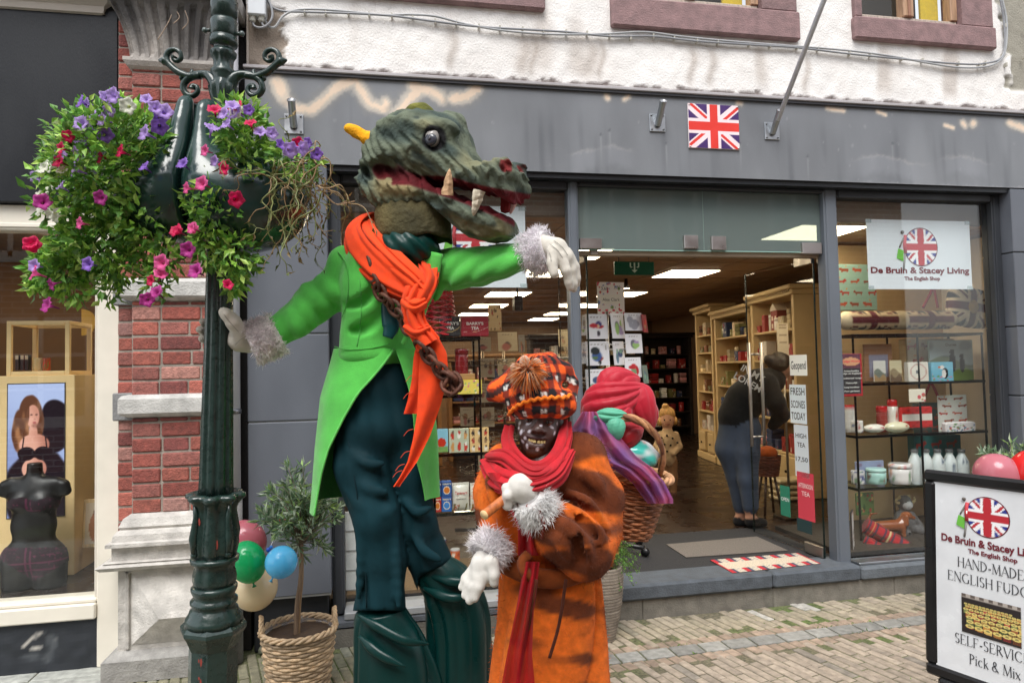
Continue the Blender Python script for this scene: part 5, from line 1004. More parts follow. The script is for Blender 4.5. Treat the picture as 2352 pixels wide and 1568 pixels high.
def on_surf(V, x, y, o=0.0):                                            # the spot of a surface seen at x, y
    a_, c_ = px_of(V); m_ = np.hypot(a_-x, c_-y) < 7; return P(x, y, ((V[m_]-CAM)@FW).min()-o) if m_.any() else P(x, y, D0-.1)
Vc = np.concatenate(coatb.v[:1]); b = MB()
for l_ in ([(776, 578), (792, 600), (800, 640), (797, 690), (785, 730)], [(826, 640), (830, 700), (826, 760), (820, 795)], [(768, 796), (800, 803), (850, 800), (895, 790)], [(1012, 585), (1004, 620), (1008, 660)]): b.tube([on_surf(Vc, x, y, -.0003) for x, y, _ in catmull([(x, y, 0) for x, y in l_], 5)], .0021, (68, 164, 62), 'felt', 5)
b.build('seam', croc)
lap = MB()                                                              # turned lapels
for (pts, w0) in (([(968, 575), (945, 640), (925, 700), (908, 770)], 1), ([(1000, 580), (985, 650), (960, 720), (925, 790)], -1)):
    q = catmull(PP(pts, 2.575), 8); lap.tube(q, np.interp(np.linspace(0, 1, len(q)), [0, .4, 1], [.03, .034, .008]), (94, 196, 86), 'felt', 10, flat=.3, up=FW)
lap.build('lapel', croc)
b = MB(); b.ell(P(905, 690, D0-.0), (.125, .10, .20), (10, 16, 18), 'satin', 24, Rb); b.build('vest', croc)
b = MB(); q = catmull([P(888, 690, 2.575), P(893, 725, 2.57), P(898, 750, 2.565), P(890, 775, 2.56)], 6); b.tube(q, np.interp(np.linspace(0, 1, len(q)), [0, .6, 1], [.022, .034, .020]), (10, 62, 66), 'satin', 12, flat=.4, up=FW); b.build('necktie', croc)
# trousers
TR = (14, 50, 58)
v = vol_for([P(740, 790, D0), P(1080, 1440, D0)], .27, .0105)
v.u(v.ell(P(872, 890, D0), (.155, .125, .16), Rb), .03); v.u(v.ell(P(876, 975, D0), (.172, .135, .12), Rb), .05)
v2 = v.D; v.D = np.full_like(v2, 9); v.chain([P(836, 985, D0-.03), P(828, 1065, D0-.05), P(864, 1185, D0-.09), P(876, 1280, D0-.07), P(873, 1402, D0-.05)], [.118, .106, .088, .086, .098], .03); dl_ = v.D; v.D = np.full_like(v2, 9); v.chain([P(922, 985, D0+.03), P(940, 1090, D0+.02), P(959, 1205, D0+.0), P(976, 1268, D0+.03), P(1000, 1320, D0+.05)], [.115, .088, .068, .076, .09], .03); v.D = smin(v2, np.minimum(dl_, v.D), .03)
q = v.p; v.D += (.007*vnoise(q*A3(1, 1, .4), 20, 7)-.009*fold((q@RT)*95+(q@UP)*16+1.6*vnoise(q*A3(1, 1, .35), 6, 4)+1.2*np.sin((q@UP)*7))).astype(np.float32)
ridges(v, [[(800, 1120, 2.60, .010), (830, 1158, 2.575, .020), (880, 1178, 2.57, .018), (905, 1165, 2.60, .008)], [(812, 1090, 2.60, .006), (845, 1120, 2.565, .015), (885, 1130, 2.57, .012)], [(800, 1030, 2.59, .008), (840, 1062, 2.565, .014), (880, 1065, 2.575, .008)], [(820, 1190, 2.58, .006), (828, 1260, 2.575, .014), (824, 1370, 2.575, .010)], [(905, 1200, 2.60, .006), (912, 1290, 2.59, .012), (916, 1390, 2.58, .012)], [(930, 1150, 2.66, .008), (958, 1175, 2.635, .014), (990, 1165, 2.65, .006)], [(950, 1230, 2.65, .006), (975, 1265, 2.64, .014), (1010, 1285, 2.65, .010)]], .02)
pxx, pyy = px_of(v.p.reshape(-1, 3)); pyy = pyy.reshape(v.D.shape); pxx = pxx.reshape(v.D.shape)
hem = np.where(dl_ < np.minimum(v2*9, .06), 1402, 1287+.5*(1035-pxx)); hem = np.where(pxx < 930, 1402, hem); v.D = np.maximum(v.D, ((pyy-hem)*s0).astype(np.float32))
V, F = v.mesh(); b = MB(); b.add(V, F, np.tile(TR, (len(V), 1))*(1+.08*vnoise(V, 9, 2)[:, None]), 'suit', True)
for pts in ([(800, 1010, 2.575), (822, 1150, 2.555), (838, 1280, 2.57), (842, 1395, 2.575)],): b.tube(catmull(PP(pts), 8), .003, (10, 36, 42), 'suit', 5)
b.build('trousers', croc)
def gaiter(pts, rs, am, seed, k): b = MB(); drape(b, PP(pts), rs, k, am, (6, 46, 44), 'satin', seed, (1, .9), 150, 60, .06); b.build('satin_leg', croc)
gaiter([(873, 1388, D0-.05), (873, 1400, D0-.05), (880, 1440, D0-.05), (900, 1510, D0-.05), (916, 1600, D0-.03), (918, 1760, D0)], [.02, .094, .110, .138, .168, .175], [.003, .006, .026, .040, .046, .05], 1.3, 9)
gaiter([(980, 1288, D0+.04), (986, 1300, D0+.04), (1030, 1348, D0+.05), (1056, 1425, D0+.06), (1060, 1560, D0+.06), (1060, 1740, D0+.06)], [.02, .072, .108, .124, .128, .13], [.003, .006, .024, .036, .042, .045], 2.6, 8)
b = MB()
for pts in ([(822, 1412, 2.58), (870, 1440, 2.55), (930, 1470, 2.53), (985, 1478, 2.56)], [(824, 1460, 2.57), (870, 1500, 2.53), (930, 1530, 2.51)], [(985, 1322, 2.70), (1040, 1335, 2.66), (1095, 1338, 2.67), (1118, 1352, 2.70)], [(972, 1350, 2.70), (1030, 1372, 2.645), (1080, 1370, 2.65)]): q = catmull(PP(pts), 8); b.tube(q, np.interp(np.linspace(0, 1, len(q)), [0, .3, .7, 1], [.006, .020, .018, .004]), (6, 46, 44), 'satin', 12, flat=.7, up=FW)
b.build('satin_fold', croc)
for (x, d) in ((905, D0), (1050, D0+.07)): q = P(x, 1560, d); b = MB(); b.tube([q, A3(q[0], q[1], .03)], .025, (150, 120, 80), 'wood', 8); b.box(A3(q[0], q[1], .015), (.09, .14, .03), (40, 40, 42), 'plastic', None, .008); b.build('stilt', croc)
# crocodile head
th = math.radians(25); HD = 2.66; sH = HD/FPX; HO = P(1000, 420, HD); hf = P(1216, 420, HD-.185)-HO; KU = np.linalg.norm(hf)/216; hf /= np.linalg.norm(hf); hl = np.cross(UP, hf); hl /= np.linalg.norm(hl); hu = np.cross(hf, hl); RH = np.stack([hf, hl, hu], 1)
def Hp(px, py, v=0.0):
    u = (px-1000)*KU-v*math.tan(th); q = P(px, py, HD+(hf@FW)*u+(hl@FW)*v)-HO; return np.array((q@hf, q@hl, q@hu))
#     # a spot of the head seen at px, py, lying v metres to its left
v = Vol((-.42, -.27, -.27), (.46, .27, .32), .0062); q = v.p
def loft(pts, ex=3.1):
    a = np.array(pts, float); u = (a[:, 0]-1000)*KU; uu = np.linspace(u[0], u[-1], 80)
    def sm(y): z = np.interp(uu, u, y); k = np.ones(5)/5; zp = np.pad(z, 2, 'edge'); return np.convolve(zp, k, 'valid')
    up_j = a[3, 1] < 330; zt = sm([Hp(k[0], k[1], 0 if up_j else 0)[2] for k in a]); zb = sm([Hp(k[0], k[2], -.3*k[3] if up_j else -.3*k[3])[2] for k in a]); hw = sm(a[:, 3]); U = q[..., 0]
    T, B, Wd = np.interp(U, uu, zt), np.interp(U, uu, zb), np.interp(U, uu, hw); zc, hz = (T+B)/2, np.maximum((T-B)/2, .008)
    f = (np.abs(q[..., 1]/Wd)**ex+np.abs((q[..., 2]-zc)/hz)**ex)**(1/ex)-1; f = f*np.minimum(Wd, hz)*.9
    return np.maximum(f, np.maximum(u[0]-U, U-u[-1])).astype(np.float32)
up_ = loft([(840, 392, 420, .07), (852, 350, 420, .125), (880, 316, 420, .155), (905, 290, 418, .175), (940, 268, 416, .185), (980, 263, 414, .185), (1015, 268, 416, .175), (1046, 292, 420, .15), (1060, 330, 424, .13), (1080, 364, 431, .118), (1104, 380, 436, .112), (1130, 378, 442, .115), (1160, 384, 450, .118), (1178, 388, 458, .116), (1186, 395, 462, .108), (1190, 402, 462, .10)])
lo_ = loft([(840, 405, 440, .08), (852, 405, 462, .13), (890, 402, 478, .155), (940, 405, 484, .165), (1000, 428, 482, .15), (1035, 440, 490, .13), (1068, 452, 516, .112), (1100, 466, 545, .10), (1135, 480, 553, .095), (1170, 496, 550, .085), (1186, 508, 535, .06)])
v.D = np.minimum(up_, 9); v.u(lo_, .018)
v.u(v.cap(Hp(1126, 396, -.066), Hp(1150, 388, -.066), .040, .044), .02); v.u(v.cap(Hp(1172, 400, .062), Hp(1190, 394, .062), .038, .040), .02)                     # nostril bumps
v.u(v.cap(Hp(962, 300, -.14), Hp(1018, 290, -.12), .032, .028), .03); v.u(v.cap(Hp(1034, 278, .06), Hp(1040, 300, -.09), .030, .026), .03); v.u(v.ell(Hp(1040, 282, .09), (.05, .04, .04)), .03)   # brows
v.u(v.ell(Hp(905, 440, -.13), (.11, .05, .07)), .04); v.u(v.ell(Hp(905, 360, -.13), (.10, .05, .06)), .04)                        # jaw muscle, cheek
md = lambda: [Hp(a, c, -.16) for a, c in ((868, 394), (890, 390), (918, 402), (955, 412), (1000, 420))]
mm = md()
for i, (ra, rb) in enumerate(((.036, .044), (.044, .036), (.036, .026), (.026, .018))): v.cut(v.cap(mm[i]+A3(0, -.03, 0), mm[i+1]+A3(0, -.03, 0), ra, rb), .012)
v.cut(v.ell(Hp(994, 316, -.185), (.036, .05, .042)), .012)                                                                         # eye socket
N1, N2 = Hp(1154, 386, -.066)+A3(.030, -.024, .006), Hp(1192, 391, .062)+A3(.026, -.014, .006); v.cut(v.ell(N1, (.018, .022, .027), rotm('y', 25)), .006); v.cut(v.ell(N2, (.018, .020, .026), rotm('y', 25)), .006)
nz1 = vnoise(q*A3(1, 1, 1.5), 26, 3); rp = np.sin((q[..., 0]*.9+q[..., 2]*.75)*150+3.5*nz1+q[..., 1]*20); nz2 = np.abs(vnoise(q, 48, 9))
reg = np.clip(1.3-np.abs(q[..., 2]+.0)*5, .15, 1)*(q[..., 0] > -.33)
v.D += (.0065*nz1+.0042*rp*reg+.0075*(nz2-.4)).astype(np.float32)
V, F = v.mesh(); pv = (V@RH.T)+HO; n1 = vnoise(V*A3(1, 1, 1.6), 22, 3); n2 = vnoise(V, 50, 9); n3 = vnoise(V*A3(.6, 1, 1.4), 15, 12)
C = mixc((98, 106, 90), (62, 74, 70), sst(-.3, .9, n1)); C = mixc(C, (134, 130, 98), .8*sst(.15, .9, n3)); C = mixc(C, (44, 54, 54), .6*sst(.5, 1.1, n2))
uu_, zz_ = px_of(pv)
C = mixc(C, (150, 132, 92), .75*sst(40, 8, np.abs(zz_-428-(uu_-900)*.05))*sst(840, 880, uu_)*sst(985, 930, uu_)*(V[:, 1] < 0)); C = mixc(C, (124, 112, 76), .6*sst(470, 500, zz_)*sst(1000, 1040, uu_)*sst(.1, .6, n1))
lipU = np.interp(uu_, [846, 940, 1015, 1046, 1080, 1130, 1165, 1218], [412, 414, 416, 420, 431, 442, 448, 458]); lipL = np.interp(uu_, [846, 940, 1000, 1035, 1068, 1100, 1135, 1186], [410, 410, 430, 441, 453, 467, 481, 508])
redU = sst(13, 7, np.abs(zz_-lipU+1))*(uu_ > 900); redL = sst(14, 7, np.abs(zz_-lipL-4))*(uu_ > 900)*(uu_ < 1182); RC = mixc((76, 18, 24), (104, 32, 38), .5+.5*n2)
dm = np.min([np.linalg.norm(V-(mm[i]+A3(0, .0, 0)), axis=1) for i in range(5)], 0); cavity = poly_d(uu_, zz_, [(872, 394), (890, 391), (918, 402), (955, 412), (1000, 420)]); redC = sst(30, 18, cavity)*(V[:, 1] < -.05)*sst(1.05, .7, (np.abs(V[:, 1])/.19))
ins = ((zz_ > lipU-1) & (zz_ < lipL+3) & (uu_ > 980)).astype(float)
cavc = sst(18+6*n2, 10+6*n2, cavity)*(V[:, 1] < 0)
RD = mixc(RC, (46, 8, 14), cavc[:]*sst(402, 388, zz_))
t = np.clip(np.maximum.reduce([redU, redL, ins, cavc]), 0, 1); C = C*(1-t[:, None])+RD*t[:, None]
for (c_, r_) in ((N1, .031), (N2, .029)): t = sst(r_, r_*.8, np.linalg.norm(V-c_, axis=1)); C = mixc(C, (112, 40, 40), t)
C = mixc(C, (24, 24, 26), sst(.046, .036, np.linalg.norm((V-Hp(994, 316, -.17))*A3(1, .6, .9), axis=1)))
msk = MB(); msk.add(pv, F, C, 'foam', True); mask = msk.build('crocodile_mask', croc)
H2 = lambda px, py, v_: Hp(px, py, v_)@RH.T+HO
b = MB(); ce = H2(994, 317, -.145); b.ell(ce, (.027, .030, .034), (150, 146, 142), 'gloss', 20, RH); ed = -hl*.97+hf*.2; ed /= np.linalg.norm(ed); b.lathe([(.0, .0075), (.012, .007), (.021, .003), (.023, -.004)], ce+ed*.0235-hu*.011+hf*.002, (62, 64, 74), 'gloss', 18, ed); b.lathe([(0, .0015), (.006, .001), (.0075, 0)], ce+ed*.0315-hu*.010, (40, 40, 46), 'gloss', 12, ed); b.build('eye', mask)
def carve(name, a, c, r0, r1, col, seed, mat='foam', k=.5, sq=.8):
    r = np.random.default_rng(seed); a, c = np.array(a), np.array(c); n_ = 7; m_ = 9; x, y, z = frame((c-a)/np.linalg.norm(c-a)); X = []
    for i in range(m_+1): t = i/m_; rad = r0*(1-t**1.6)+r1*t**1.6; rad *= (.25 if i == m_ else 1); X.append([a+(c-a)*t+(x*math.cos(g)+y*math.sin(g)*sq)*rad*(1+r.normal()*.08) for g in np.linspace(0, 2*math.pi, n_, endpoint=False)])
    b = MB(); b.grid(np.array(X), col, mat, False, True); b.add(np.array(X[-1]), [list(range(n_))], col, mat); b.add(np.array(X[0]), [list(range(n_))[::-1]], col, mat); return b.build(name, mask)
carve('tooth', H2(1027, 448, -.135), H2(1033, 387, -.150), .024, .003, (214, 176, 138), 1); carve('tooth', H2(1101, 438, -.115), H2(1087, 496, -.118), .026, .006, (206, 196, 176), 2); carve('tooth', H2(1180, 455, .075), H2(1172, 492, .07), .022, .005, (200, 160, 150), 3); carve('tooth', H2(1162, 455, .02), H2(1160, 490, .02), .026, .02, (120, 34, 34), 4)
v = Vol((-.20, -.16, -.16), (.2, .16, .16), .006)
v.u(v.cap((-.052, 0, .026), (.075, 0, -.045), .022, .044, (1, 1.1, 1)), .01); v.D += (.008*np.abs(vnoise(v.p, 40, 4))).astype(np.float32); V, F = v.mesh(); b = MB(); b.add(V@np.stack([RT, FW, UP], 1).T+P(832, 309, HD+.05), F, mixc((246, 184, 40), (222, 150, 26), .5+.6*vnoise(V, 40, 2)), 'foam', False); b.build('horn', mask)
v = Vol((-.12, -.1, -.1), (.12, .1, .1), .007); v.u(v.ell((0, 0, -.005), (.060, .045, .046)), .01); v.D += (.009*vnoise(v.p, 50, 4)).astype(np.float32); V, F = v.mesh(); b = MB(); b.add(V@np.stack([RT, FW, UP], 1).T+P(963, 259, HD), F, mixc((118, 116, 56), (74, 80, 40), .5+.6*vnoise(V, 50, 2)), 'foam', True); b.build('crest', mask)
A = np.linspace(0, 2*math.pi, 48, endpoint=False); X = []
for i, (yy, k) in enumerate(((470, .90), (490, .985), (515, 1.0), (540, 1.0), (552, .99), (552, .93), (500, .9))): X.append([P(945+2*i, yy+(4*math.sin(3*a+1)+3*math.sin(7*a) if i in (4, 5) else 0), HD)+RT*math.cos(a)*.148*k+FW*math.sin(a)*.135*k for a in A])
X = np.array(X); b = MB(); b.grid(X, mixc((108, 98, 66), (66, 64, 46), .45+.6*vnoise(X, 12, 3)), 'foam', True, True); b.build('neck_band', mask)
v = vol_for([P(860, 540, D0), P(1010, 630, D0)], .26, .009); v.u(v.ell(P(938, 572, HD-.03), (.122, .118, .088)), .02); v.D += (-.010*fold((v.p@RT)*120+(v.p@UP)*90+2*vnoise(v.p, 9, 6))).astype(np.float32); V, F = v.mesh(); b = MB(); b.add(V, F, (6, 52, 48), 'satin', True); b.build('neckerchief', croc)
# orange scarf
OR = (232, 70, 24)
b = MB(); nk = P(925, 560, D0-.02)
def nout(c): d = c-nk; d = d-Z_*(d@Z_)*.3; return d/np.linalg.norm(d)*.8-FW*.5
ribbon(b, PP([(905, 512, 2.80), (850, 508, 2.76), (815, 535, 2.68), (822, 575, 2.60), (860, 618, 2.55), (908, 652, 2.525), (955, 668, 2.52), (985, 640, 2.56), (990, 600, 2.63)]), [.10, .11, .12, .135, .135, .13, .11, .09, .06], 3.2, .016, OR, 'cloth', .4, .030, nrm=nout)
ribbon(b, PP([(845, 520, 2.70), (862, 552, 2.60), (905, 600, 2.53), (948, 640, 2.50), (975, 668, 2.495)]), [.07, .085, .09, .085, .06], 2.3, .015, (238, 76, 28), 'cloth', 1.7, .028, nrm=nout)
ribbon(b, PP([(972, 612, 2.60), (978, 640, 2.53), (960, 672, 2.49), (948, 706, 2.485), (958, 748, 2.485), (985, 792, 2.48)]), [.05, .085, .105, .085, .080, .095], 2.4, .018, OR, 'cloth', 2.9, .030)
ribbon(b, PP([(930, 690, 2.49), (952, 702, 2.462), (975, 694, 2.48)]), [.05, .06, .045], 1.6, .012, (238, 76, 28), 'cloth', .9, .02); ribbon(b, PP([(936, 752, 2.49), (958, 764, 2.462), (984, 756, 2.48)]), [.04, .05, .04], 1.6, .012, (226, 66, 22), 'cloth', 2.2, .02)
b.build('scarf', croc)
b = MB(); sheet(b, [(960, 775), (950, 820), (946, 870), (936, 920), (927, 950)], [(1000, 775), (1012, 820), (1000, 870), (984, 920), (972, 958)], 2.515, 24, (222, 62, 22), 'cloth', .012, 1.2, seed=1); sheet(b, [(968, 765), (962, 850), (958, 950), (948, 1010), (936, 1060), (918, 1095), (903, 1117)], [(1002, 765), (1026, 810), (1030, 860), (1012, 930), (988, 1000), (958, 1060), (918, 1116)], 2.495, 44, OR, 'cloth', .012, .8, seed=2)
for (x, y) in ((950, 860), (944, 900), (945, 985), (938, 1035), (926, 1065), (920, 1080)): b.tube(catmull(PP([(x+4, y), (x-8, y+4), (x-18, y+16)], 2.50), 4), .0012, (220, 80, 50), 'cloth', 4)
b.build('scarf_tail', croc)
# rusty chain over the shoulder
def chain(pts, d, n):
    c = catmull(PP([(x, y, k) for (x, y), k in zip(pts, d)]), 20); ln = np.r_[0, np.cumsum(np.linalg.norm(np.diff(c, axis=0), axis=1))]; b = MB()
    for i in range(n):
        s = ln[-1]*(i+.5)/n; p_ = np.array([np.interp(s, ln, c[:, k]) for k in range(3)]); p2 = np.array([np.interp(min(s+.01, ln[-1]), ln, c[:, k]) for k in range(3)]); p1_ = np.array([np.interp(max(s-.01, 0), ln, c[:, k]) for k in range(3)]); t = p2-p1_; t /= np.linalg.norm(t); x, y, _ = frame(t, -FW); u_ = x if i % 2 else y
        u_ = u_*.85+(y if i % 2 else x)*.5; u_ /= np.linalg.norm(u_)
        A = np.linspace(0, 2*math.pi, 18, endpoint=False); b.tube(p_+np.outer(np.cos(A)*.034, t)+np.outer(np.sin(A)*.025, u_), .0078, tuple(np.array((96, 60, 46))*random.uniform(.8, 1.15)), 'rust', 7, closed=True)
    b.build('chain', croc)
chain([(842, 596), (858, 640), (880, 682), (905, 706), (928, 738), (940, 760)], [2.56, 2.53, 2.52, 2.51, 2.50, 2.49], 8); chain([(960, 792), (980, 812), (1000, 838), (1024, 862), (1040, 872)], [2.47, 2.465, 2.46, 2.455, 2.45], 5); chain([(1030, 862), (1046, 876), (1044, 892), (1030, 884), (1040, 870)], [2.46, 2.45, 2.45, 2.46, 2.47], 5)
# gloves and furry cuffs
WG = (204, 199, 188)
def glove(name, par, pts_list, pad=.06, h=.0048, col=WG, k=.012, wr=.0012, seams=()):
    al = [q for l in pts_list for q in PP([c[:3] for c in l])]; v = vol_for(al, pad, h)
    for l in pts_list: v.chain(PP([c[:3] for c in l]), [c[3] for c in l], k)
    v.D += (wr*vnoise(v.p, 120, 5)).astype(np.float32); V, F = v.mesh(); b = MB(); b.add(V, F, col, 'cloth', True)
    for l in seams: b.tube([on_surf(V, x, y, -.0003) for x, y, _ in catmull([(x, y, 0) for x, y in l], 5)], .0011, tuple(.72*np.array(col)), 'cloth', 4)
    return b.build(name, par)
glove('glove', croc, [[(1248, 562, 2.49, .036), (1278, 572, 2.46, .040), (1296, 592, 2.45, .034)], [(1272, 580, 2.43, .026), (1268, 605, 2.41, .019), (1273, 628, 2.405, .018)], [(1288, 592, 2.43, .024), (1300, 622, 2.42, .0175), (1306, 648, 2.43, .015), (1309, 660, 2.435, .0135)], [(1300, 590, 2.45, .024), (1313, 620, 2.45, .0172), (1317, 652, 2.455, .015), (1318, 664, 2.46, .013)], [(1303, 586, 2.47, .024), (1320, 612, 2.475, .017), (1325, 640, 2.48, .0148), (1325, 652, 2.485, .0128)], [(1300, 580, 2.49, .022), (1314, 600, 2.50, .015), (1318, 622, 2.505, .0125)]], k=.007, seams=([(1262, 560), (1280, 574), (1292, 592)], [(1272, 552), (1292, 568), (1304, 586)], [(1256, 572), (1264, 585), (1266, 600)]))
glove('glove', croc, [[(572, 790, 2.575, .034), (552, 780, 2.56, .044), (546, 764, 2.565, .036)], [(552, 765, 2.53, .030), (536, 740, 2.50, .026), (520, 722, 2.485, .021), (513, 716, 2.482, .017)], [(550, 755, 2.59, .026), (541, 735, 2.61, .017), (537, 722, 2.62, .008)], [(545, 768, 2.59, .024), (505, 752, 2.645, .018), (474, 742, 2.61, .016), (466, 738, 2.58, .013)], [(545, 778, 2.59, .024), (500, 768, 2.645, .018), (468, 760, 2.61, .017), (459, 757, 2.57, .014)], [(548, 788, 2.59, .022), (505, 784, 2.64, .016), (474, 780, 2.60, .015), (463, 778, 2.57, .012)]], seams=([(514, 722), (530, 742), (548, 762)], [(540, 792), (552, 780), (566, 772)]))
b = MB(); fur(b, P(1208, 590, 2.55), P(1262, 566, 2.50), .078, .082, 3600, .019, (252, 248, 252), 3, .0016); b.build('fur_cuff', croc)
b = MB(); fur(b, P(640, 764, 2.60), P(574, 792, 2.565), .078, .080, 3600, .019, (246, 238, 240), 4, .0016); b.build('fur_cuff', croc)
# ---------------------------------------------------------------- the basket carrier in the orange robe
E0 = 2.28; gp = P(1260, 1400, E0); gp[2] = 0
FC = P(1236, 985, E0-.06)
v = vol_for([P(1130, 900, E0), P(1400, 1300, E0)]+[P(1080, 1380, 2.25)], .12, .0105)
v.chain([P(1260, 1300, E0), P(1255, 1180, E0), P(1250, 1100, E0), P(1244, 1050, E0), P(1240, 1010, E0+.03)], [.10, .09, .09, .048, .05]); v.chain([P(1170, 1085, E0), P(1145, 1190, E0-.05), P(1110, 1275, E0-.1)], [.05, .04, .028]); v.chain([P(1335, 1085, E0), P(1365, 1240, E0-.05), P(1250, 1175, 2.12)], [.05, .042, .03]); v.chain([P(1230, 1300, E0), P(1220, 1480, E0), P(1215, 1640, E0)], [.08, .06, .05]); v.chain([P(1310, 1300, E0), P(1320, 1480, E0), P(1320, 1640, E0)], [.08, .06, .05])
V1, F1 = v.mesh()
# head with its face, finer
up_f = P(1240, 957, E0)-P(1229, 1043, E0); up_f /= np.linalg.norm(up_f); fd = -FW*.97-RT*.10; fd -= up_f*(fd@up_f); fd /= np.linalg.norm(fd); rt_f = np.cross(up_f, fd)*-1; rt_f = rt_f if rt_f@RT > 0 else -rt_f; RF = np.stack([rt_f, fd, up_f], 1)
sF = E0/FPX
def fp(x, y, o): q = P(x, y, E0)-P(1237, 985, E0); return np.array((q@rt_f, o, q@up_f))
v = Vol((-.11, -.15, -.13), (.11, .13, .15), .0034)
v.u(v.ell((.0, -.02, .045), (.072, .085, .085)), .02); v.u(v.ell((0, .008, -.015), (.066, .062, .072)), .03); v.u(v.ell((0, .028, -.062), (.034, .036, .030)), .03); v.u(v.cap((-.036, .040, -.008), (-.030, .040, -.014), .024), .02); v.u(v.cap((.036, .040, -.008), (.030, .040, -.014), .024), .02)
v.u(v.cap((.002, .060, .036), (.003, .080, .012), .010, .013), .012); v.u(v.ell((.003, .085, .008), (.015, .014, .012)), .008); v.u(v.ell((-.013, .074, .004), (.010, .012, .009)), .006); v.u(v.ell((.019, .074, .004), (.010, .012, .009)), .006)
v.cut(v.ell((-.007, .086, -.004), (.006, .010, .004)), .003); v.cut(v.ell((.013, .086, -.004), (.006, .010, .004)), .003)
v.u(v.cap((-.04, .062, .048), (.04, .062, .048), .012), .012)
for s_ in (-1, 1): v.cut(v.ell((s_*.033, .080, .034), (.017, .016, .010)), .008); v.u(v.ell((s_*.072, -.01, .02), (.010, .018, .028)), .008)
mz = -.031; v.u(v.cap((-.022, .066, mz+.010), (.024, .066, mz+.010), .0085), .006); v.u(v.cap((-.018, .064, mz-.016), (.020, .064, mz-.016), .009), .006)
for a, c in (((-.030, mz+.003), (0, mz-.004)), ((0, mz-.004), (.032, mz+.003))): v.cut(v.cap((a[0], .080, a[1]), (c[0], .082, c[1]), .0075, .0085, (1, .45, 1)), .002)
V2, F2 = v.mesh(); W2 = V2@RF.T+P(1237, 985, E0)
C2 = np.tile(np.array((70, 52, 48.)), (len(V2), 1)); C2 = mixc(C2, (92, 68, 64), .5*sst(.02, .06, V2[:, 1])); fx, fy = px_of(W2)
front = (V2[:, 1] > .0)
for (x, y, rx, ry, an) in ((150, 740, 24, 46, .4), (335, 745, 66, 30, -.5), (130, 840, 18, 36, .1), (180, 930, 30, 62, .25), (95, 930, 16, 60, -.2), (355, 910, 44, 30, -.6), (262, 1050, 30, 38, .2), (210, 1120, 24, 52, -.6), (305, 1220, 26, 58, -.2), (525, 1285, 38, 42, .2), (242, 900, 14, 14, 0), (600, 790, 36, 26, 0), (810, 815, 66, 28, .6), (935, 750, 14, 40, 0), (880, 950, 16, 50, .3)):
    cx, cy = (2050+x*.1913)/1.7415, (1550+y*.1913)/1.7415; dx, dy = (fx-cx)/.1098, (fy-cy)/.1098; a, c = dx*math.cos(an)+dy*math.sin(an), -dx*math.sin(an)+dy*math.cos(an); C2 = mixc(C2, (214, 214, 222), .95*sst(1.25, .75, np.hypot(a/rx, c/ry))*front)
lip = sst(.004, .0, np.abs(V2[:, 2]-(mz+.010))-.006)*(np.abs(V2[:, 0]) < .03)*(V2[:, 1] > .05); C2 = mixc(C2, (74, 50, 54), lip*.7)
b = MB(); b.add(V1, F1, (60, 42, 38), 'skin', True); b.add(W2, F2, C2, 'skin', True); lady = b.build('person', None, 'short smiling person in a striped orange robe and plaid hat, white dots on the face', 'person', loc=gp)
def L2W(p): return np.asarray(p)@RF.T+P(1237, 985, E0)
for s_ in (-1, 1): b = MB(); b.ell(L2W((s_*.033, .060, .033)), .0112, (96, 80, 68), 'gloss', 14); b.ell(L2W((s_*.033-.001, .0665, .033)), .0062, (18, 12, 10), 'gloss', 10); b.ell(L2W((s_*.033, .060, .0365)), (.0128), (40, 28, 26), 'skin', 12) if False else None; b.build('eye', lady)
for i, (x, wd_) in enumerate(((-.021, .008), (-.013, .009), (-.004, .0095), (.0095, .010), (.019, .009), (.027, .007))): b = MB(); z_ = mz-.002+.004*((x-.003)/.03)**2; b.box(L2W((x, .0675-.16*abs(x-.003), z_)), (wd_, .006, .0115), (228, 204, 142), 'gloss', RF, .002); b.build('tooth', lady)
# hat
v = vol_for([P(1115, 815, E0), P(1330, 980, E0)], .15, .0062)
q = v.p; hc = P(1238, 930, E0); ua = rotm('y', 0)
tl = lambda x, y, o=0: P(x, y, E0+o)
v.u(v.ell(tl(1242, 935), (.108, .112, .052)), .02); v.u(v.ell(tl(1236, 905), (.118, .115, .055)), .03); v.u(v.ell(tl(1228, 868), (.095, .10, .062)), .03)
v.u(v.cap(tl(1180, 885), tl(1140, 893), .052, .034), .03); v.u(v.cap(tl(1145, 905), tl(1126, 912), .03, .012), .02); v.u(v.cap(tl(1255, 838), tl(1296, 850), .034, .028), .03); v.u(v.cap(tl(1296, 850), tl(1316, 880), .027, .016), .02); v.u(v.cap(tl(1316, 880), tl(1300, 920), .016, .035), .02); v.u(v.cap(tl(1215, 838), tl(1262, 832), .036, .03), .03)
v.u(v.ell(tl(1300, 925), (.03, .06, .045)), .02)
v.cut(v.ell(tl(1240, 985, -.01), (.081, .10, .062)), .01); v.cut(v.cap(tl(1298, 884, -.2), tl(1298, 884, .2), .012), .008); v.D += (.004*vnoise(q, 34, 5)+.002*vnoise(q, 80, 2)).astype(np.float32)
V, F = v.mesh(); hx, hy = px_of(V); ctr = tl(1238, 905); rel = V-ctr; ang = np.arctan2(rel@RT, -(rel@FW)); curve = hy+14*(np.clip((hx-1238)/75, -1.4, 1.4))**2*-1
uq = np.where(rel@FW < .2, ang*78/19.0, 0); vq = (curve+.10*(hx-1238))/19.0
cu, cv = (np.floor(uq) % 2).astype(int), (np.floor(vq) % 2).astype(int); C = np.where((cu+cv == 2)[:, None], np.array((26, 22, 26.)), np.where((cu+cv == 1)[:, None], np.array((140, 44, 20.)), np.array((244, 96, 28.))))
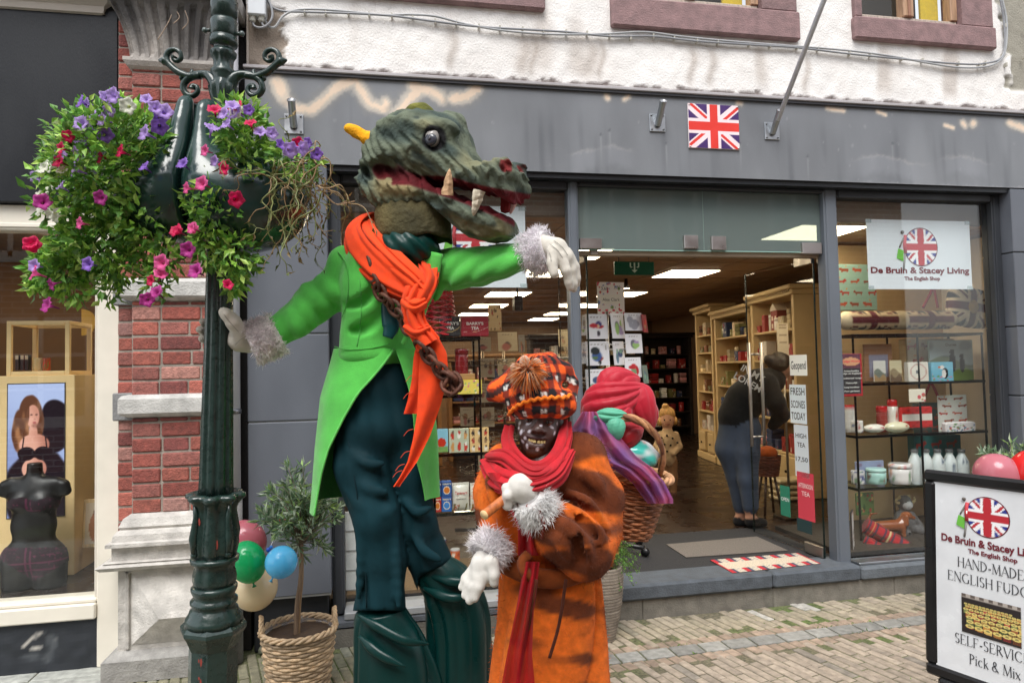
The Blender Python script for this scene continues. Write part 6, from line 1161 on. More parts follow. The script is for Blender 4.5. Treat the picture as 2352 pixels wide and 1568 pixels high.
for row in (868, 906, 945):
    on = np.abs(curve+.10*(hx-1238)-row) < 7; C = np.where((on & ((np.floor(uq*1.0) % 3) == 0))[:, None], np.array((70, 40, 36.)), C)
    for k in range(-14, 15):
        ua_ = (k*3+.5)*16/78; dxp = (ang-ua_)*78; dyp = curve+.10*(hx-1238)-row
        for (ex, ey) in ((-3, -3), (3, -3), (-3, 3), (3, 3)): C = mixc(C, (224, 222, 214), sst(3.6, 2.6, np.hypot(dxp-ex, dyp-ey)))
hat = MB(); hat.add(V, F, C, 'cloth', True); hat = hat.build('hat', lady)
def on_hat(x, y, o=.004):                                              # the spot of the hat seen at x, y
    m_ = np.hypot(hx-x, hy-y) < 6; dd = (V[m_]-CAM)@FW; return P(x, y, (dd.min() if m_.any() else E0-.1)-o)
bp_ = catmull([(x, y, 0) for x, y in ((1168, 952), (1178, 940), (1195, 928), (1220, 919), (1245, 915), (1270, 913), (1295, 913), (1312, 907))], 8)
b = MB(); b.tube([on_hat(x, y+2.6*math.sin(i*1.25)) for i, (x, y, _) in enumerate(bp_)], .0062, (240, 124, 30), 'cloth', 7); b.build('wavy_braid', hat)
r = np.random.default_rng(5); fc_ = on_hat(1212, 858, .012); b = MB()
for i in range(420):
    d_ = RT*r.normal(0, 1)+UP*r.normal(-.1, .8)-FW*abs(r.normal(0, .4)); d_ /= np.linalg.norm(d_); l = r.uniform(.03, .075); e = fc_+d_*l-UP*.3*l*r.random(); m2 = fc_+d_*l*.5+UP*.008; c = [(222, 156, 100), (244, 150, 60), (232, 196, 160), (196, 120, 66)][r.integers(4)]; b.tube([fc_+r.normal(size=3)*.006, m2, e], [.0022, .0016, .0006], c, 'fur', 4)
for k in range(7): a = k*.9; x, y = RT*math.cos(a)+UP*math.sin(a), -RT*math.sin(a)+UP*math.cos(a); b.ell(fc_+x*.035+FW*.004, (.026, .006, .018), (222, 190, 164), 'petal', 12, np.stack([x, -FW, y], 1))
b.ell(fc_-FW*.012, .010, (30, 26, 30), 'gloss', 10); b.build('feather_flower', hat)
# robe
rb = [(1150, 1060), (1370, 1060), (1110, 1200), (1410, 1260)]
v = vol_for([P(1095, 1000, E0), P(1425, 1580, E0), P(1240, 1180, 2.08), P(1260, 1800, E0)], .26, .0105)
v.u(v.ell(P(1255, 1105, E0), (.185, .12, .13)), .03); v.u(v.ell(P(1258, 1210, E0), (.175, .13, .16)), .06); v.chain([P(1340, 1062, E0), P(1374, 1140, E0-.02), P(1364, 1220, E0-.05)], [.080, .076, .078], .04); v.chain([P(1366, 1225, E0-.05), P(1340, 1255, E0-.12), P(1285, 1225, 2.13), P(1258, 1190, 2.09)], [.080, .090, .074, .060], .04); v.u(v.ell(P(1338, 1275, 2.17), (.076, .072, .068)), .04)
v.chain([P(1160, 1070, E0), P(1142, 1130, E0-.02), P(1148, 1190, E0-.04), P(1150, 1225, E0-.06)], [.078, .072, .066, .05], .04); v.u(v.cap(P(1290, 1020, E0+.02), P(1345, 1035, E0+.04), .05, .06), .04)
ridges(v, [[(1300, 1130, 2.16, .010), (1350, 1160, 2.13, .018), (1384, 1210, 2.16, .016), (1392, 1265, 2.18, .008)], [(1290, 1160, 2.12, .010), (1330, 1190, 2.08, .022), (1372, 1230, 2.08, .022), (1385, 1285, 2.11, .012)], [(1272, 1190, 2.06, .008), (1308, 1215, 2.03, .020), (1340, 1250, 2.04, .020), (1352, 1300, 2.08, .012)], [(1262, 1225, 2.05, .006), (1290, 1245, 2.03, .016), (1308, 1285, 2.06, .012)], [(1330, 1080, 2.19, .012), (1372, 1110, 2.18, .018), (1390, 1160, 2.20, .010)]], .018)
ridges(v, [[(1312, 1178, 2.085, -.006), (1352, 1210, 2.06, -.009), (1384, 1258, 2.09, -.005)], [(1290, 1205, 2.05, -.005), (1325, 1235, 2.025, -.008), (1345, 1285, 2.06, -.005)], [(1310, 1145, 2.14, -.006), (1365, 1185, 2.11, -.009), (1396, 1240, 2.14, -.005)]], .02)
ridges(v, [[(1120, 1090, 2.16, .008), (1135, 1140, 2.15, .014), (1150, 1195, 2.17, .010)]], .02)
q = v.p; v.D += (.004*vnoise(q, 24, 4)).astype(np.float32); v.cut(v.ell(P(1238, 1020, E0-.04), (.085, .10, .07)), .02)
V, F = v.mesh(); rx_, ry_ = px_of(V)
def fleece_col(V):
    sh = V.shape[:-1]; V = V.reshape(-1, 3); rx_, ry_ = px_of(V); s1 = vnoise(np.stack([rx_*.0055, ry_*.0095, V@FW*2.0], 1), 4.6, 14)+.45*vnoise(V, 13, 3); tt = sst(.02, .36, s1); C = mixc((222, 108, 36), (108, 54, 29), tt); return mixc(C, (244, 134, 40), .4*sst(.2, 1, vnoise(V, 26, 2))*(1-tt)).reshape(*sh, 3)
C = fleece_col(V); b = MB(); b.add(V, F, C, 'fleece', True); fuzz(b, V, vnorm(V, F), C, 9000, .0085, .0009, 4)
X = drape(b, PP([(1258, 1262, E0), (1262, 1320, E0), (1264, 1440, E0), (1262, 1580, E0), (1262, 1760, E0)]), [.150, .160, .172, .190, .205], 9, [.010, .024, .036, .044, .05], fleece_col, 'fleece', .7, (1, .85), 160, 60); Xf = X.reshape(-1, 3); cen = np.repeat(X.mean(1), X.shape[1], 0); Nf = Xf-cen; Nf /= np.linalg.norm(Nf, axis=1, keepdims=True); fuzz(b, Xf, Nf, fleece_col(Xf), 7000, .008, .0009, 6)
cf = catmull([P(1212, 1160, 2.045), P(1236, 1172, 2.03), P(1250, 1200, 2.035), P(1246, 1232, 2.06)], 6); b.tube(cf, .013, (122, 46, 30), 'cloth', 8, flat=.6)
b.tube(catmull(PP([(1232, 1330, 2.07), (1222, 1400, 2.06), (1205, 1480, 2.06), (1190, 1560, 2.05), (1180, 1640, 2.05)]), 8), .006, (84, 40, 26), 'fleece', 6); b.tube(catmull(PP([(1300, 1330, 2.09), (1290, 1400, 2.08), (1280, 1450, 2.08), (1262, 1510, 2.07)]), 8), .005, (70, 34, 22), 'fleece', 6)
b.build('robe', lady)
b = MB(); A = np.linspace(0, 2*math.pi, 40, endpoint=False); b.tube(np.array([P(1262, 1285, E0)+RT*math.cos(a)*.178-FW*math.sin(a)*.150+UP*.012*math.sin(3*a) for a in A]), .020, (132, 66, 30), 'fleece', 8, closed=True, flat=1.6); b.tube(catmull(PP([(1215, 1272, 2.10), (1200, 1290, 2.09), (1206, 1312, 2.08), (1226, 1330, 2.09)]), 6), .018, (120, 60, 28), 'fleece', 8); b.build('belt', lady)
RS = (206, 22, 38)
b = MB(); nk2 = P(1240, 1050, E0+.02)
def nout2(c): d = c-nk2; d = d-Z_*(d@Z_)*.4; return d/np.linalg.norm(d)*.8-FW*.4
ribbon(b, PP([(1172, 985, 2.30), (1166, 1015, 2.24), (1180, 1050, 2.16), (1215, 1076, 2.10), (1252, 1074, 2.10), (1284, 1045, 2.16), (1298, 1005, 2.23), (1298, 975, 2.30)]), [.04, .055, .06, .055, .055, .06, .055, .04], 2.6, .012, RS, 'gauze', .3, .020, nrm=nout2)
ribbon(b, PP([(1118, 1062, 2.24), (1140, 1098, 2.14), (1185, 1112, 2.08), (1235, 1110, 2.065), (1280, 1086, 2.10), (1306, 1040, 2.18)]), [.05, .085, .085, .075, .075, .05], 3.1, .015, (214, 28, 44), 'gauze', 1.4, .022, nrm=nout2)
ribbon(b, PP([(1128, 1048, 2.22), (1160, 1052, 2.14), (1200, 1084, 2.085), (1240, 1092, 2.07), (1290, 1060, 2.14)]), [.04, .06, .06, .05, .04], 2.2, .012, (196, 16, 34), 'gauze', 2.4, .02, nrm=nout2)
b.build('scarf', lady)
b = MB(); sheet(b, [(1120, 1085), (1160, 1150), (1190, 1210), (1190, 1275)], [(1235, 1085), (1225, 1150), (1240, 1210), (1262, 1275)], [2.11, 2.09, 2.09, 2.12], 40, RS, 'gauze', .016, 2.2, seed=3, m=30); sheet(b, [(1205, 1290), (1185, 1400), (1165, 1500), (1140, 1640)], [(1240, 1290), (1226, 1400), (1222, 1500), (1235, 1640)], [2.075, 2.045, 2.03, 2.02], 40, (188, 20, 36), 'sheer', .014, 2.0, seed=5, m=26); b.build('scarf_tail', lady)
# gloved fist round the stick, the other hand hanging
st0, st1 = P(1112, 1182, 2.00), P(1336, 1006, 2.42); sdn = (st1-st0)/np.linalg.norm(st1-st0)
b = MB(); b.tube([st0, st1], .0145, (196, 110, 56), 'wood', 16); b.lathe([(.0, 0), (.0148, .0), (.0148, .002)], st0-sdn*.001, (222, 190, 140), 'wood', 16, sdn); b.build('wooden_stick', None, 'round orange-brown wooden stick held across the chest in a white glove', 'stick')
def onst(s, o=(0, 0)): return st0+sdn*s+UP*o[1]+np.cross(sdn, UP)*o[0]*0-FW*o[0]
v = vol_for([P(1150, 1070, 2.0), P(1260, 1200, 2.1)], .06, .0046); fc2 = P(1200, 1118, 2.075)
v.u(v.ell(fc2, (.046, .042, .042)), .01); v.u(v.cap(fc2, P(1240, 1165, 2.09), .040, .032), .02)
for i in range(4):
    c = st0+sdn*(.115+.026*i); k_ = c+UP*.030-FW*.004; t1 = c-FW*.030+UP*.006; t2 = c-FW*.022-UP*.022; t3 = c-UP*.026+FW*.004; v.chain([c+FW*.02+UP*.02, k_-FW*.012, t1, t2, t3], [.018, .0165, .0155, .0145, .0135], .006)
v.chain([st0+sdn*.20-FW*.016+UP*.01, st0+sdn*.15-FW*.038+UP*.024, st0+sdn*.115-FW*.038+UP*.012], [.020, .0165, .014], .006); v.D += (.0012*vnoise(v.p, 110, 3)).astype(np.float32); V, F = v.mesh(); b = MB(); b.add(V, F, (208, 205, 198), 'cloth', True); b.build('glove', lady)
b = MB(); fur(b, P(1246, 1180, 2.09), P(1216, 1140, 2.065), .064, .054, 3200, .023, (255, 255, 254), 7, .0014); b.build('fur_cuff', lady)
glove('glove', lady, [[(1120, 1268, 2.14, .034), (1112, 1296, 2.11, .040), (1105, 1318, 2.10, .034)], [(1128, 1290, 2.08, .024), (1134, 1318, 2.07, .018), (1135, 1338, 2.07, .0145)], [(1112, 1318, 2.085, .022), (1100, 1346, 2.075, .0165), (1091, 1372, 2.075, .013)], [(1104, 1316, 2.095, .022), (1088, 1348, 2.085, .0165), (1079, 1378, 2.085, .0128)], [(1098, 1310, 2.11, .022), (1078, 1342, 2.10, .016), (1068, 1366, 2.10, .0125)], [(1092, 1302, 2.125, .020), (1070, 1328, 2.12, .0145), (1060, 1348, 2.12, .0115)]], col=(208, 205, 198), k=.008)
b = MB(); fur(b, P(1142, 1238, 2.16), P(1112, 1276, 2.115), .056, .054, 3200, .023, (255, 253, 255), 9, .0014); b.build('fur_cuff', lady)
# ---------------------------------------------------------------- back basket with its load
BD = 2.50; bx = P(1432, 1225, BD); top = P(1452, 1085, BD); ax = (top-bx)/np.linalg.norm(top-bx); x_, y_, _ = frame(ax); Rk = np.stack([x_, y_, ax], 1); Hh = np.linalg.norm(top-bx)
t = thing('wicker_basket', bx, 'brown wicker basket with arched handle carried behind the orange robe', 'basket')
b = MB(); weave(b, A3(0, 0, 0), 0.092, .134, Hh, 22, (156, 98, 62), (112, 66, 42), 60, .004, 20); b.lathe([(0, .004), (.085, .004), (.122, Hh*.96), (.120, Hh*.96), (.08, .02), (0, .02)], (0, 0, 0), (44, 26, 18), 'wicker', 24); b.xf(Rk, bx); b.build('body', t)
b = MB()
for k in range(3): A = np.linspace(0, 2*math.pi, 80, endpoint=False); b.tube(np.stack([(.138+.009*np.cos(8*A+k*2.1))*np.cos(A), (.138+.009*np.cos(8*A+k*2.1))*np.sin(A), Hh+.009*np.sin(8*A+k*2.1)], 1), .008, (196, 148, 108), 'wicker', 6, closed=True)
b.xf(Rk, bx); b.build('rim', t)
b = MB(); hp = catmull(PP([(1376, 1075, 2.46), (1366, 1020, 2.40), (1383, 970, 2.37), (1425, 958, 2.35), (1472, 968, 2.35), (1510, 1005, 2.36), (1524, 1050, 2.39), (1516, 1085, 2.43)]), 8)
for k in range(3):
    A = np.arange(len(hp))*.42+k*2.1; b.tube(hp+np.outer(np.cos(A)*.0075, FW)+np.outer(np.sin(A)*.0075, UP), .0085, [(150, 102, 66), (186, 134, 92), (122, 78, 52)][k], 'wicker', 6)
b.build('handle', t)
def cloth_blob(name, parts, h, amp, fr, col, mat, lab, cat, seed, var=.12, dirn=None):
    v = vol_for([P(*p_[0]) for p_ in parts], .16, h)
    for (c, r_) in parts: v.u(v.ell(P(*c), r_, np.stack([RT, FW, UP], 1)), .03)
    q = v.p; c0 = P(*parts[0][0]); dv = UP if dirn is None else dirn; v.D += (-2.2*amp*crease(q-c0, np.cross(dv, FW), fr*.42, .3, seed)).astype(np.float32); V, F = v.mesh(); b = MB(); b.add(V, F, np.clip(np.array(col)*(1+var*vnoise(V, 14, seed)[:, None]), 0, 255), mat, True); return b.build(name, None, lab, cat)
def wound(parts, lab, cat, col, mat='silk'):                            # cloth gathered towards a knot
    b = MB()
    for (a, c, R_, k, am, sd) in parts:
        a, c = P(*a), P(*c); n_ = 9; path = [a+(c-a)*i/(n_-1) for i in range(n_)]; rad = [R_*max(.02, math.sin(math.pi*(i/(n_-1))**.8))**.62 for i in range(n_)]; drape(b, path, rad, k, [.004, am, am, am*.8, .002], col, mat, sd, (1, .85), 110, 46, .10)
    return b.build('cloth_bundle', None, lab, cat)
wound([((1336, 968, BD), (1486, 888, BD-.02), .098, 9, .020, .4), ((1370, 905, BD+.01), (1470, 868, BD), .072, 7, .016, 1.9), ((1440, 880, BD-.01), (1500, 985, BD-.02), .066, 7, .018, 2.8), ((1380, 985, BD-.05), (1450, 930, BD-.07), .060, 6, .014, .9)], 'crimson silk bundle like a turban riding on top of the wicker basket', 'cloth bundle', (206, 26, 54))
wound([((1405, 1012, BD-.10), (1478, 985, BD-.09), .048, 7, .014, 1.2), ((1420, 985, BD-.09), (1440, 1035, BD-.1), .036, 6, .012, .3)], 'small dark red cloth tucked under the crimson bundle', 'cloth', (176, 14, 30))
wound([((1362, 962, BD-.13), (1440, 950, BD-.15), .034, 6, .010, .6), ((1408, 955, BD-.16), (1420, 1012, BD-.16), .032, 6, .010, 2.2)], 'mint green cloth poking out beneath the basket handle', 'cloth', (104, 200, 166))
v = vol_for([P(1475, 1040, BD)], .18, .0062); v.u(v.ell(P(1470, 1045, BD-.09), (.066, .045, .048), np.stack([RT, FW, UP], 1)), .02); v.D += (.009*vnoise(v.p, 60, 3)).astype(np.float32); V, F = v.mesh(); C = mixc((220, 226, 226), (70, 190, 176), sst(.0, .3, vnoise(V, 44, 8))); C = mixc(C, (226, 170, 160), sst(.3, .6, vnoise(V, 50, 11))); b = MB(); b.add(V, F, C, 'gloss', True); b.text('Sweet', P(1475, 1076, BD-.135), RT, UP, .016, (200, 30, 60), 'paper', .03); b.build('sweets_bag', None, 'clear bag of pastel sweets lying in the wicker basket', 'bag')
b = MB(); PU = (176, 130, 200)
sheet(b, [(1338, 945), (1312, 985), (1325, 1025), (1368, 1062), (1412, 1078), (1452, 1108), (1488, 1156)], [(1370, 938), (1405, 975), (1430, 1010), (1462, 1048), (1496, 1072), (1526, 1106), (1546, 1146)], [2.36, 2.33, 2.32, 2.325, 2.32, 2.33, 2.35], 60, mixc(PU, (232, 130, 170), np.clip(np.fromfunction(lambda i, j: .5+.5*np.sin(i*.21+j*.3)*np.cos(j*.22-i*.1), (60, 36)), 0, 1)).reshape(60, 36, 3), 'sheer', .022, 2.6, .003, 6, m=36)
b.build('purple_shawl', None, 'sheer purple and pink shawl draped over the wicker basket rim', 'shawl')
# ---------------------------------------------------------------- people inside the shop
def figure(name, lab, parts, h, pad, loc, k=.03):
    al = [P(*q[:3]) for (l, c, m_) in parts for q in l]; v = vol_for(al, pad, h); seg = []
    for (l, c, m_) in parts:
        pts = [P(*q[:3]) for q in l]
        for i in range(len(pts)-1): d = v.cap(pts[i], pts[i+1], l[i][3], l[i+1][3]); v.u(d, k); seg.append((pts[i], pts[i+1], l[i][3], l[i+1][3], c))
    V, F = v.mesh(); best = np.full(len(V), 9.); C = np.zeros((len(V), 3))
    for (a, c_, ra, rb, c) in seg:
        ab = c_-a; t = np.clip(((V-a)@ab)/(ab@ab+1e-9), 0, 1); d = np.linalg.norm(V-a-t[:, None]*ab, axis=1)-(ra+(rb-ra)*t); m_ = d < best; best[m_] = d[m_]; C[m_] = c
    b = MB(); b.add(V, F, C, 'cloth', True); return b.build(name, None, lab, 'person', loc=loc)
DW = 6.2; JE, BK, SK, HR = (60, 70, 86), (12, 12, 13), (190, 140, 112), (38, 26, 20)
wm = figure('person', 'shopper in black sweatshirt and jeans bending over a shelf inside the doorway', [([(1690, 975, DW, .145), (1676, 1030, DW, .125), (1690, 1090, DW, .088), (1702, 1160, DW, .072)], JE, 0), ([(1712, 985, DW-.05, .14), (1714, 1040, DW-.1, .115), (1718, 1100, DW-.15, .085), (1724, 1160, DW-.15, .072)], JE, 0), ([(1702, 1168, DW, .045), (1702, 1185, DW, .045)], SK, 0), ([(1722, 1168, DW-.15, .045), (1724, 1185, DW-.15, .045)], SK, 0), ([(1696, 1196, DW, .05), (1712, 1198, DW, .045)], (18, 18, 20), 0), ([(1724, 1198, DW-.15, .052), (1752, 1200, DW-.15, .042)], (18, 18, 20), 0), ([(1692, 955, DW, .165), (1712, 918, DW, .17), (1748, 886, DW, .16), (1772, 874, DW, .12)], BK, 0), ([(1762, 880, DW-.12, .09), (1782, 925, DW-.2, .08), (1794, 952, DW-.15, .07), (1776, 976, DW-.1, .05)], BK, 0), ([(1780, 866, DW, .06), (1790, 852, DW, .06)], SK, 0), ([(1796, 840, DW, .082), (1801, 845, DW, .076)], SK, 0)], .02, .25, P(1715, 1200, DW))
v = vol_for([P(1785, 835, DW)], .3, .012); v.u(v.ell(P(1790, 834, DW), (.098, .105, .10)), .02); v.u(v.ell(P(1766, 826, DW), (.05, .05, .05)), .02); v.cut(v.ell(P(1816, 854, DW-.03), (.07, .1, .08)), .02); v.D += (.006*vnoise(v.p, 40, 2)).astype(np.float32); V, F = v.mesh(); b = MB(); b.add(V, F, HR, 'hair', True); b.build('hair', wm)
b = MB(); q = P(1714, 884, DW-.185); tx, ty = RT*.86-UP*.5, UP*.86+RT*.5
for s_, o in (('LOKEM', 0.0), ('IN MY', .09)): b.text(s_, q+ty*o, tx, ty, .085, (214, 214, 214), 'paper', .01)
b.build('back_print', wm)
CD = 7.75
ch = figure('person', 'small blond child in a beige dotted outfit standing behind the wicker basket', [([(1523, 1060, CD, .06), (1524, 1095, CD, .05), (1524, 1128, CD, .045)], (150, 112, 80), 0), ([(1544, 1060, CD, .06), (1546, 1095, CD, .05), (1546, 1128, CD, .045)], (150, 112, 80), 0), ([(1533, 1050, CD, .09), (1533, 1010, CD, .09), (1533, 992, CD, .06)], (206, 178, 140), 0), ([(1516, 998, CD, .04), (1508, 1025, CD, .035), (1520, 1040, CD-.1, .03)], (206, 178, 140), 0), ([(1552, 998, CD, .04), (1560, 1025, CD, .035), (1548, 1040, CD-.1, .03)], (206, 178, 140), 0), ([(1533, 985, CD, .04), (1532, 966, CD, .075), (1532, 958, CD, .075)], (214, 164, 134), 0), ([(1522, 1136, CD, .035), (1520, 1138, CD-.08, .03)], (90, 60, 50), 0), ([(1546, 1136, CD, .035), (1548, 1138, CD-.08, .03)], (90, 60, 50), 0)], .013, .2, P(1534, 1140, CD))
v = vol_for([P(1532, 955, CD)], .2, .010); v.u(v.ell(P(1532, 950, CD+.02), (.092, .09, .085)), .02); v.u(v.ell(P(1528, 932, CD), (.04, .04, .03)), .02); v.u(v.ell(P(1516, 968, CD+.02), (.03, .06, .05)), .02); v.u(v.ell(P(1549, 966, CD+.02), (.03, .06, .05)), .02); v.cut(v.ell(P(1533, 966, CD-.09), (.06, .08, .07)), .01); V, F = v.mesh(); b = MB(); b.add(V, F, (206, 158, 92), 'hair', True); b.build('hair', ch)
b = MB()
for (x, y) in ((1520, 1005), (1532, 1000), (1545, 1006), (1526, 1020), (1540, 1022), (1532, 1036), (1548, 1038), (1518, 1036), (1512, 1014), (1556, 1016)): q = P(x, y, CD-.09); b.ell(q, (.012, .02, .012), (44, 36, 32), 'cloth', 8)
b.build('dot_pattern', ch)
for x in (1526, 1539): b = MB(); b.ell(P(x, 964, CD-.075), .009, (40, 30, 28), 'gloss', 8); b.build('eye', ch)
b = MB(); b.tube(PP([(1528, 974), (1533, 975), (1538, 974)], CD-.078), .005, (176, 90, 84), 'skin', 6); b.build('mouth', ch)
# ================================================================ SHOP GOODS
def spots(base, cols, n=14, s=.07, seed=0, asp=1.0):
    r = np.random.default_rng(seed); q = r.uniform(0, 1, (n, 2)); sz = r.uniform(.5, 1.2, n)*s; ci = r.integers(0, len(cols), n)
    def fn(u, v):
        C = np.zeros(u.shape+(3,))+np.array(base, float)
        for i in range(n): C = mixc(C, cols[ci[i]], sst(1.1, .8, np.hypot((u-q[i, 0])*asp, (v-q[i, 1])*(.7+.6*(i % 2)))/sz[i]))
        return C
    return fn
def figs(base, cols, nx=3, ny=2, seed=0):                               # rows of small animals or dolls printed on a lid
    r = np.random.default_rng(seed); ci = r.integers(0, len(cols), (nx, ny)); c2 = r.integers(0, len(cols), (nx, ny))
    def fn(u, v):
        C = np.zeros(u.shape+(3,))+np.array(base, float)
        for i in range(nx):
            for j in range(ny):
                x, y = (i+.5)/nx, (j+.5)/ny; C = mixc(C, cols[ci[i, j]], (np.hypot((u-x)*nx/.26, (v-y+.05/ny)*ny/.32) < 1)*1.0); C = mixc(C, cols[c2[i, j]], (np.hypot((u-x-.06/nx)*nx/.17, (v-y-.22/ny)*ny/.17) < 1)*1.0); C = mixc(C, cols[ci[i, j]], ((np.abs(np.abs(u-x)*nx-.14) < .05) & (v < y-.1/ny) & (v > y-.42/ny))*1.0)
        return C
    return fn
def dogs(base, seed=0, nx=3, ny=4):
    def fn(u, v):
        C = np.zeros(u.shape+(3,))+np.array(base, float); r = np.random.default_rng(seed)
        for i in range(nx):
            for j in range(ny):
                x, y = (i+.5+.3*(j % 2-.5))/nx, (j+.5)/ny; c = [(176, 52, 40), (150, 70, 44), (190, 80, 50)][r.integers(3)]; d = 1 if r.random() < .5 else -1
                a, b_ = (u-x)*nx*d, (v-y)*ny; C = mixc(C, c, ((np.abs(a) < .28) & (np.abs(b_) < .10))*1.0); C = mixc(C, c, (np.hypot(a-.3, b_-.1) < .12)*1.0); C = mixc(C, c, ((np.abs(np.abs(a)-.2) < .04) & (b_ < 0) & (b_ > -.2))*1.0); C = mixc(C, (226, 150, 50), (np.hypot(a+.1, b_-.35) < .07)*(r.random() < .4))
        return C
    return fn
def good(name, lab, cat, x0, y0, x1, y1, Y, dp, col, fn=None, mat='paper', group=None, txt=None, bev=.004, tilt=0, nx=24, ny=24):
    p0, p1 = W((x0+x1)/2, y1, Y), W((x0+x1)/2, y0, Y); w_ = W(x1, (y0+y1)/2, Y)[0]-W(x0, (y0+y1)/2, Y)[0]; h = p1[2]-p0[2]; b = MB()
    b.box((0, dp/2+.001, h/2), (w_, dp, h), col, mat, None, min(bev, dp*.3))
    if fn is not None: b.pic((-w_/2+bev*.6, 0, bev*.6), X_, Z_, w_-bev*1.2, h-bev*1.2, nx, ny, fn, mat)
    for (s, zf, sz, c) in (txt or []): b.text(s, (0, -.0015, h*zf), X_, Z_, sz*h, c, 'paper', .03, width=min(w_*.9, len(s)*sz*h*.62))
    R = rotm('x', tilt) if tilt else None; b.xf(R, p0); return b.build(name, None, lab, cat, group)
def vessel(name, lab, cat, x0, y0, x1, y1, Y, prof, col, mat='gloss', group=None, lid=None, fn=None):
    p0, p1 = W((x0+x1)/2, y1, Y), W((x0+x1)/2, y0, Y); r_ = (W(x1, y1, Y)[0]-W(x0, y1, Y)[0])/2; h = p1[2]-p0[2]; c = p0+A3(0, r_, 0)
    pr_ = [(max(0, a)*r_, z*h) for a, z in prof]; n_ = 24; X = np.array([[c+A3(r*math.cos(t), r*math.sin(t), z) for t in np.linspace(0, 2*math.pi, n_, endpoint=False)] for r, z in pr_]); C = np.tile(np.array(col, float), (len(pr_)*n_, 1)).reshape(len(pr_), n_, 3)
    if fn is not None: u = np.tile(np.linspace(0, 2, n_), (len(pr_), 1)) % 1; v_ = np.tile(np.linspace(0, 1, len(pr_))[:, None], (1, n_)); C = fn(u, v_)
    if lid is not None: C[np.array([z for _, z in prof]) > lid[0]] = lid[1]
    b = MB(); b.grid(X, C, mat, True, True); b.add(X[-1], [list(range(n_))], C[-1, 0], mat); return b.build(name, None, lab, cat, group)
CYL = [(.9, 0), (1, .02), (1, .2), (1, .4), (1, .6), (1, .8), (1, .96), (.94, 1)]; LIDC = [(.94, 0), (1, .02), (1, .25), (1, .5), (1, .74), (.94, .76), (1.03, .77), (1.03, .95), (.9, 1)]; BOT = [(.9, 0), (1, .03), (1, .55), (.95, .65), (.6, .8), (.45, .86), (.45, .9), (.55, .91), (.55, 1)]
def rack(name, lab, x0, x1, Y, levels, dp, posts=(), glass_=True, th=.014):   # black metal display shelf
    xa, xb = W(x0, levels[0], Y)[0], W(x1, levels[0], Y)[0]; zt = W((x0+x1)/2, levels[0], Y)[2]; t = thing(name, ((xa+xb)/2, Y+dp/2, .25), lab, 'shelf'); bk = (22, 22, 24)
    for x in (xa, xb)+tuple(W(p_, levels[0], Y)[0] for p_ in posts):
        for y in (Y, Y+dp): b = MB(); b.bm((x-th/2, y-th/2, .25), (x+th/2, y+th/2, zt-.0), bk, 'metal', .002); b.build('post', t)
    for i, lv in enumerate(levels):
        z = W((x0+x1)/2, lv, Y)[2]; b = MB()
        for (p0, p1) in (((xa-.01, Y-.008, z-.022), (xb+.01, Y+.008, z-.002)), ((xa-.01, Y+dp-.008, z-.022), (xb+.01, Y+dp+.008, z-.002)), ((xa-.01, Y, z-.022), (xa+.01, Y+dp, z-.002)), ((xb-.01, Y, z-.022), (xb+.01, Y+dp, z-.002))): b.bm(p0, p1, bk, 'metal')
        b.bm((xa, Y, z-.010), (xb, Y+dp, z-.003), (60, 80, 76), 'shelf_glass' if i else 'plastic'); b.build('shelf', t)
    return t
# ---- left window
YL = .42
rack('display_shelf', 'black metal display shelf in the left window behind the two performers', 992, 1100, YL, [773, 906, 1040, 1176], .30)
good('tea_box', 'black tea box half hidden by the orange scarf', 'tea box', 1012, 727, 1057, 772, YL, .08, (36, 36, 40), lambda u, v: mixc(np.zeros(u.shape+(3,))+np.array((38, 38, 42.)), (190, 160, 100), (np.abs(np.hypot(u-.35, v-1.1)-.9) < .02)*1.0), txt=[("BARRY'S", .58, .2, (225, 222, 214)), ('TEA', .34, .22, (225, 222, 214))])
good('tea_box', 'red tea box on top of the black display shelf', 'tea box', 1060, 727, 1123, 772, YL, .08, (158, 24, 44), lambda u, v: mixc(np.zeros(u.shape+(3,))+np.array((158, 24, 44.)), (206, 160, 150), (np.abs(np.hypot(u-.3, v-1.2)-1.0) < .012)*1.0), txt=[("BARRY'S", .58, .2, (236, 222, 214)), ('TEA', .34, .22, (236, 222, 214)), ('GOLD', .2, .08, (220, 170, 120))])
vessel('storage_tin', 'round dark red tin shaped like a pillar box on the display shelf', 'tin', 1047, 800, 1078, 858, YL+.04, LIDC, (130, 20, 28), 'gloss')
good('biscuit_box', 'tan box lying under the red tin', 'box', 1047, 858, 1092, 872, YL+.02, .1, (176, 136, 84)); good('gift_box', 'yellow floral gift box on the second shelf of the left window', 'gift box', 1053, 872, 1108, 905, YL, .12, (232, 206, 80), spots((234, 212, 96), [(226, 120, 140), (240, 240, 230), (140, 180, 90), (180, 150, 190)], 26, .07, 3, 1.6))
good('tin_box', 'blue tin lid with a red tractor, left of three tins', 'tin', 992, 985, 1030, 1039, YL, .05, (130, 186, 206), lambda u, v: mixc(mixc(np.zeros(u.shape+(3,))+np.array((140, 196, 216.)), (120, 160, 90), sst(.3, .2, v)), (196, 56, 40), ((np.hypot((u-.6)/.28, (v-.42)/.2) < 1)*1.0)), 'gloss')
good('tin_box', 'pale green tin printed with dressed dogs, middle of three tins', 'tin', 1032, 984, 1078, 1039, YL, .05, (190, 196, 170), figs((190, 196, 172), [(196, 60, 50), (240, 236, 226), (110, 90, 80), (120, 120, 130), (206, 150, 90)], 3, 2, 3), 'gloss')
good('tin_box', 'cream tin printed with small cats, right of three tins', 'tin', 1080, 982, 1124, 1038, YL, .05, (226, 190, 130), figs((228, 192, 134), [(60, 56, 54), (150, 120, 90), (236, 226, 210), (180, 60, 50)], 3, 3, 5), 'gloss')
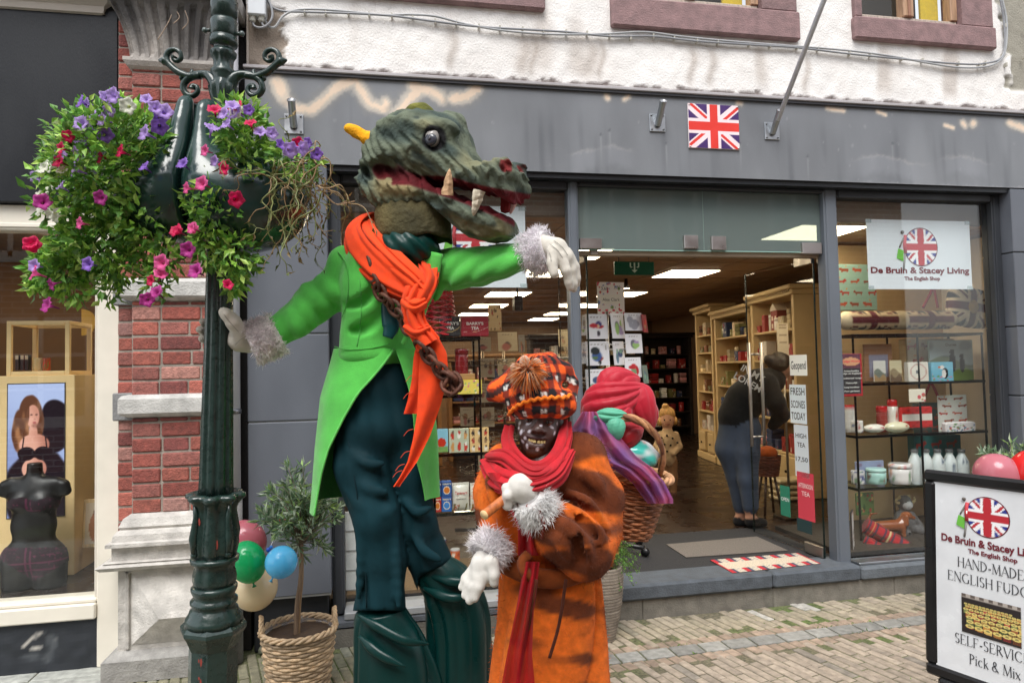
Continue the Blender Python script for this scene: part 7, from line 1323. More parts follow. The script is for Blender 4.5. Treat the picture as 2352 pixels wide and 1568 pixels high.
for (x0, y0, x1, y1, c, l) in ((997, 1106, 1014, 1141, (20, 70, 130), 'blue chocolate box at the left end of the upper layer'), (1015, 1105, 1038, 1140, (24, 84, 150), 'blue chocolate box with an orange printed on it in the upper layer'), (997, 1141, 1014, 1176, (176, 34, 34), 'red chocolate box with an orange printed on it in the lower layer'), (1015, 1140, 1038, 1175, (26, 96, 170), 'bright blue chocolate box with a blue ball in the lower layer')):
    oc = (206, 116, 40) if 'orange' in l or 'left' in l else (50, 130, 200); good('chocolate_box', l, 'chocolate box', x0, y0, x1, y1, YL, .06, c, (lambda c, oc: lambda u, v: mixc(mixc(np.zeros(u.shape+(3,))+np.array(c, float), (236, 220, 190), (np.hypot((u-.5), (v-.42)*1.3) < .36)*1.0), oc, (np.hypot((u-.5), (v-.42)*1.3) < .30)*1.0))(c, oc), txt=[("TERRY'S", .78, .13, (236, 226, 200))])
for (x0, x1, l) in ((1040, 1080, 'white bag of sweets beside the chocolate boxes'), (1082, 1122, 'white bag of sweets at the right end of the shelf')):
    p0, p1 = W((x0+x1)/2, 1174, YL), W((x0+x1)/2, 1109, YL); w_ = W(x1, 1140, YL)[0]-W(x0, 1140, YL)[0]; h = p1[2]-p0[2]; b = MB(); U, V = np.meshgrid(np.linspace(0, 1, 26), np.linspace(0, 1, 26)); bul = .03*np.sin(np.pi*U)**.7*np.sin(np.pi*np.clip(V*1.1, 0, 1))**.6+.003*np.sin(U*40)*(np.abs(V-.5) > .42)
    cl = mixc(np.zeros(U.shape+(3,))+np.array((224, 220, 206.)), (120, 110, 60), (V < .28)*sst(.1, .5, vnoise(np.stack([U, V, U], -1), 16, 4))); cl = mixc(cl, (206, 80, 60), (V < .24)*sst(.4, .7, vnoise(np.stack([U, V, U], -1), 20, 6)))
    for s_ in (-1, 1): b.grid(np.stack([p0[0]+(U-.5)*w_*(1-.04*np.sin(V*3)), p0[1]+.035+s_*bul, p0[2]+V*h], -1), cl, 'gloss', True, flip=s_ > 0)
    b.text('Taveners', (p0[0], p0[1]+.035-.0325, p0[2]+h*.60), X_, Z_, h*.16, (176, 40, 44), 'paper', .02, width=w_*.72); b.text('LIQUORICE ALLSORTS', (p0[0], p0[1]+.035-.0325, p0[2]+h*.42), X_, Z_, h*.06, (60, 70, 60), 'paper', .02, width=w_*.6); b.build('sweets_bag', None, l, 'bag')
vessel('food_can', 'small can with an orange label on the window bed', 'can', 1036, 1262, 1058, 1292, YL, CYL, (206, 110, 50), 'gloss', None, (.9, (190, 190, 190)), spots((206, 96, 40), [(240, 230, 210), (150, 40, 30)], 8, .12, 3)); vessel('food_can', 'small can with a blue and red label behind the orange can', 'can', 1006, 1237, 1026, 1262, YL+.12, CYL, (80, 120, 170), 'gloss', None, (.9, (190, 190, 190)), spots((70, 110, 170), [(240, 230, 210), (190, 40, 40)], 8, .12, 4))
t = thing('wooden_crate', W(1140, 1345, .5), 'pale slatted wooden crate on the floor of the left window', 'crate'); p0, p1 = W(1100, 1345, .45), W(1182, 1298, .45)
for i in range(4): b = MB(); z = p0[2]+.01+i*.035; b.bm((p0[0], .45, z), (p1[0], .465, z+.026), (206, 180, 140), 'wood', .003); b.build('slat', t)
b = MB(); b.bm((p0[0]+.01, .466, p0[2]), (p0[0]+.03, .75, p1[2]), (196, 168, 126), 'wood'); b.bm((p1[0]-.03, .466, p0[2]), (p1[0]-.01, .75, p1[2]), (196, 168, 126), 'wood'); b.bm((p0[0]+.01, .466, p0[2]), (p1[0]-.01, .75, p0[2]+.012), (186, 158, 116), 'wood'); b.build('side', t)
b = MB(); c0, c1_ = W(1012, 770, .5), W(1012, 640, .5); h = c1_[2]-c0[2]
for i in range(34): z = h*i/34; r_ = .11*(1-.5*abs(i/34-.35)); A = np.linspace(0, 2*math.pi, 40, endpoint=False); b.tube(np.stack([r_*np.cos(A), r_*np.sin(A), z+.012*np.sin(A*3+i*2.1)], 1)+c0, .0045, rc((196, 36, 52), .2), 'plastic', 5, closed=True)
b.build('wicker_lantern', None, 'red wicker lantern standing on the display shelf behind the green coat', 'lantern')
t = thing('letter_board', W(812, 1356, .2), 'white letter board with a column of letters inside the left window', 'sign'); p0, p1 = W(794, 1356, .2), W(850, 1172, .2); b = MB(); b.bm((p0[0], .2, p0[2]), (p1[0], .215, p1[2]), (222, 224, 226), 'plastic', .003); b.build('board', t)
for i in range(4): b = MB(); z = p0[2]+(p1[2]-p0[2])*(i+.0)/4; b.bm((p0[0]+.004, .195, z), (p1[0]-.004, .2, z+.006), (150, 150, 152), 'plastic'); b.build('rail', t)
b = MB()
for i, z_ in enumerate((.06, .31, .56)): b.text('T', (p1[0]-.05, .197, p0[2]+(p1[2]-p0[2])*z_), X_, Z_, .10, (30, 30, 32), 'paper', .02)
b.build('lettering', t)
# ---- spinner racks and their cards
def spinner(x, Y, zb, zt, r_, lab, rows, castor=False, wire=(214, 214, 212)):
    t = thing('card_rack', (x, Y, .226), lab, 'card rack'); b = MB(); b.tube([(x, Y, zb), (x, Y, zt)], .014, wire, 'metal', 10); b.build('pole', t)
    for i in range(rows):
        z = zb+.25+(zt-zb-.3)*i/rows; b = MB()
        for k in range(8):
            a = k*math.pi/4; dx, dy = math.cos(a), math.sin(a); tx, ty = -dy, dx
            for s_ in (-.5, .5): b.tube([(x+dx*r_*.5+tx*.13*s_, Y+dy*r_*.5+ty*.13*s_, z), (x+dx*r_*1.12+tx*.16*s_, Y+dy*r_*1.12+ty*.16*s_, z), (x+dx*r_*1.22+tx*.16*s_, Y+dy*r_*1.22+ty*.16*s_, z+.05)], .0028, wire, 'plastic', 5)
            b.tube([(x+dx*r_*1.22-tx*.08, Y+dy*r_*1.22-ty*.08, z+.05), (x+dx*r_*1.26, Y+dy*r_*1.26, z+.02), (x+dx*r_*1.22+tx*.08, Y+dy*r_*1.22+ty*.08, z+.05)], .0028, wire, 'plastic', 5)
        A = np.linspace(0, 2*math.pi, 32, endpoint=False); b.tube(np.stack([x+r_*np.cos(A), Y+r_*np.sin(A), np.full(32, z)], 1), .003, wire, 'plastic', 5, closed=True); b.build('wire_tier', t)
    b = MB()
    for k in range(5): a = k*2*math.pi/5+.4; e = A3(x+math.cos(a)*.27, Y+math.sin(a)*.27, .262); b.tube([(x, Y, .30), e+A3(0, 0, .03)], .018, (24, 24, 26), 'plastic', 8)
    b.build('base', t)
    if castor:
        for k in range(5): a = k*2*math.pi/5+.4; b = MB(); b.lathe([(.0, -.02), (.03, -.018), (.034, 0), (.03, .018), (0, .02)], (x+math.cos(a)*.28, Y+math.sin(a)*.28, .262), (18, 18, 20), 'plastic', 14, (math.sin(a), -math.cos(a), 0)); b.build('castor', t)
    return t
def card(x0, y0, x1, y1, Y, base, cols, lab, seed, rz=0, n=5, grp='cards in the wire racks'):
    p0, p1 = W((x0+x1)/2, y1, Y), W((x0+x1)/2, y0, Y); w_ = (W(x1, y1, Y)[0]-W(x0, y1, Y)[0])/max(.3, math.cos(math.radians(rz))); h = p1[2]-p0[2]; b = MB(); r = np.random.default_rng(seed)
    def fn(u, v):
        C = np.zeros(u.shape+(3,))+np.array(base, float)
        for i in range(n): cx, cy = r.uniform(.25, .75), r.uniform(.2, .62); C = mixc(C, cols[i % len(cols)], sst(1.15, .85, np.hypot((u-cx)/r.uniform(.06, .22), (v-cy)/r.uniform(.06, .24))))
        C = mixc(C, (120, 110, 110), ((np.abs(v-.88) < .02) & (np.abs(u-.5) < .3) & (np.sin(u*90) > -.2))*.7); return C
    b.box((0, .004, h/2), (w_, .006, h), base, 'paper'); b.pic((-w_/2, 0, 0), X_, Z_, w_, h, 22, 24, fn); b.xf(rotm('z', rz)@rotm('x', -6), p0); b.build('greeting_card', None, lab, 'greeting card', grp)
YR = .62; rx0 = W(1418, 900, YR)
spinner(rx0[0], YR+.20, .3, 2.12, .17, 'white wire spinner rack of greeting cards just inside the doorway', 6, True)
CC = {'r': [(190, 40, 50), (70, 60, 120), (226, 190, 150), (60, 50, 60)], 'd': [(30, 36, 38), (150, 50, 44), (60, 90, 150), (90, 120, 70)], 'g': [(150, 190, 110), (170, 150, 190), (110, 110, 120)], 'b': [(90, 120, 140), (130, 170, 150), (60, 80, 120)], 'k': [(196, 44, 50), (180, 30, 40), (120, 150, 110)], 'n': [(160, 160, 170)]}
for i, (x0, y0, x1, y1, ck, rz, l) in enumerate(((1347, 720, 1398, 778, 'r', 4, 'greeting card of a girl in a red armchair, top left of the doorway rack'), (1405, 718, 1440, 777, 'g', 28, 'greeting card with green hills and a cottage in the top row of the doorway rack'), (1436, 718, 1478, 759, 'n', 10, 'plain white greeting card with one thin drawing, top right of the doorway rack'), (1347, 783, 1402, 839, 'd', 4, 'greeting card of a dark figure with dogs, second row of the doorway rack'), (1410, 783, 1440, 838, 'b', 26, 'pale greeting card with blue flowers in the second row of the doorway rack'), (1438, 766, 1478, 811, 'g', 8, 'white greeting card with a watering can at the right of the doorway rack'), (1347, 847, 1399, 900, 'b', 4, 'white greeting card with blue writing in the third row of the doorway rack'), (1437, 820, 1476, 866, 'k', 8, 'white greeting card with red boxing gloves at the right of the doorway rack'), (1405, 848, 1436, 900, 'n', 26, 'pale greeting card beside the red silk bundle'), (1347, 905, 1397, 955, 'g', 4, 'white greeting card low on the doorway rack left of the red silk bundle'), (1474, 722, 1494, 763, 'k', 50, 'dark red greeting card seen edgewise at the right of the doorway rack'), (1476, 838, 1496, 880, 'b', 50, 'grey-green greeting card seen edgewise at the right of the doorway rack'), (1337, 722, 1348, 770, 'g', -40, 'greeting card edge beside the door post, upper'), (1337, 785, 1348, 835, 'n', -40, 'greeting card edge beside the door post, middle'))):
    card(x0, y0, x1, y1, YR+(.02 if abs(rz) > 20 else 0), (146, 50, 60) if 'dark red' in l else (120, 134, 124) if 'grey-green' in l else (228, 228, 232), CC[ck], l, 40+i, rz)
p0, p1 = W(1404, 724, YR+.2), W(1404, 648, YR+.2); w_ = .235; h = p1[2]-p0[2]; b = MB(); b.box((0, 0, h/2), (w_, .006, h), (232, 226, 220), 'paper'); b.pic((-w_/2, -.0035, 0), X_, Z_, w_, h, 50, 54, lambda u, v: mixc(mixc(spots((234, 228, 222), [(206, 50, 70), (110, 130, 180), (200, 60, 60), (120, 150, 80)], 46, .035, 5)(u, v), (234, 230, 218), ((np.abs(u-.5) < .36) & (np.abs(v-.48) < .13))*1.0), (206, 50, 76), ((v < .2)*(np.sin(u*24)*np.sin(v*40+2) > .3))*1.0)); b.text('3,60', (-.055, -.005, h*.76), X_, Z_, .036, (60, 60, 70), 'paper'); b.text('3,30', (.055, -.005, h*.80), X_, Z_, .036, (60, 60, 70), 'paper'); b.text('Alex Clark', (0, -.005, h*.43), X_, Z_, .035, (70, 66, 60), 'paper', 0, width=.15); b.xf(rotm('z', 6), p0); b.build('price_card', None, 'flowered price card with 3,60 and 3,30 on top of the doorway card rack', 'price card')
for (x, Y, lab) in ((W(1165, 800, 1.9)[0], 1.9, 'dim wire spinner rack of cream cards deep inside the left window'), (W(1112, 900, 1.5)[0], 1.35, 'dim wire spinner rack of cards behind the black display shelf'), (W(1292, 800, 2.2)[0]+.08, 2.2, 'dim wire spinner rack beside the grey door post')): spinner(x, Y+.2, .3, 2.0, .17, lab, 6, False, (110, 96, 80))
for i, (x0, y0, x1, y1, Y, l) in enumerate(((1084, 774, 1128, 807, 1.4, 'cream card with a pink dress behind the display shelf'), (1145, 762, 1190, 806, 1.9, 'cream card with a brown rabbit in the dim rack'), (1100, 822, 1136, 866, 1.4, 'cream card with a grey hat behind the display shelf'), (1144, 822, 1186, 862, 1.9, 'plain cream card under the rabbit card'), (1102, 935, 1136, 980, 1.4, 'cream card with a small brown dog'), (1100, 880, 1134, 924, 1.4, 'pinkish card above the small dog card'), (1284, 756, 1305, 796, 2.2, 'cream card with a dark wreath beside the door post'), (1284, 812, 1305, 852, 2.2, 'cream card with a red robin beside the door post'), (1058, 935, 1090, 978, 1.45, 'cream card leaning behind the three tins'), (1100, 1045, 1134, 1088, 1.4, 'cream card above the white sweets bags'), (1192, 768, 1206, 808, 1.95, 'thin grey cards seen edgewise in the dim rack'))):
    card(x0, y0, x1, y1, Y, (206, 190, 160) if 'grey cards' not in l else (140, 136, 130), [(150, 110, 80), (110, 90, 84), (190, 120, 110)], l, 80+i, 5 if i % 2 else -5, 3, 'cards in the dim racks')
good('price_card', 'dim flowered price card on the rack behind the tea boxes', 'price card', 1122, 700, 1152, 760, 1.95, .006, (206, 180, 140), spots((208, 184, 146), [(170, 60, 60), (110, 90, 60), (60, 50, 44)], 18, .06, 9)); p = W(1189, 697, 1.6); b = MB(); b.box(p, (.075, .10, .13), (26, 26, 28), 'plastic', None, .006); b.tube([p+A3(0, 0, .06), (p[0], p[1], 2.78)], .008, (40, 40, 42), 'metal', 6); b.build('loudspeaker', None, 'small black loudspeaker hung from the shop ceiling', 'loudspeaker')
# ---- right window
YW = .50
rack('display_shelf', 'tall black metal display shelf with glass tiers in the right window', 1958, 2254, YW, [765, 876, 994, 1113], .34, (2106,))
def uj_tan(u, v): return union_jack((u*2) % 1, v, 1.6, (96, 30, 44), (40, 42, 56), (206, 184, 150))
c0, c1_ = W(1926, 735, YW+.1), W(2192, 735, YW+.1); n_ = 24; m_ = 70; X = []; Cc = []
for i in range(m_):
    u = i/(m_-1); r_ = .078*(min(1, .55+8*min(u, 1-u)))*(1+.02*math.sin(i*.9)); A = np.linspace(0, 2*math.pi, n_, endpoint=False); X.append([A3(c0[0]+(c1_[0]-c0[0])*u, c0[1]+r_*math.sin(a), c0[2]-.005+r_*math.cos(a)) for a in A]); vv = ((A/math.pi) % 1); Cc.append(mixc(uj_tan(np.full(n_, u), vv), (206, 190, 160), ((abs(u-.5) < .05)+(u < .07)+(u > .93)+0.0)*np.ones(n_)))
b = MB(); b.grid(np.array(X), np.array(Cc), 'cloth', True, True, True)
for k in (0, -1): b.add(X[k], [list(range(n_))], (206, 190, 160), 'cloth')
b.build('bolster_cushion', None, 'long tan bolster cushion with faded flag pattern on the top shelf', 'cushion')
pc2 = W(2222, 706, YW+.16); U, V = np.meshgrid(np.linspace(-1, 1, 40), np.linspace(-1, 1, 40)); ph = np.sqrt(np.clip((1-U**4)*(1-V**4), 0, 1)); R9 = rotm('y', 8); b = MB()
for s_ in (-1, 1): X = np.stack([U*.205*(1-.08*V*V), s_*.065*ph, V*.175*(1-.08*U*U)], -1)@R9.T+pc2; b.grid(X, union_jack((U+1)/2, (V+1)/2, 1.15, (90, 26, 40), (34, 36, 48), (226, 212, 186)), 'cloth', True, flip=s_ > 0)
b.ell(pc2+A3(-.0, -.063, .0), (.055, .008, .06), (176, 140, 70), 'cloth', 12); b.build('flag_cushion', None, 'square cushion with a dark flag and golden crest beside the bolster', 'cushion')
good('gift_bag', 'mint gift bag with red dachshunds behind the bolster cushion', 'gift bag', 1923, 607, 2016, 712, YW+.25, .08, (150, 186, 176), dogs((152, 190, 180), 3, 3, 4), nx=50, ny=50); good('gift_bag', 'beige gift bag with dachshunds behind the book', 'gift bag', 2084, 778, 2196, 875, YW+.24, .08, (216, 196, 160), dogs((218, 198, 162), 5, 3, 3), nx=50, ny=40); good('gift_bag', 'teal gift bag with dachshunds behind the white bottles', 'gift bag', 2105, 1000, 2212, 1112, YW+.25, .08, (50, 104, 104), dogs((52, 108, 108), 7, 3, 3), nx=50, ny=40); good('gift_bag', 'dark green gift bag with red handles on the third shelf', 'gift bag', 2112, 925, 2165, 993, YW+.26, .07, (70, 90, 84), dogs((70, 92, 86), 9, 2, 3))
for pts, l in (([(2118, 925), (2130, 895), (2138, 880), (2150, 900), (2160, 925)], 'red ribbon handle standing above the dark green gift bag'), ([(2120, 707), (2134, 680), (2144, 662), (2150, 685), (2154, 707)], 'red ribbon handle between the bolster and the flag cushion')): b = MB(); b.tube(catmull([W(x, y, YW+.24) for x, y in pts], 6), .014, (176, 24, 30), 'satin', 8, flat=.25, up=(0, 1, 0)); b.build('ribbon_handle', None, l, 'ribbon')
good('notice_board', 'dark red and black fudge notice inside the right window post', 'notice', 1932, 812, 1983, 910, .24, .008, (150, 30, 42), lambda u, v: mixc(mixc(mixc(np.zeros(u.shape+(3,))+np.array((96, 50, 70.)), (44, 44, 48), ((v < .66) & (v > .06) & (u < .92))*1.0), (216, 160, 120), (np.hypot((u-.5)/.42, (v-.82)/.1) < 1)*1.0), (176, 30, 40), ((v < .06) | (u > .93))*1.0), txt=[('Fudge World', .80, .07, (230, 90, 90)), ('Ambachtelijke', .58, .05, (214, 214, 210)), ('fudge uit Engeland', .52, .05, (214, 214, 210)), ('Traditioneel recept', .41, .05, (214, 214, 210)), ('Natuurlijk', .30, .05, (214, 214, 210)), ('Lang houdbaar', .2, .05, (214, 214, 210)), ('Puur genieten', .11, .05, (214, 214, 210))], nx=40, ny=50)
def land(sky, hill, fg): return lambda u, v: mixc(mixc(np.zeros(u.shape+(3,))+np.array(sky, float), hill, sst(.02, -.02, v-.5-.12*np.sin(u*5))), fg, sst(.03, -.03, v-.25-.08*np.sin(u*9+1)))
good('picture_book', 'brown picture book leaning on the second shelf', 'book', 1988, 790, 2052, 875, YW+.12, .02, (150, 110, 80), lambda u, v: mixc(np.zeros(u.shape+(3,))+np.array((158, 116, 84.)), (150, 150, 170), ((np.abs(u-.5) < .36) & (v < .72) & (v > .1))*1.0)); good('greeting_card', 'small landscape card with a white sky in front of the brown book', 'card', 2008, 828, 2036, 876, YW+.03, .004, (226, 226, 220), land((214, 214, 206), (110, 120, 110), (160, 130, 90))); good('greeting_card', 'small sepia meadow card beside the landscape card', 'card', 2045, 827, 2073, 876, YW+.03, .004, (196, 180, 150), land((206, 196, 160), (150, 134, 104), (110, 90, 70)))
good('tin_box', 'white square tin with a ring of roses on the second shelf', 'tin', 2088, 831, 2134, 876, YW, .05, (230, 226, 214), lambda u, v: mixc(mixc(np.zeros(u.shape+(3,))+np.array((232, 228, 216.)), (196, 150, 140), (np.abs(np.hypot(u-.5, v-.5)-.4) < .03)*.7), (120, 124, 130), (np.hypot(u-.45, v-.5) < .1)*1.0), 'gloss')
def puffin(u, v): C = spots((120, 190, 216), [(226, 130, 160), (110, 160, 90)], 20, .06, 3)(u, v*2.6)*1.0; C = np.where((v > .38)[..., None], np.array((124, 194, 220.)), C); C = mixc(C, (30, 32, 36), (np.hypot((u-.62)/.15, (v-.42)/.28) < 1)*1.0); C = mixc(C, (240, 238, 234), (np.hypot((u-.56)/.10, (v-.40)/.22) < 1)*1.0); C = mixc(C, (240, 238, 234), (np.hypot((u-.48)/.10, (v-.74)/.10) < 1)*1.0); return mixc(C, (220, 110, 50), (np.hypot((u-.36)/.06, (v-.74)/.05) < 1)*1.0)
good('tin_box', 'sky blue tin with a puffin on its lid', 'tin', 2141, 831, 2191, 876, YW, .05, (110, 186, 214), puffin, 'gloss', nx=36, ny=36)
def dunes(u, v): C = land((160, 176, 176), (110, 130, 100), (120, 140, 70))(u, v); C = mixc(C, (214, 220, 216), sst(.5, .9, v)*.6); 
def dunes(u, v):
    C = land((176, 190, 190), (128, 140, 116), (122, 150, 66))(u, v); C = mixc(C, (70, 80, 84), .5*sst(.2, .8, np.sin(u*7+2)*np.sin(v*9))*(v > .6))
    for x, y, s in ((.52, .46, 1.0), (.74, .40, .8)): C = mixc(C, (38, 40, 44), (np.hypot((u-x)/(.08*s), (v-y)/(.24*s)) < 1)*1.0); C = mixc(C, (34, 36, 40), (np.hypot((u-x)/(.06*s), (v-y-.25*s)/(.08*s)) < 1)*1.0)
    return C
good('picture_book', 'seaside picture book with two dark birds standing behind the puffin tin', 'book', 2138, 781, 2238, 875, YW+.14, .02, (150, 170, 160), dunes, txt=[('Dunes', .86, .1, (90, 90, 84))], nx=44, ny=44)
vessel('white_bottle', 'small white bottle with red cap at the left end of the third shelf', 'bottle', 1949, 930, 1971, 993, YW+.05, CYL, (232, 230, 222), 'gloss', None, (.8, (190, 40, 40))); vessel('mug', 'white mug printed with red dachshunds on the third shelf', 'mug', 1965, 966, 1990, 994, YW, CYL, (230, 228, 220), 'gloss', None, None, spots((230, 228, 220), [(176, 60, 50), (90, 110, 150)], 16, .08, 4)); vessel('glass_jar', 'red lidded jar behind the white oval dishes', 'jar', 2025, 932, 2046, 992, YW+.12, LIDC, (150, 60, 54), 'gloss', None, (.76, (206, 30, 36))); vessel('drinks_bottle', 'red topped bottle with white label on the third shelf', 'bottle', 2050, 917, 2071, 992, YW+.1, [(.9, 0), (1, .02), (1, .3), (1, .5), (1, .78), (.85, .79), (.9, .8), (.9, .97), (.7, 1)], (226, 220, 212), 'gloss', None, (.785, (206, 28, 34)), spots((230, 226, 216), [(190, 60, 50)], 6, .07, 4))
for (x0, x1, y0, c, l, sd_) in ((1993, 2040, 974, (232, 228, 216), 'white oval dish with red dachshunds', 3), (2041, 2096, 968, (226, 222, 190), 'cream oval dish with a paper band', 5)):
    p0, p1 = W((x0+x1)/2, 994, YW+.04), W((x0+x1)/2, y0, YW+.04); w_ = (W(x1, 980, YW)[0]-W(x0, 980, YW)[0])/2; hh = (p1[2]-p0[2])/2; b = MB(); n0 = b.n; b.ell(p0+A3(0, .04, hh), (w_, .06, hh), c, 'gloss', 24); q_ = b.v[-1]; b.c[-1] = lin(mixc(np.tile(np.array(c, float), (len(q_), 1)), (176, 60, 50), sst(.5, .7, vnoise(q_, 70, sd_))*(np.abs(q_[:, 2]-p0[2]-hh) < hh*.4))); b.build('oval_dish', None, l+' on the third shelf', 'dish')
good('gift_box', 'red flat box with a white band on the third shelf', 'box', 2072, 934, 2144, 982, YW+.08, .04, (206, 36, 36), lambda u, v: mixc(mixc(np.zeros(u.shape+(3,))+np.array((206, 38, 38.)), (150, 24, 28), (np.sin(u*22)*np.sin(v*20) > .6)*.8), (232, 226, 216), (np.abs(v-.5) < .17)*1.0), bev=.01); good('picture_board', 'white board printed with rows of dachshunds standing on the third shelf', 'board', 2158, 907, 2224, 990, YW+.12, .012, (214, 214, 206), dogs((216, 216, 208), 6, 2, 5), nx=44, ny=50); good('floral_case', 'small floral spectacle case in front of the white dachshund board', 'case', 2175, 969, 2243, 993, YW, .06, (226, 220, 220), spots((230, 226, 226), [(196, 50, 60), (80, 120, 150), (110, 150, 90)], 40, .09, 8, 2.4), bev=.012); good('hanging_card', 'small white card hanging in front of the third shelf', 'card', 2089, 893, 2127, 923, YW-.05, .004, (232, 226, 206), spots((232, 226, 208), [(206, 80, 90), (190, 120, 90)], 6, .1, 4))
good('serving_tray', 'lilac tin tray with teapots standing on the lowest shelf', 'tray', 1968, 1058, 2033, 1112, YW+.16, .02, (164, 172, 206), spots((166, 174, 208), [(120, 130, 150), (206, 200, 190), (150, 130, 160)], 14, .1, 6), bev=.008); vessel('mug', 'white mug with blue flowers on the lowest glass shelf', 'mug', 1968, 1082, 1994, 1113, YW, CYL, (226, 224, 222), 'gloss', None, None, spots((226, 224, 222), [(80, 90, 140), (120, 150, 120)], 22, .09, 7)); vessel('tea_caddy', 'mint green tea caddy on the lowest glass shelf', 'caddy', 2009, 1077, 2047, 1113, YW, LIDC, (170, 212, 204), 'gloss', None, (.765, (180, 220, 212)), spots((170, 212, 204), [(120, 90, 80), (232, 226, 210), (90, 130, 110)], 8, .1, 5)); vessel('tea_caddy', 'white tea caddy with scattered blossoms on the lowest glass shelf', 'caddy', 2065, 1066, 2107, 1113, YW, LIDC, (232, 228, 226), 'gloss', None, None, spots((232, 228, 226), [(206, 90, 100), (80, 90, 150), (110, 150, 110), (226, 160, 120)], 34, .06, 9))
for i, x in enumerate((2115, 2141, 2168, 2196, 2224)): vessel('milk_bottle', 'white bottle-shaped flask with steel cap in the row behind the pavement sign', 'bottle', x-13, 1032, x+13, 1113, YW+.03, BOT, (216, 224, 224), 'gloss', 'white flasks on the lowest shelf', (.905, (120, 122, 124)), spots((218, 226, 226), [(96, 110, 130)], 4, .06, i+2))
q = W(1960, 1284, .34); Rn = rotm('z', 48); t = thing('scones_sign', q, 'small framed notice for fresh scones leaning inside the right window post', 'sign'); h = W(1960, 1172, .34)[2]-q[2]
b = MB(); b.box((0, 0, h/2), (.15, .012, h), (36, 34, 32), 'wood', None, .003); b.xf(Rn, q); b.build('frame', t); b = MB(); b.pic((-.068, -.0072, .01), X_, Z_, .136, h-.02, 34, 60, lambda u, v: mixc(np.zeros(u.shape+(3,))+np.array((216, 214, 210.)), (176, 60, 50), (((u < .09) | (u > .91) | (v < .05) | (v > .95)) & (np.sin(v*90+u*60) > 0))*1.0)); 
for s_, z in (('FRESH', .52), ('SCONES', .36), ('TODAY', .2)): b.text(s_, (0, -.0085, h*z), X_, Z_, .05, (96, 90, 88), 'paper', 0, width=.10)
b.xf(Rn, q); b.build('sheet', t)
TT = lambda u, a: mixc(mixc(mixc(np.zeros(u.shape+(3,))+np.array((160, 26, 36.)), (36, 44, 70), ((np.sin(u*9) > .72)*.8)), (40, 60, 44), ((np.sin(a*4) > .7)*.6)), (196, 160, 90), ((np.abs(np.sin(u*9+1.2)) < .05)*.8))
for i, (a, c, Yr, r_, l) in enumerate(((( 1986, 1205), (2086, 1262), .42, .065, 'rolled red tartan blanket lying at the front of the right window'), ((1984, 1240), (2058, 1280), .36, .045, 'second red tartan blanket with fringes under the rolled one'))):
    p0, p1 = W(*a, Yr+.1), W(*c, Yr-.04); d_ = p1-p0; x, y, z = frame(d_/np.linalg.norm(d_)); n_, m_ = 26, 50; X = [[p0+d_*(k/(m_-1))+(x*math.cos(g)+y*math.sin(g))*r_*(1-.12*(abs(k/(m_-1)-.5) < .03))*(1+.04*math.sin(g*3+k*.3)) for g in np.linspace(0, 2*math.pi, n_, endpoint=False)] for k in range(m_)]; Uu = np.tile(np.linspace(0, 1, m_)[:, None]*np.linalg.norm(d_)/.09, (1, n_)); Aa = np.tile(np.linspace(0, 2*math.pi, n_)[None], (m_, 1)); C = TT(Uu, Aa); C[np.abs(np.linspace(0, 1, m_)-.5) < .03] = (196, 176, 130); b = MB(); b.grid(np.array(X), C, 'cloth', True, True)
    for e in (0, -1): b.add(X[e], [list(range(n_))], (120, 24, 32), 'cloth')
    if i: b.leaves(np.array([p1+A3(random.uniform(-.12, .04), random.uniform(-.04, .02), random.uniform(-.02, .02)) for _ in range(160)]), np.array([(random.uniform(-.5, .8), -.6, -.5) for _ in range(160)]), .06, .008, np.array([(170, 30, 38)])*RNG.uniform(.6, 1.2, (160, 1)), 'cloth', seed=3)
    b.build('tartan_blanket', None, l, 'blanket')
v = Vol((-.22, -.10, -.02), (.22, .10, .24), .006); v.u(v.cap((-.10, 0, .10), (.08, 0, .105), .042, .05), .02); v.u(v.cap((.09, 0, .13), (.12, 0, .175), .034, .036), .02); v.u(v.ell((.135, 0, .185), (.042, .032, .032)), .012); v.u(v.cap((.15, 0, .178), (.19, 0, .165), .020, .014), .012); v.u(v.cap((.118, -.034, .185), (.108, -.040, .125), .014, .020), .008); v.u(v.cap((.118, .034, .185), (.108, .040, .125), .014, .020), .008)
for x in (-.105, .085):
    for y in (-.026, .026): v.u(v.cap((x, y, .09), (x+.008, y, .015), .022, .016), .012)
v.chain([(-.135, 0, .115), (-.17, 0, .16), (-.15, 0, .20), (-.10, 0, .205)], [.012, .010, .008, .006], .01); V, F = v.mesh(); b = MB(); b.add(V, F, (134, 72, 36), 'gloss', True); b.ell((.148, -.026, .195), .005, (16, 12, 10), 'gloss', 8); b.ell((.192, 0, .168), .008, (30, 20, 16), 'gloss', 8); b.xf(rotm('z', -14)*1.0, A3(*W(2046, 1236, .58))); b.build('dachshund_figurine', None, 'glossy brown dachshund figurine on the window floor behind the tartan blankets', 'figurine')
q = W(2078, 1222, .68); t = thing('plush_sheep', q, 'grey plush sheep with curled horns sitting behind the dachshund figurine', 'soft toy')
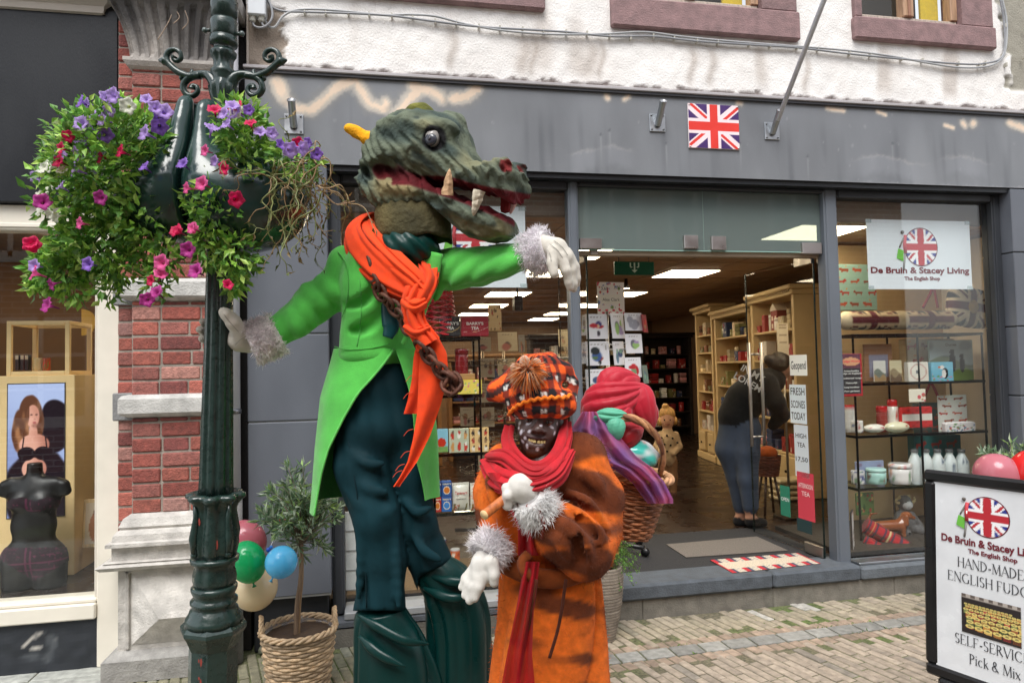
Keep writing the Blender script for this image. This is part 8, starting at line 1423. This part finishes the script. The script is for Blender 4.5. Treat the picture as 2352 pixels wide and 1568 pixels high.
v = Vol((-.16, -.14, -.02), (.16, .14, .36), .007); v.u(v.ell((0, 0, .10), (.085, .07, .10)), .02); v.u(v.cap((-.06, -.02, .15), (-.11, -.06, .05), .026, .022), .02); v.u(v.cap((.06, -.02, .15), (.11, -.06, .05), .026, .022), .02); v.u(v.cap((-.04, -.03, .04), (-.07, -.11, .025), .034, .030), .02); v.u(v.cap((.04, -.03, .04), (.08, -.11, .025), .034, .030), .02); v.u(v.ell((0, -.01, .25), (.062, .055, .062)), .015); v.D += (.003*vnoise(v.p, 110, 3)).astype(np.float32); V, F = v.mesh(); b = MB(); b.add(V+q, F, (104, 104, 106), 'fleece', True); b.build('body', t); b = MB(); b.ell(q+A3(0, -.045, .235), (.046, .034, .042), (190, 190, 190), 'cloth', 14); b.build('muzzle', t)
for s_ in (-1, 1):
    b = MB(); A = np.linspace(0, 5.4, 22); b.tube(np.stack([q[0]+s_*(.072+.034*np.cos(A+2.2)*(1-A/9)), np.full(22, q[1]-.01)-.004*A, q[2]+.275+.034*np.sin(A+2.2)*(1-A/9)], 1), np.linspace(.015, .008, 22), (196, 176, 130), 'cloth', 8); b.build('horn', t); b = MB(); b.ell(q+A3(s_*.024, -.058, .262), .007, (24, 22, 24), 'gloss', 8); b.build('eye', t)
good('picture_book', 'green flowered book standing at the back of the window floor', 'book', 1969, 1131, 2009, 1182, YW+.2, .02, (96, 130, 70), spots((104, 140, 76), [(196, 60, 60), (226, 190, 120), (60, 100, 60)], 24, .08, 12))
# ---- the shop interior
def shelf_unit(lab, o, ang, w_, h, dp, shelves, col, drawers=True, back=None):
    t = thing('shelf_unit', o, lab, 'shelf unit'); R = rotm('z', ang); T = lambda b, n: (b.xf(R, o), b.build(n, t))
    b = MB(); b.bm((-w_/2, dp-.02, 0), (w_/2, dp, h), back or tuple(.8*np.array(col)), 'plain'); T(b, 'back')
    for s_ in (-1, 1): b = MB(); b.bm((s_*(w_/2-.03)-.03, 0, 0), (s_*(w_/2-.03)+.03, dp-.02, h), col, 'plain', .004); T(b, 'side')
    for z in shelves: b = MB(); b.bm((-w_/2+.062, .01, z-.025), (w_/2-.062, dp-.021, z), col, 'plain', .003); T(b, 'shelf')
    b = MB(); b.bm((-w_/2-.03, -.03, h-.02), (w_/2+.03, dp, h+.04), col, 'plain', .01); b.bm((-w_/2-.06, -.07, h+.04), (w_/2+.06, dp, h+.09), col, 'plain', .012)
    for i in range(int(w_/.05)): b.bm((-w_/2+.05*i, -.045, h+.012), (-w_/2+.05*i+.024, -.031, h+.038), tuple(.85*np.array(col)), 'plain')
    T(b, 'cornice')
    if drawers:
        b = MB(); b.bm((-w_/2-.01, -.02, 0), (w_/2+.01, dp-.03, .10), col, 'plain', .006); T(b, 'plinth')
        for s_ in (-1, 1): b = MB(); b.bm((s_*w_/4-w_/4+.07, -.012, .13), (s_*w_/4+w_/4-.07, dp-.05, shelves[0]-.03), col, 'plain', .008); T(b, 'drawer'); b = MB(); q = A3(s_*w_/4, -.02, .25); b.ell(q, .016, (60, 44, 34), 'metal', 8); T(b, 'knob')
    return R
PAL = {'patterned white': (216, 206, 196), 'cream': (206, 186, 150), 'red': (150, 40, 40), 'dark blue': (44, 56, 90), 'brown': (120, 80, 54), 'pink': (196, 140, 140), 'olive': (120, 116, 70)}
def stock(o, R, w_, dp, shelves, unit, seed, gap=.36, lo=0):
    r = random.Random(seed); names = ['lowest', 'second lowest', 'third lowest', 'fourth lowest', 'fifth lowest', 'sixth lowest', 'top']
    for si, z in enumerate(shelves):
        x = -w_/2+.08; kinds = r.sample(list(PAL), 3)
        while x < w_/2-.16:
            k = r.choice(kinds); l = r.uniform(.07, .16); hh = r.uniform(.07, .9*min(gap-.06, .26)); b = MB(); c = rc(PAL[k], .1, r); kind = r.choice(['box', 'box', 'stack', 'jar'])
            if kind == 'box': b.box((x+l/2, .11, z+hh/2), (l, .13, hh), c, 'paper', None, .005); b.pic((x+.006, .0435, z+.006), X_, Z_, l-.012, hh-.012, 10, 10, spots(c, [tuple(.6*np.array(c)), (226, 220, 206), (170, 60, 54)], 9, .11, r.randrange(999))); nm, ct = 'gift_box', 'gift box'
            elif kind == 'stack':
                n_ = r.randint(2, 4); hh = min(.055*n_, gap-.08)
                for q in range(n_): b.box((x+l/2+r.uniform(-.006, .006), .12, z+hh*(q+.5)/n_), (l, .16, hh/n_-.003), rc(c, .25, r), 'cloth', None, .008)
                nm, ct = 'folded_cloth', 'folded cloth'
            else: b.lathe([(l*.36, 0), (l*.38, .01), (l*.38, hh*.7), (l*.34, hh*.74), (l*.39, hh*.75), (l*.39, hh*.95), (l*.2, hh)], (x+l/2, .11, z), c, 'gloss', 14); nm, ct = 'storage_jar', 'jar'
            b.xf(R, o); b.build(nm, None, f'{k} {ct} on the {names[si]} shelf of the {unit}', ct, f'{ct} stock on the {unit}'); x += l+r.uniform(.01, .10)
CRM = (206, 178, 130)
p_n, p_f = A3(4.42, 2.35, .22), A3(5.05, 6.1, .22); dv = (p_f-p_n); L_ = np.linalg.norm(dv); dv /= L_; ang = math.degrees(math.atan2(dv[1], dv[0]))+180
def along(s): return p_n+dv*s
SH1 = [.45, .82, 1.16, 1.5, 1.84]; SH2 = [.45, .75, 1.05, 1.35, 1.65, 1.92]
def inward(q, k): return q-A3(dv[1], -dv[0], 0)*0+A3(0, 0, 0)
for i, (s, w_, h, lv, lab, u) in enumerate(((.55, 1.25, 2.22, SH1, 'near cream shelf unit with drawers behind the bending shopper', 'near cream unit'), (1.95, 1.35, 2.14, SH1, 'middle cream shelf unit with folded blankets', 'middle cream unit'), (3.15, .85, 2.28, SH2, 'narrow far cream shelf unit with a tall cornice', 'far cream unit'))):
    o = along(s); R = shelf_unit(lab, o, ang+0, w_, h, .36, lv, CRM); stock(o, R, w_, .36, lv, u, 50+i)
for i, (x, w_) in enumerate(((3.5, 1.1), (4.7, 1.1), (5.85, 1.1))):
    o = A3(x, 8.9, .22); lv = [.2, .5, .8, 1.1, 1.4, 1.7]; R = shelf_unit(['dark shelf unit at the back left of the shop', 'dark shelf unit in the middle of the back wall', 'dark shelf unit at the back right of the shop'][i], o, 0, w_, 2.05, .34, lv, (40, 32, 28), False, (34, 26, 22)); stock(o, R, w_, .34, lv, ['dark left unit', 'dark middle unit', 'dark right unit'][i], 70+i, .28)
for i, (x, y) in enumerate(((.3, 6.2), (1.7, 6.6), (-.3, 3.6))):
    o = A3(x, y, .22); lv = [.25, .6, .95, 1.3]; R = shelf_unit(['low wooden shelf unit far behind the green coat', 'low wooden shelf unit far behind the tea boxes', 'low wooden shelf unit by the left wall of the shop'][i], o, 0, 1.25, 1.62, .36, lv, (150, 110, 70), False, (110, 78, 50)); stock(o, R, 1.25, .36, lv, ['coat-side wooden unit', 'tea-side wooden unit', 'left wall wooden unit'][i], 90+i, .3)
v = A3(*P(1735, 757, 7.05)); hb = MB(); hb.bm((-.09, -.06, 0), (.09, .06, .24), (130, 44, 40), 'paper', .004); hb.add([(-.10, -.07, .24), (.10, -.07, .24), (0, -.07, .33), (-.10, .07, .24), (.10, .07, .24), (0, .07, .33)], [(0, 1, 2), (3, 5, 4), (0, 2, 5, 3), (1, 4, 5, 2)], (206, 190, 170), 'paper')
for x in (-.045, .045):
    for z in (.06, .15): hb.box((x, -.0605, z), (.035, .002, .05), (216, 200, 180), 'paper')
so_ = along(.75)+A3(0, 0, 1.842); hb.xf(rotm('z', ang), so_+np.array((-.14*math.sin(math.radians(ang))*-1*0, 0, 0))+rotm('z', ang)@A3(.1, .14, 0)); hb.build('house_tin', None, 'red house-shaped tin on the near cream unit', 'tin')
ex = thing('exit_sign', W(1457, 631, .95), 'green emergency exit sign with a white arrow hung inside the doorway', 'sign'); p0, p1 = W(1412, 631, .95), W(1502, 601, .95); b = MB(); b.bm((p0[0], .95, p0[2]), (p1[0], .975, p1[2]), (16, 84, 60), 'plastic', .003); b.build('plate', ex); b = MB(); cx, zc = (p0[0]+p1[0])/2, (p0[2]+p1[2])/2; wc = (206, 222, 206)
b.bm((cx-.006, .946, zc-.02), (cx+.006, .949, zc+.045), wc, 'paper'); b.prism([(-.026, 0), (.026, 0), (0, -.024)][::-1], (cx, .949, zc-.014), X_, Z_, .002, wc, 'paper')
for s_ in (-1, 1): b.bm((cx+s_*.036-.005, .946, zc+.01), (cx+s_*.036+.005, .949, zc+.045), wc, 'paper'); b.bm((cx+s_*.028-.008, .946, zc+.004), (cx+s_*.028+.008, .949, zc+.012), wc, 'paper')
b.build('arrow_symbol', ex)
for x in (p0[0]+.04, p1[0]-.04): b = MB(); b.tube([(x, .962, p1[2]), (x, .962, 2.78)], .004, (90, 84, 78), 'metal', 6); b.build('hanger', ex)
def quadpic(name, lab, cat, pts, z, fn, th, mat, nx=60, ny=30):
    q = [G(x, y, z) for x, y in pts]; U, V = np.meshgrid(np.linspace(0, 1, nx), np.linspace(0, 1, ny)); X = ((1-U)*(1-V))[..., None]*q[3]+(U*(1-V))[..., None]*q[2]+(U*V)[..., None]*q[1]+((1-U)*V)[..., None]*q[0]; b = MB(); b.grid(X, np.clip(fn(U, V), 0, 255), mat, False); lo_ = X-A3(0, 0, th)
    for s_ in (X[0], X[-1]): b.grid(np.stack([s_, s_-A3(0, 0, th)], 0), (60, 56, 52), mat, False)
    for s_ in (X[:, 0], X[:, -1]): b.grid(np.stack([s_, s_-A3(0, 0, th)], 0), (60, 56, 52), mat, False)
    b.build(name, None, lab, cat)
quadpic('door_mat', 'plain grey door mat inside the entrance', 'mat', [(1530, 1249), (1738, 1231), (1810, 1263), (1576, 1279)], .234, lambda u, v: np.zeros(u.shape+(3,))+np.array((104, 98, 92.)), .007, 'carpet')
def flagmat(u, v):
    C = np.zeros(u.shape+(3,))+np.array((196, 184, 164.)); e = (np.abs(v-.5) > .22); k = (u*6) % 1; C = np.where((e & (k < .30))[..., None], np.array((176, 36, 48.)), C); C = np.where((e & (k > .30) & (k < .5))[..., None], np.array((66, 70, 90.)), C); C = np.where((e & (k > .5) & (np.sin(u*110)*np.sin(v*60) > .2))[..., None], np.array((150, 150, 150.)), C); return np.where(((u < .02) | (u > .98))[..., None], np.array((176, 40, 50.)), C)
quadpic('flag_mat', 'beige door mat with rows of little red and blue flags on the threshold', 'mat', [(1631, 1285), (1832, 1269), (1885, 1293), (1683, 1315)], .236, flagmat, .009, 'carpet', 120, 40)
good('price_notice', 'narrow white price notice standing by the glass door', 'notice', 1787, 742, 1813, 820, 1.5, .01, (214, 200, 176), lambda u, v: mixc(np.zeros(u.shape+(3,))+np.array((216, 202, 178.)), (120, 100, 84), ((np.sin(v*60) > .7) & (np.abs(u-.5) < .35) & (v > .4))*.7)); b = MB(); q = W(1800, 820, 1.51); b.tube([q, (q[0], q[1], .22)], .012, (150, 140, 126), 'metal', 8); b.box((q[0], q[1], .232), (.22, .22, .02), (70, 64, 58), 'metal', None, .004); b.build('notice_stand', None, 'slim metal post carrying the price notice by the glass door', 'stand')
bq = W(1764, 1092, 1.7); t = thing('gift_basket', A3(bq[0], bq[1], .22), 'small wicker basket of goods on a stool beside the bending shopper', 'basket'); b = MB(); weave(b, A3(bq[0], bq[1], bq[2]), .09, .12, .2, 12, (120, 66, 50), (90, 50, 40), 48, .003, 16); b.build('body', t); b = MB(); b.ell(A3(bq[0], bq[1], bq[2]+.22), (.10, .09, .07), (186, 90, 40), 'cloth', 14); b.build('contents', t); b = MB()
for k in range(4): a = k*math.pi/2+.7; b.tube([(bq[0]+.06*math.cos(a), bq[1]+.06*math.sin(a), bq[2]), (bq[0]+.13*math.cos(a), bq[1]+.13*math.sin(a), .22)], .012, (60, 40, 30), 'wood', 6)
b.build('stool_leg', t)
cq = G(1812, 1146, .22); t = thing('plastic_crate', cq, 'cream slatted plastic crate on the floor by the glass door', 'crate')
for i in range(4): b = MB(); b.bm((cq[0]-.17, cq[1]-.12, .23+i*.06), (cq[0]+.17, cq[1]+.12, .265+i*.06), (206, 188, 150), 'plastic', .01); b.build('slat', t)
# ---- window of the brick shop
CRE = (246, 214, 156); Yb = .62
p0, p1 = W(-40, 1392, Yb), W(172, 860, Yb); t = thing('display_plinth', A3((p0[0]+p1[0])/2, Yb+.2, .395), 'tall cream display plinth with a lit picture in the brick shop window', 'plinth'); b = MB(); b.bm((p0[0], Yb, .396), (p1[0], Yb+.42, p1[2]), CRE, 'plain', .004); b.build('body', t)
s0_, s1_ = W(16, 1190, Yb-.005), W(148, 880, Yb-.005)
def model_photo(u, v):                                                # advert of a long-haired woman in dark clothes before a blue wall
    C = mixc(np.zeros(u.shape+(3,))+np.array((132, 146, 190.)), (164, 178, 214), sst(.4, 1, v+.3*u)); H = lambda cx, cy, rx, ry: np.hypot((u-cx)/rx, (v-cy)/ry); q = np.stack([u*3, v*5, u*0], -1); nz = vnoise(q, 3.2, 5); n2 = vnoise(q*A3(1, .35, 1), 9, 2)
    dk = mixc(np.zeros(u.shape+(3,))+np.array((34, 26, 32.)), (104, 88, 100), sst(.55, 1.0, nz)*.8)
    t = np.maximum(sst(1.04, .94, H(.84, .68, .30, .20)+.06*nz), sst(1.04, .94, H(.55, .18, .62, .34)+.04*nz)); C = C*(1-t[..., None])+dk*t[..., None]
    hair = mixc(np.zeros(u.shape+(3,))+np.array((92, 58, 42.)), (158, 110, 76), sst(-.2, .9, n2)); t = np.maximum.reduce([sst(1.06, .92, H(.40, .79, .20, .125)+.05*n2), sst(1.08, .9, H(.23, .64, .16, .17)+.08*n2), sst(1.08, .9, H(.55, .70, .09, .11)+.08*n2)]); C = C*(1-t[..., None])+hair*t[..., None]
    sk = mixc(np.zeros(u.shape+(3,))+np.array((212, 158, 138.)), (166, 108, 92), sst(.35, .75, u+.1*nz))
    for e in ((.47, .54, .27, .085), (.45, .63, .075, .07), (.47, .36, .22, .085), (.44, .755, .118, .088)): t = sst(1.05, .93, H(*e)); C = C*(1-t[..., None])+sk*t[..., None]
    C = mixc(C, (120, 74, 62), .55*sst(1.1, .5, H(.50, .685, .10, .022))); t = sst(1.06, .9, H(.335, .78, .045, .10)+.1*n2)*.9; C = C*(1-t[..., None])+hair*t[..., None]
    for x in (.415, .505): C = mixc(C, (84, 58, 54), .75*sst(1.2, .6, H(x, .768, .028, .007)))
    C = mixc(C, (150, 62, 66), .8*sst(1.2, .6, H(.468, .708, .036, .009))); C = mixc(C, (150, 96, 80), .6*sst(1.2, .5, H(.475, .735, .02, .008)))
    for x in (.33, .62): t = sst(1.05, .95, H(x, .475, .155, .052)); C = C*(1-t[..., None])+(dk*.9)*t[..., None]
    t = sst(.018, .006, np.abs(np.abs(u-.475)-.22+.3*(v-.5)))*(v > .5)*(v < .60); return C*(1-t[..., None])+dk*t[..., None]
b = MB(); b.pic(s0_, X_, Z_, s1_[0]-s0_[0], s1_[2]-s0_[2], 110, 200, model_photo, 'screen'); b.bm((s0_[0]-.006, Yb-.004, s0_[2]-.006), (s1_[0]+.006, Yb-.001, s1_[2]+.006), (60, 54, 50), 'plain'); b.build('lit_picture', t)
zt = p1[2]; q0, q1 = W(14, 855, Yb+.02), W(160, 736, Yb+.02); t = thing('cube_frame', A3((q0[0]+q1[0])/2, Yb+.2, zt), 'open cream cube frame standing on the display plinth', 'frame'); h = q1[2]-zt; tb = .028
for x in (q0[0], q1[0]-tb):
    for y in (Yb+.02, Yb+.36): b = MB(); b.bm((x, y, zt), (x+tb, y+tb, zt+h), CRE, 'plain', .003); b.build('upright', t)
for z in (zt, zt+h-tb):
    for y in (Yb+.02, Yb+.36): b = MB(); b.bm((q0[0]+tb, y, z), (q1[0]-tb, y+tb, z+tb), CRE, 'plain', .003); b.build('crossbar', t)
    for x in (q0[0], q1[0]-tb): b = MB(); b.bm((x, Yb+.02+tb, z), (x+tb, Yb+.36, z+tb), CRE, 'plain', .003); b.build('crossbar', t)
for (x0, x1, y0, c, l) in ((72, 92, 822, (214, 190, 140), 'cream candle jar inside the cube frame'), (94, 112, 822, (170, 80, 50), 'glittering red-green glass inside the cube frame')): vessel('candle_jar', l, 'jar', x0, y0, x1, 851, Yb+.12, CYL, c, 'gloss', None, None, spots(c, [(220, 70, 40), (90, 130, 60)], 30, .05, 3) if 'glitter' in l else None)
for i, x in enumerate((34, 46, 56)): good('perfume_box', ['dark perfume box with a white label at the left of the cube frame', 'maroon perfume box in the middle of the row in the cube frame', 'black perfume box beside the cream candle jar'][i], 'box', x, 815, x+9, 850, Yb+.16, .04, [(40, 34, 34), (110, 36, 44), (30, 28, 30)][i], lambda u, v: mixc(np.zeros(u.shape+(3,))+np.array((60, 40, 42.)), (214, 196, 170), (v > .72)*1.0))
MN = A3(*W(80, 1376, .40)); MN[2] = .396
def mp(x, y, d=0.0): q = W(x, y, .40); return A3(q[0], .40+d, q[2])
v = vol_for([mp(0, 1060), mp(160, 1380)], .13, .0085); v.u(v.cap(mp(80, 1062), mp(80, 1095), .040, .046), .02); v.u(v.cap(mp(30, 1108), mp(130, 1108), .038), .03); v.u(v.cap(mp(14, 1115), mp(8, 1130), .036, .03), .02); v.u(v.cap(mp(146, 1113), mp(152, 1126), .036, .03), .02); v.u(v.ell(mp(80, 1140), (.150, .085, .125)), .04); v.u(v.ell(mp(78, 1205), (.128, .078, .13)), .06); v.u(v.ell(mp(79, 1275), (.180, .10, .12)), .06); v.u(v.cap(mp(42, 1300), mp(40, 1385), .092, .084), .04); v.u(v.cap(mp(116, 1300), mp(116, 1385), .092, .084), .04); v.u(v.ell(mp(56, 1150, -.055), (.062, .05, .056)), .03); v.u(v.ell(mp(106, 1150, -.055), (.062, .05, .056)), .03); v.cut(v.cap(mp(80, 1395), mp(80, 1345), .016, .010), .01); v.D = np.maximum(v.D, .396-v.p[..., 2]); v.D = np.maximum(v.D, v.p[..., 2]-mp(80, 1062)[2])
V, F = v.mesh(); vx, vy = px_of(V); rel = MN; b = MB(); b.add(V, F, (20, 20, 22), 'plastic', True); mq = b.build('mannequin', None, 'black headless mannequin torso in dark checked underwear in the brick shop window', 'mannequin', loc=MN)
def band(name, mask, col):
    sel = [f for f in F if all(mask[i] for i in f)]; ids = sorted({i for f in sel for i in f}); mp_ = {a: k for k, a in enumerate(ids)}; c0 = V[ids]; ctr_ = np.array((MN[0], .40, 0)); out = c0-ctr_; out[:, 2] = 0; out /= np.linalg.norm(out, axis=1, keepdims=True)+1e-6; b = MB(); pc = mixc(np.tile(np.array(col, float), (len(c0), 1)), (110, 40, 74), ((np.abs(np.sin(c0[:, 2]*150)) < .14) | (np.abs(np.sin(c0[:, 0]*130)) < .14))*.8); b.add(c0+out*.004, [[mp_[i] for i in f] for f in sel], pc, 'cloth', True); b.build(name, mq)
band('bra', (vy > 1132) & (vy < 1172+6*np.cos((vx-80)/12)) & ((vy > 1138+.35*np.abs(np.abs(vx-80)-30))), (40, 24, 34)); band('briefs', (vy > 1255+.0004*(vx-80)**2*0) & (vy < 1335-.62*np.abs(vx-80)), (40, 24, 34))
q = W(218, 1256, .75); t = thing('framed_picture', q, 'small framed nude-toned picture leaning at the back of the brick shop window', 'picture'); h = W(218, 1146, .75)[2]-q[2]; b = MB(); b.box((0, 0, h/2), (.16, .016, h), (214, 186, 140), 'wood', None, .004); b.xf(rotm('x', -5), q); b.build('frame', t); b = MB(); b.pic((-.062, -.0095, .025), X_, Z_, .124, h-.05, 20, 36, lambda u, v: mixc(mixc(np.zeros(u.shape+(3,))+np.array((206, 190, 166.)), (176, 120, 90), (np.hypot((u-.5)/.3, (v-.4)/.35) < 1)*1.0), (110, 70, 50), (np.hypot((u-.6)/.2, (v-.75)/.14) < 1)*1.0)); b.xf(rotm('x', -5), q); b.build('print', t)
b = MB(); c = W(187, 740, 1.9); A = np.linspace(-math.pi/2, math.pi/2, 20); r_ = .11; b.prism([(r_*math.cos(a), r_*math.sin(a)) for a in A], c, X_, Z_, -.03, (226, 184, 90), 'plain'); b.build('wall_disc', None, 'golden half-round disc on the back wall of the brick shop', 'wall disc')
q = W(124, 578, 1.3); t = thing('ceiling_spot', q, 'lit spotlight under the ceiling of the brick shop', 'spotlight'); b = MB(); b.tube([q+A3(0, .02, .02), q+A3(.05, .04, .16)], .035, (24, 24, 26), 'metal', 12); b.tube([q+A3(.05, .04, .16), A3(q[0]+.05, q[1]+.04, 2.76)], .008, (24, 24, 26), 'metal', 8); b.build('housing', t); b = MB(); b.ell(q, (.036, .02, .03), (255, 255, 255), 'spot_light', 12); b.build('bulb', t)
for i, x in enumerate((-3.3, -1.3)):  # two glowing panels added out of view to light the brick shop window
    t = thing('ceiling_light', (x, 1.2, 2.70), 'added ceiling panel of the brick shop, out of sight, lighting the plinth' if i == 0 else 'added unseen ceiling panel of the brick shop near the brick pilaster', 'ceiling light'); b = MB(); b.bm((x-.25, .95, 2.735), (x+.25, 1.45, 2.7495), (220, 214, 204), 'plain'); b.build('light_frame', t); b = MB(); b.bm((x-.23, .97, 2.728), (x+.23, 1.43, 2.7345), (255, 255, 255), 'panel_light'); b.build('light_panel', t)
p0, p1 = W(176, 1260, 1.5), W(206, 905, 1.5); b = MB(); b.bm((p0[0], 1.5, .396), (p1[0], 1.9, p1[2]), (196, 164, 116), 'plain', .004); b.build('display_column', None, 'cream display column behind the tall plinth in the brick shop', 'column')
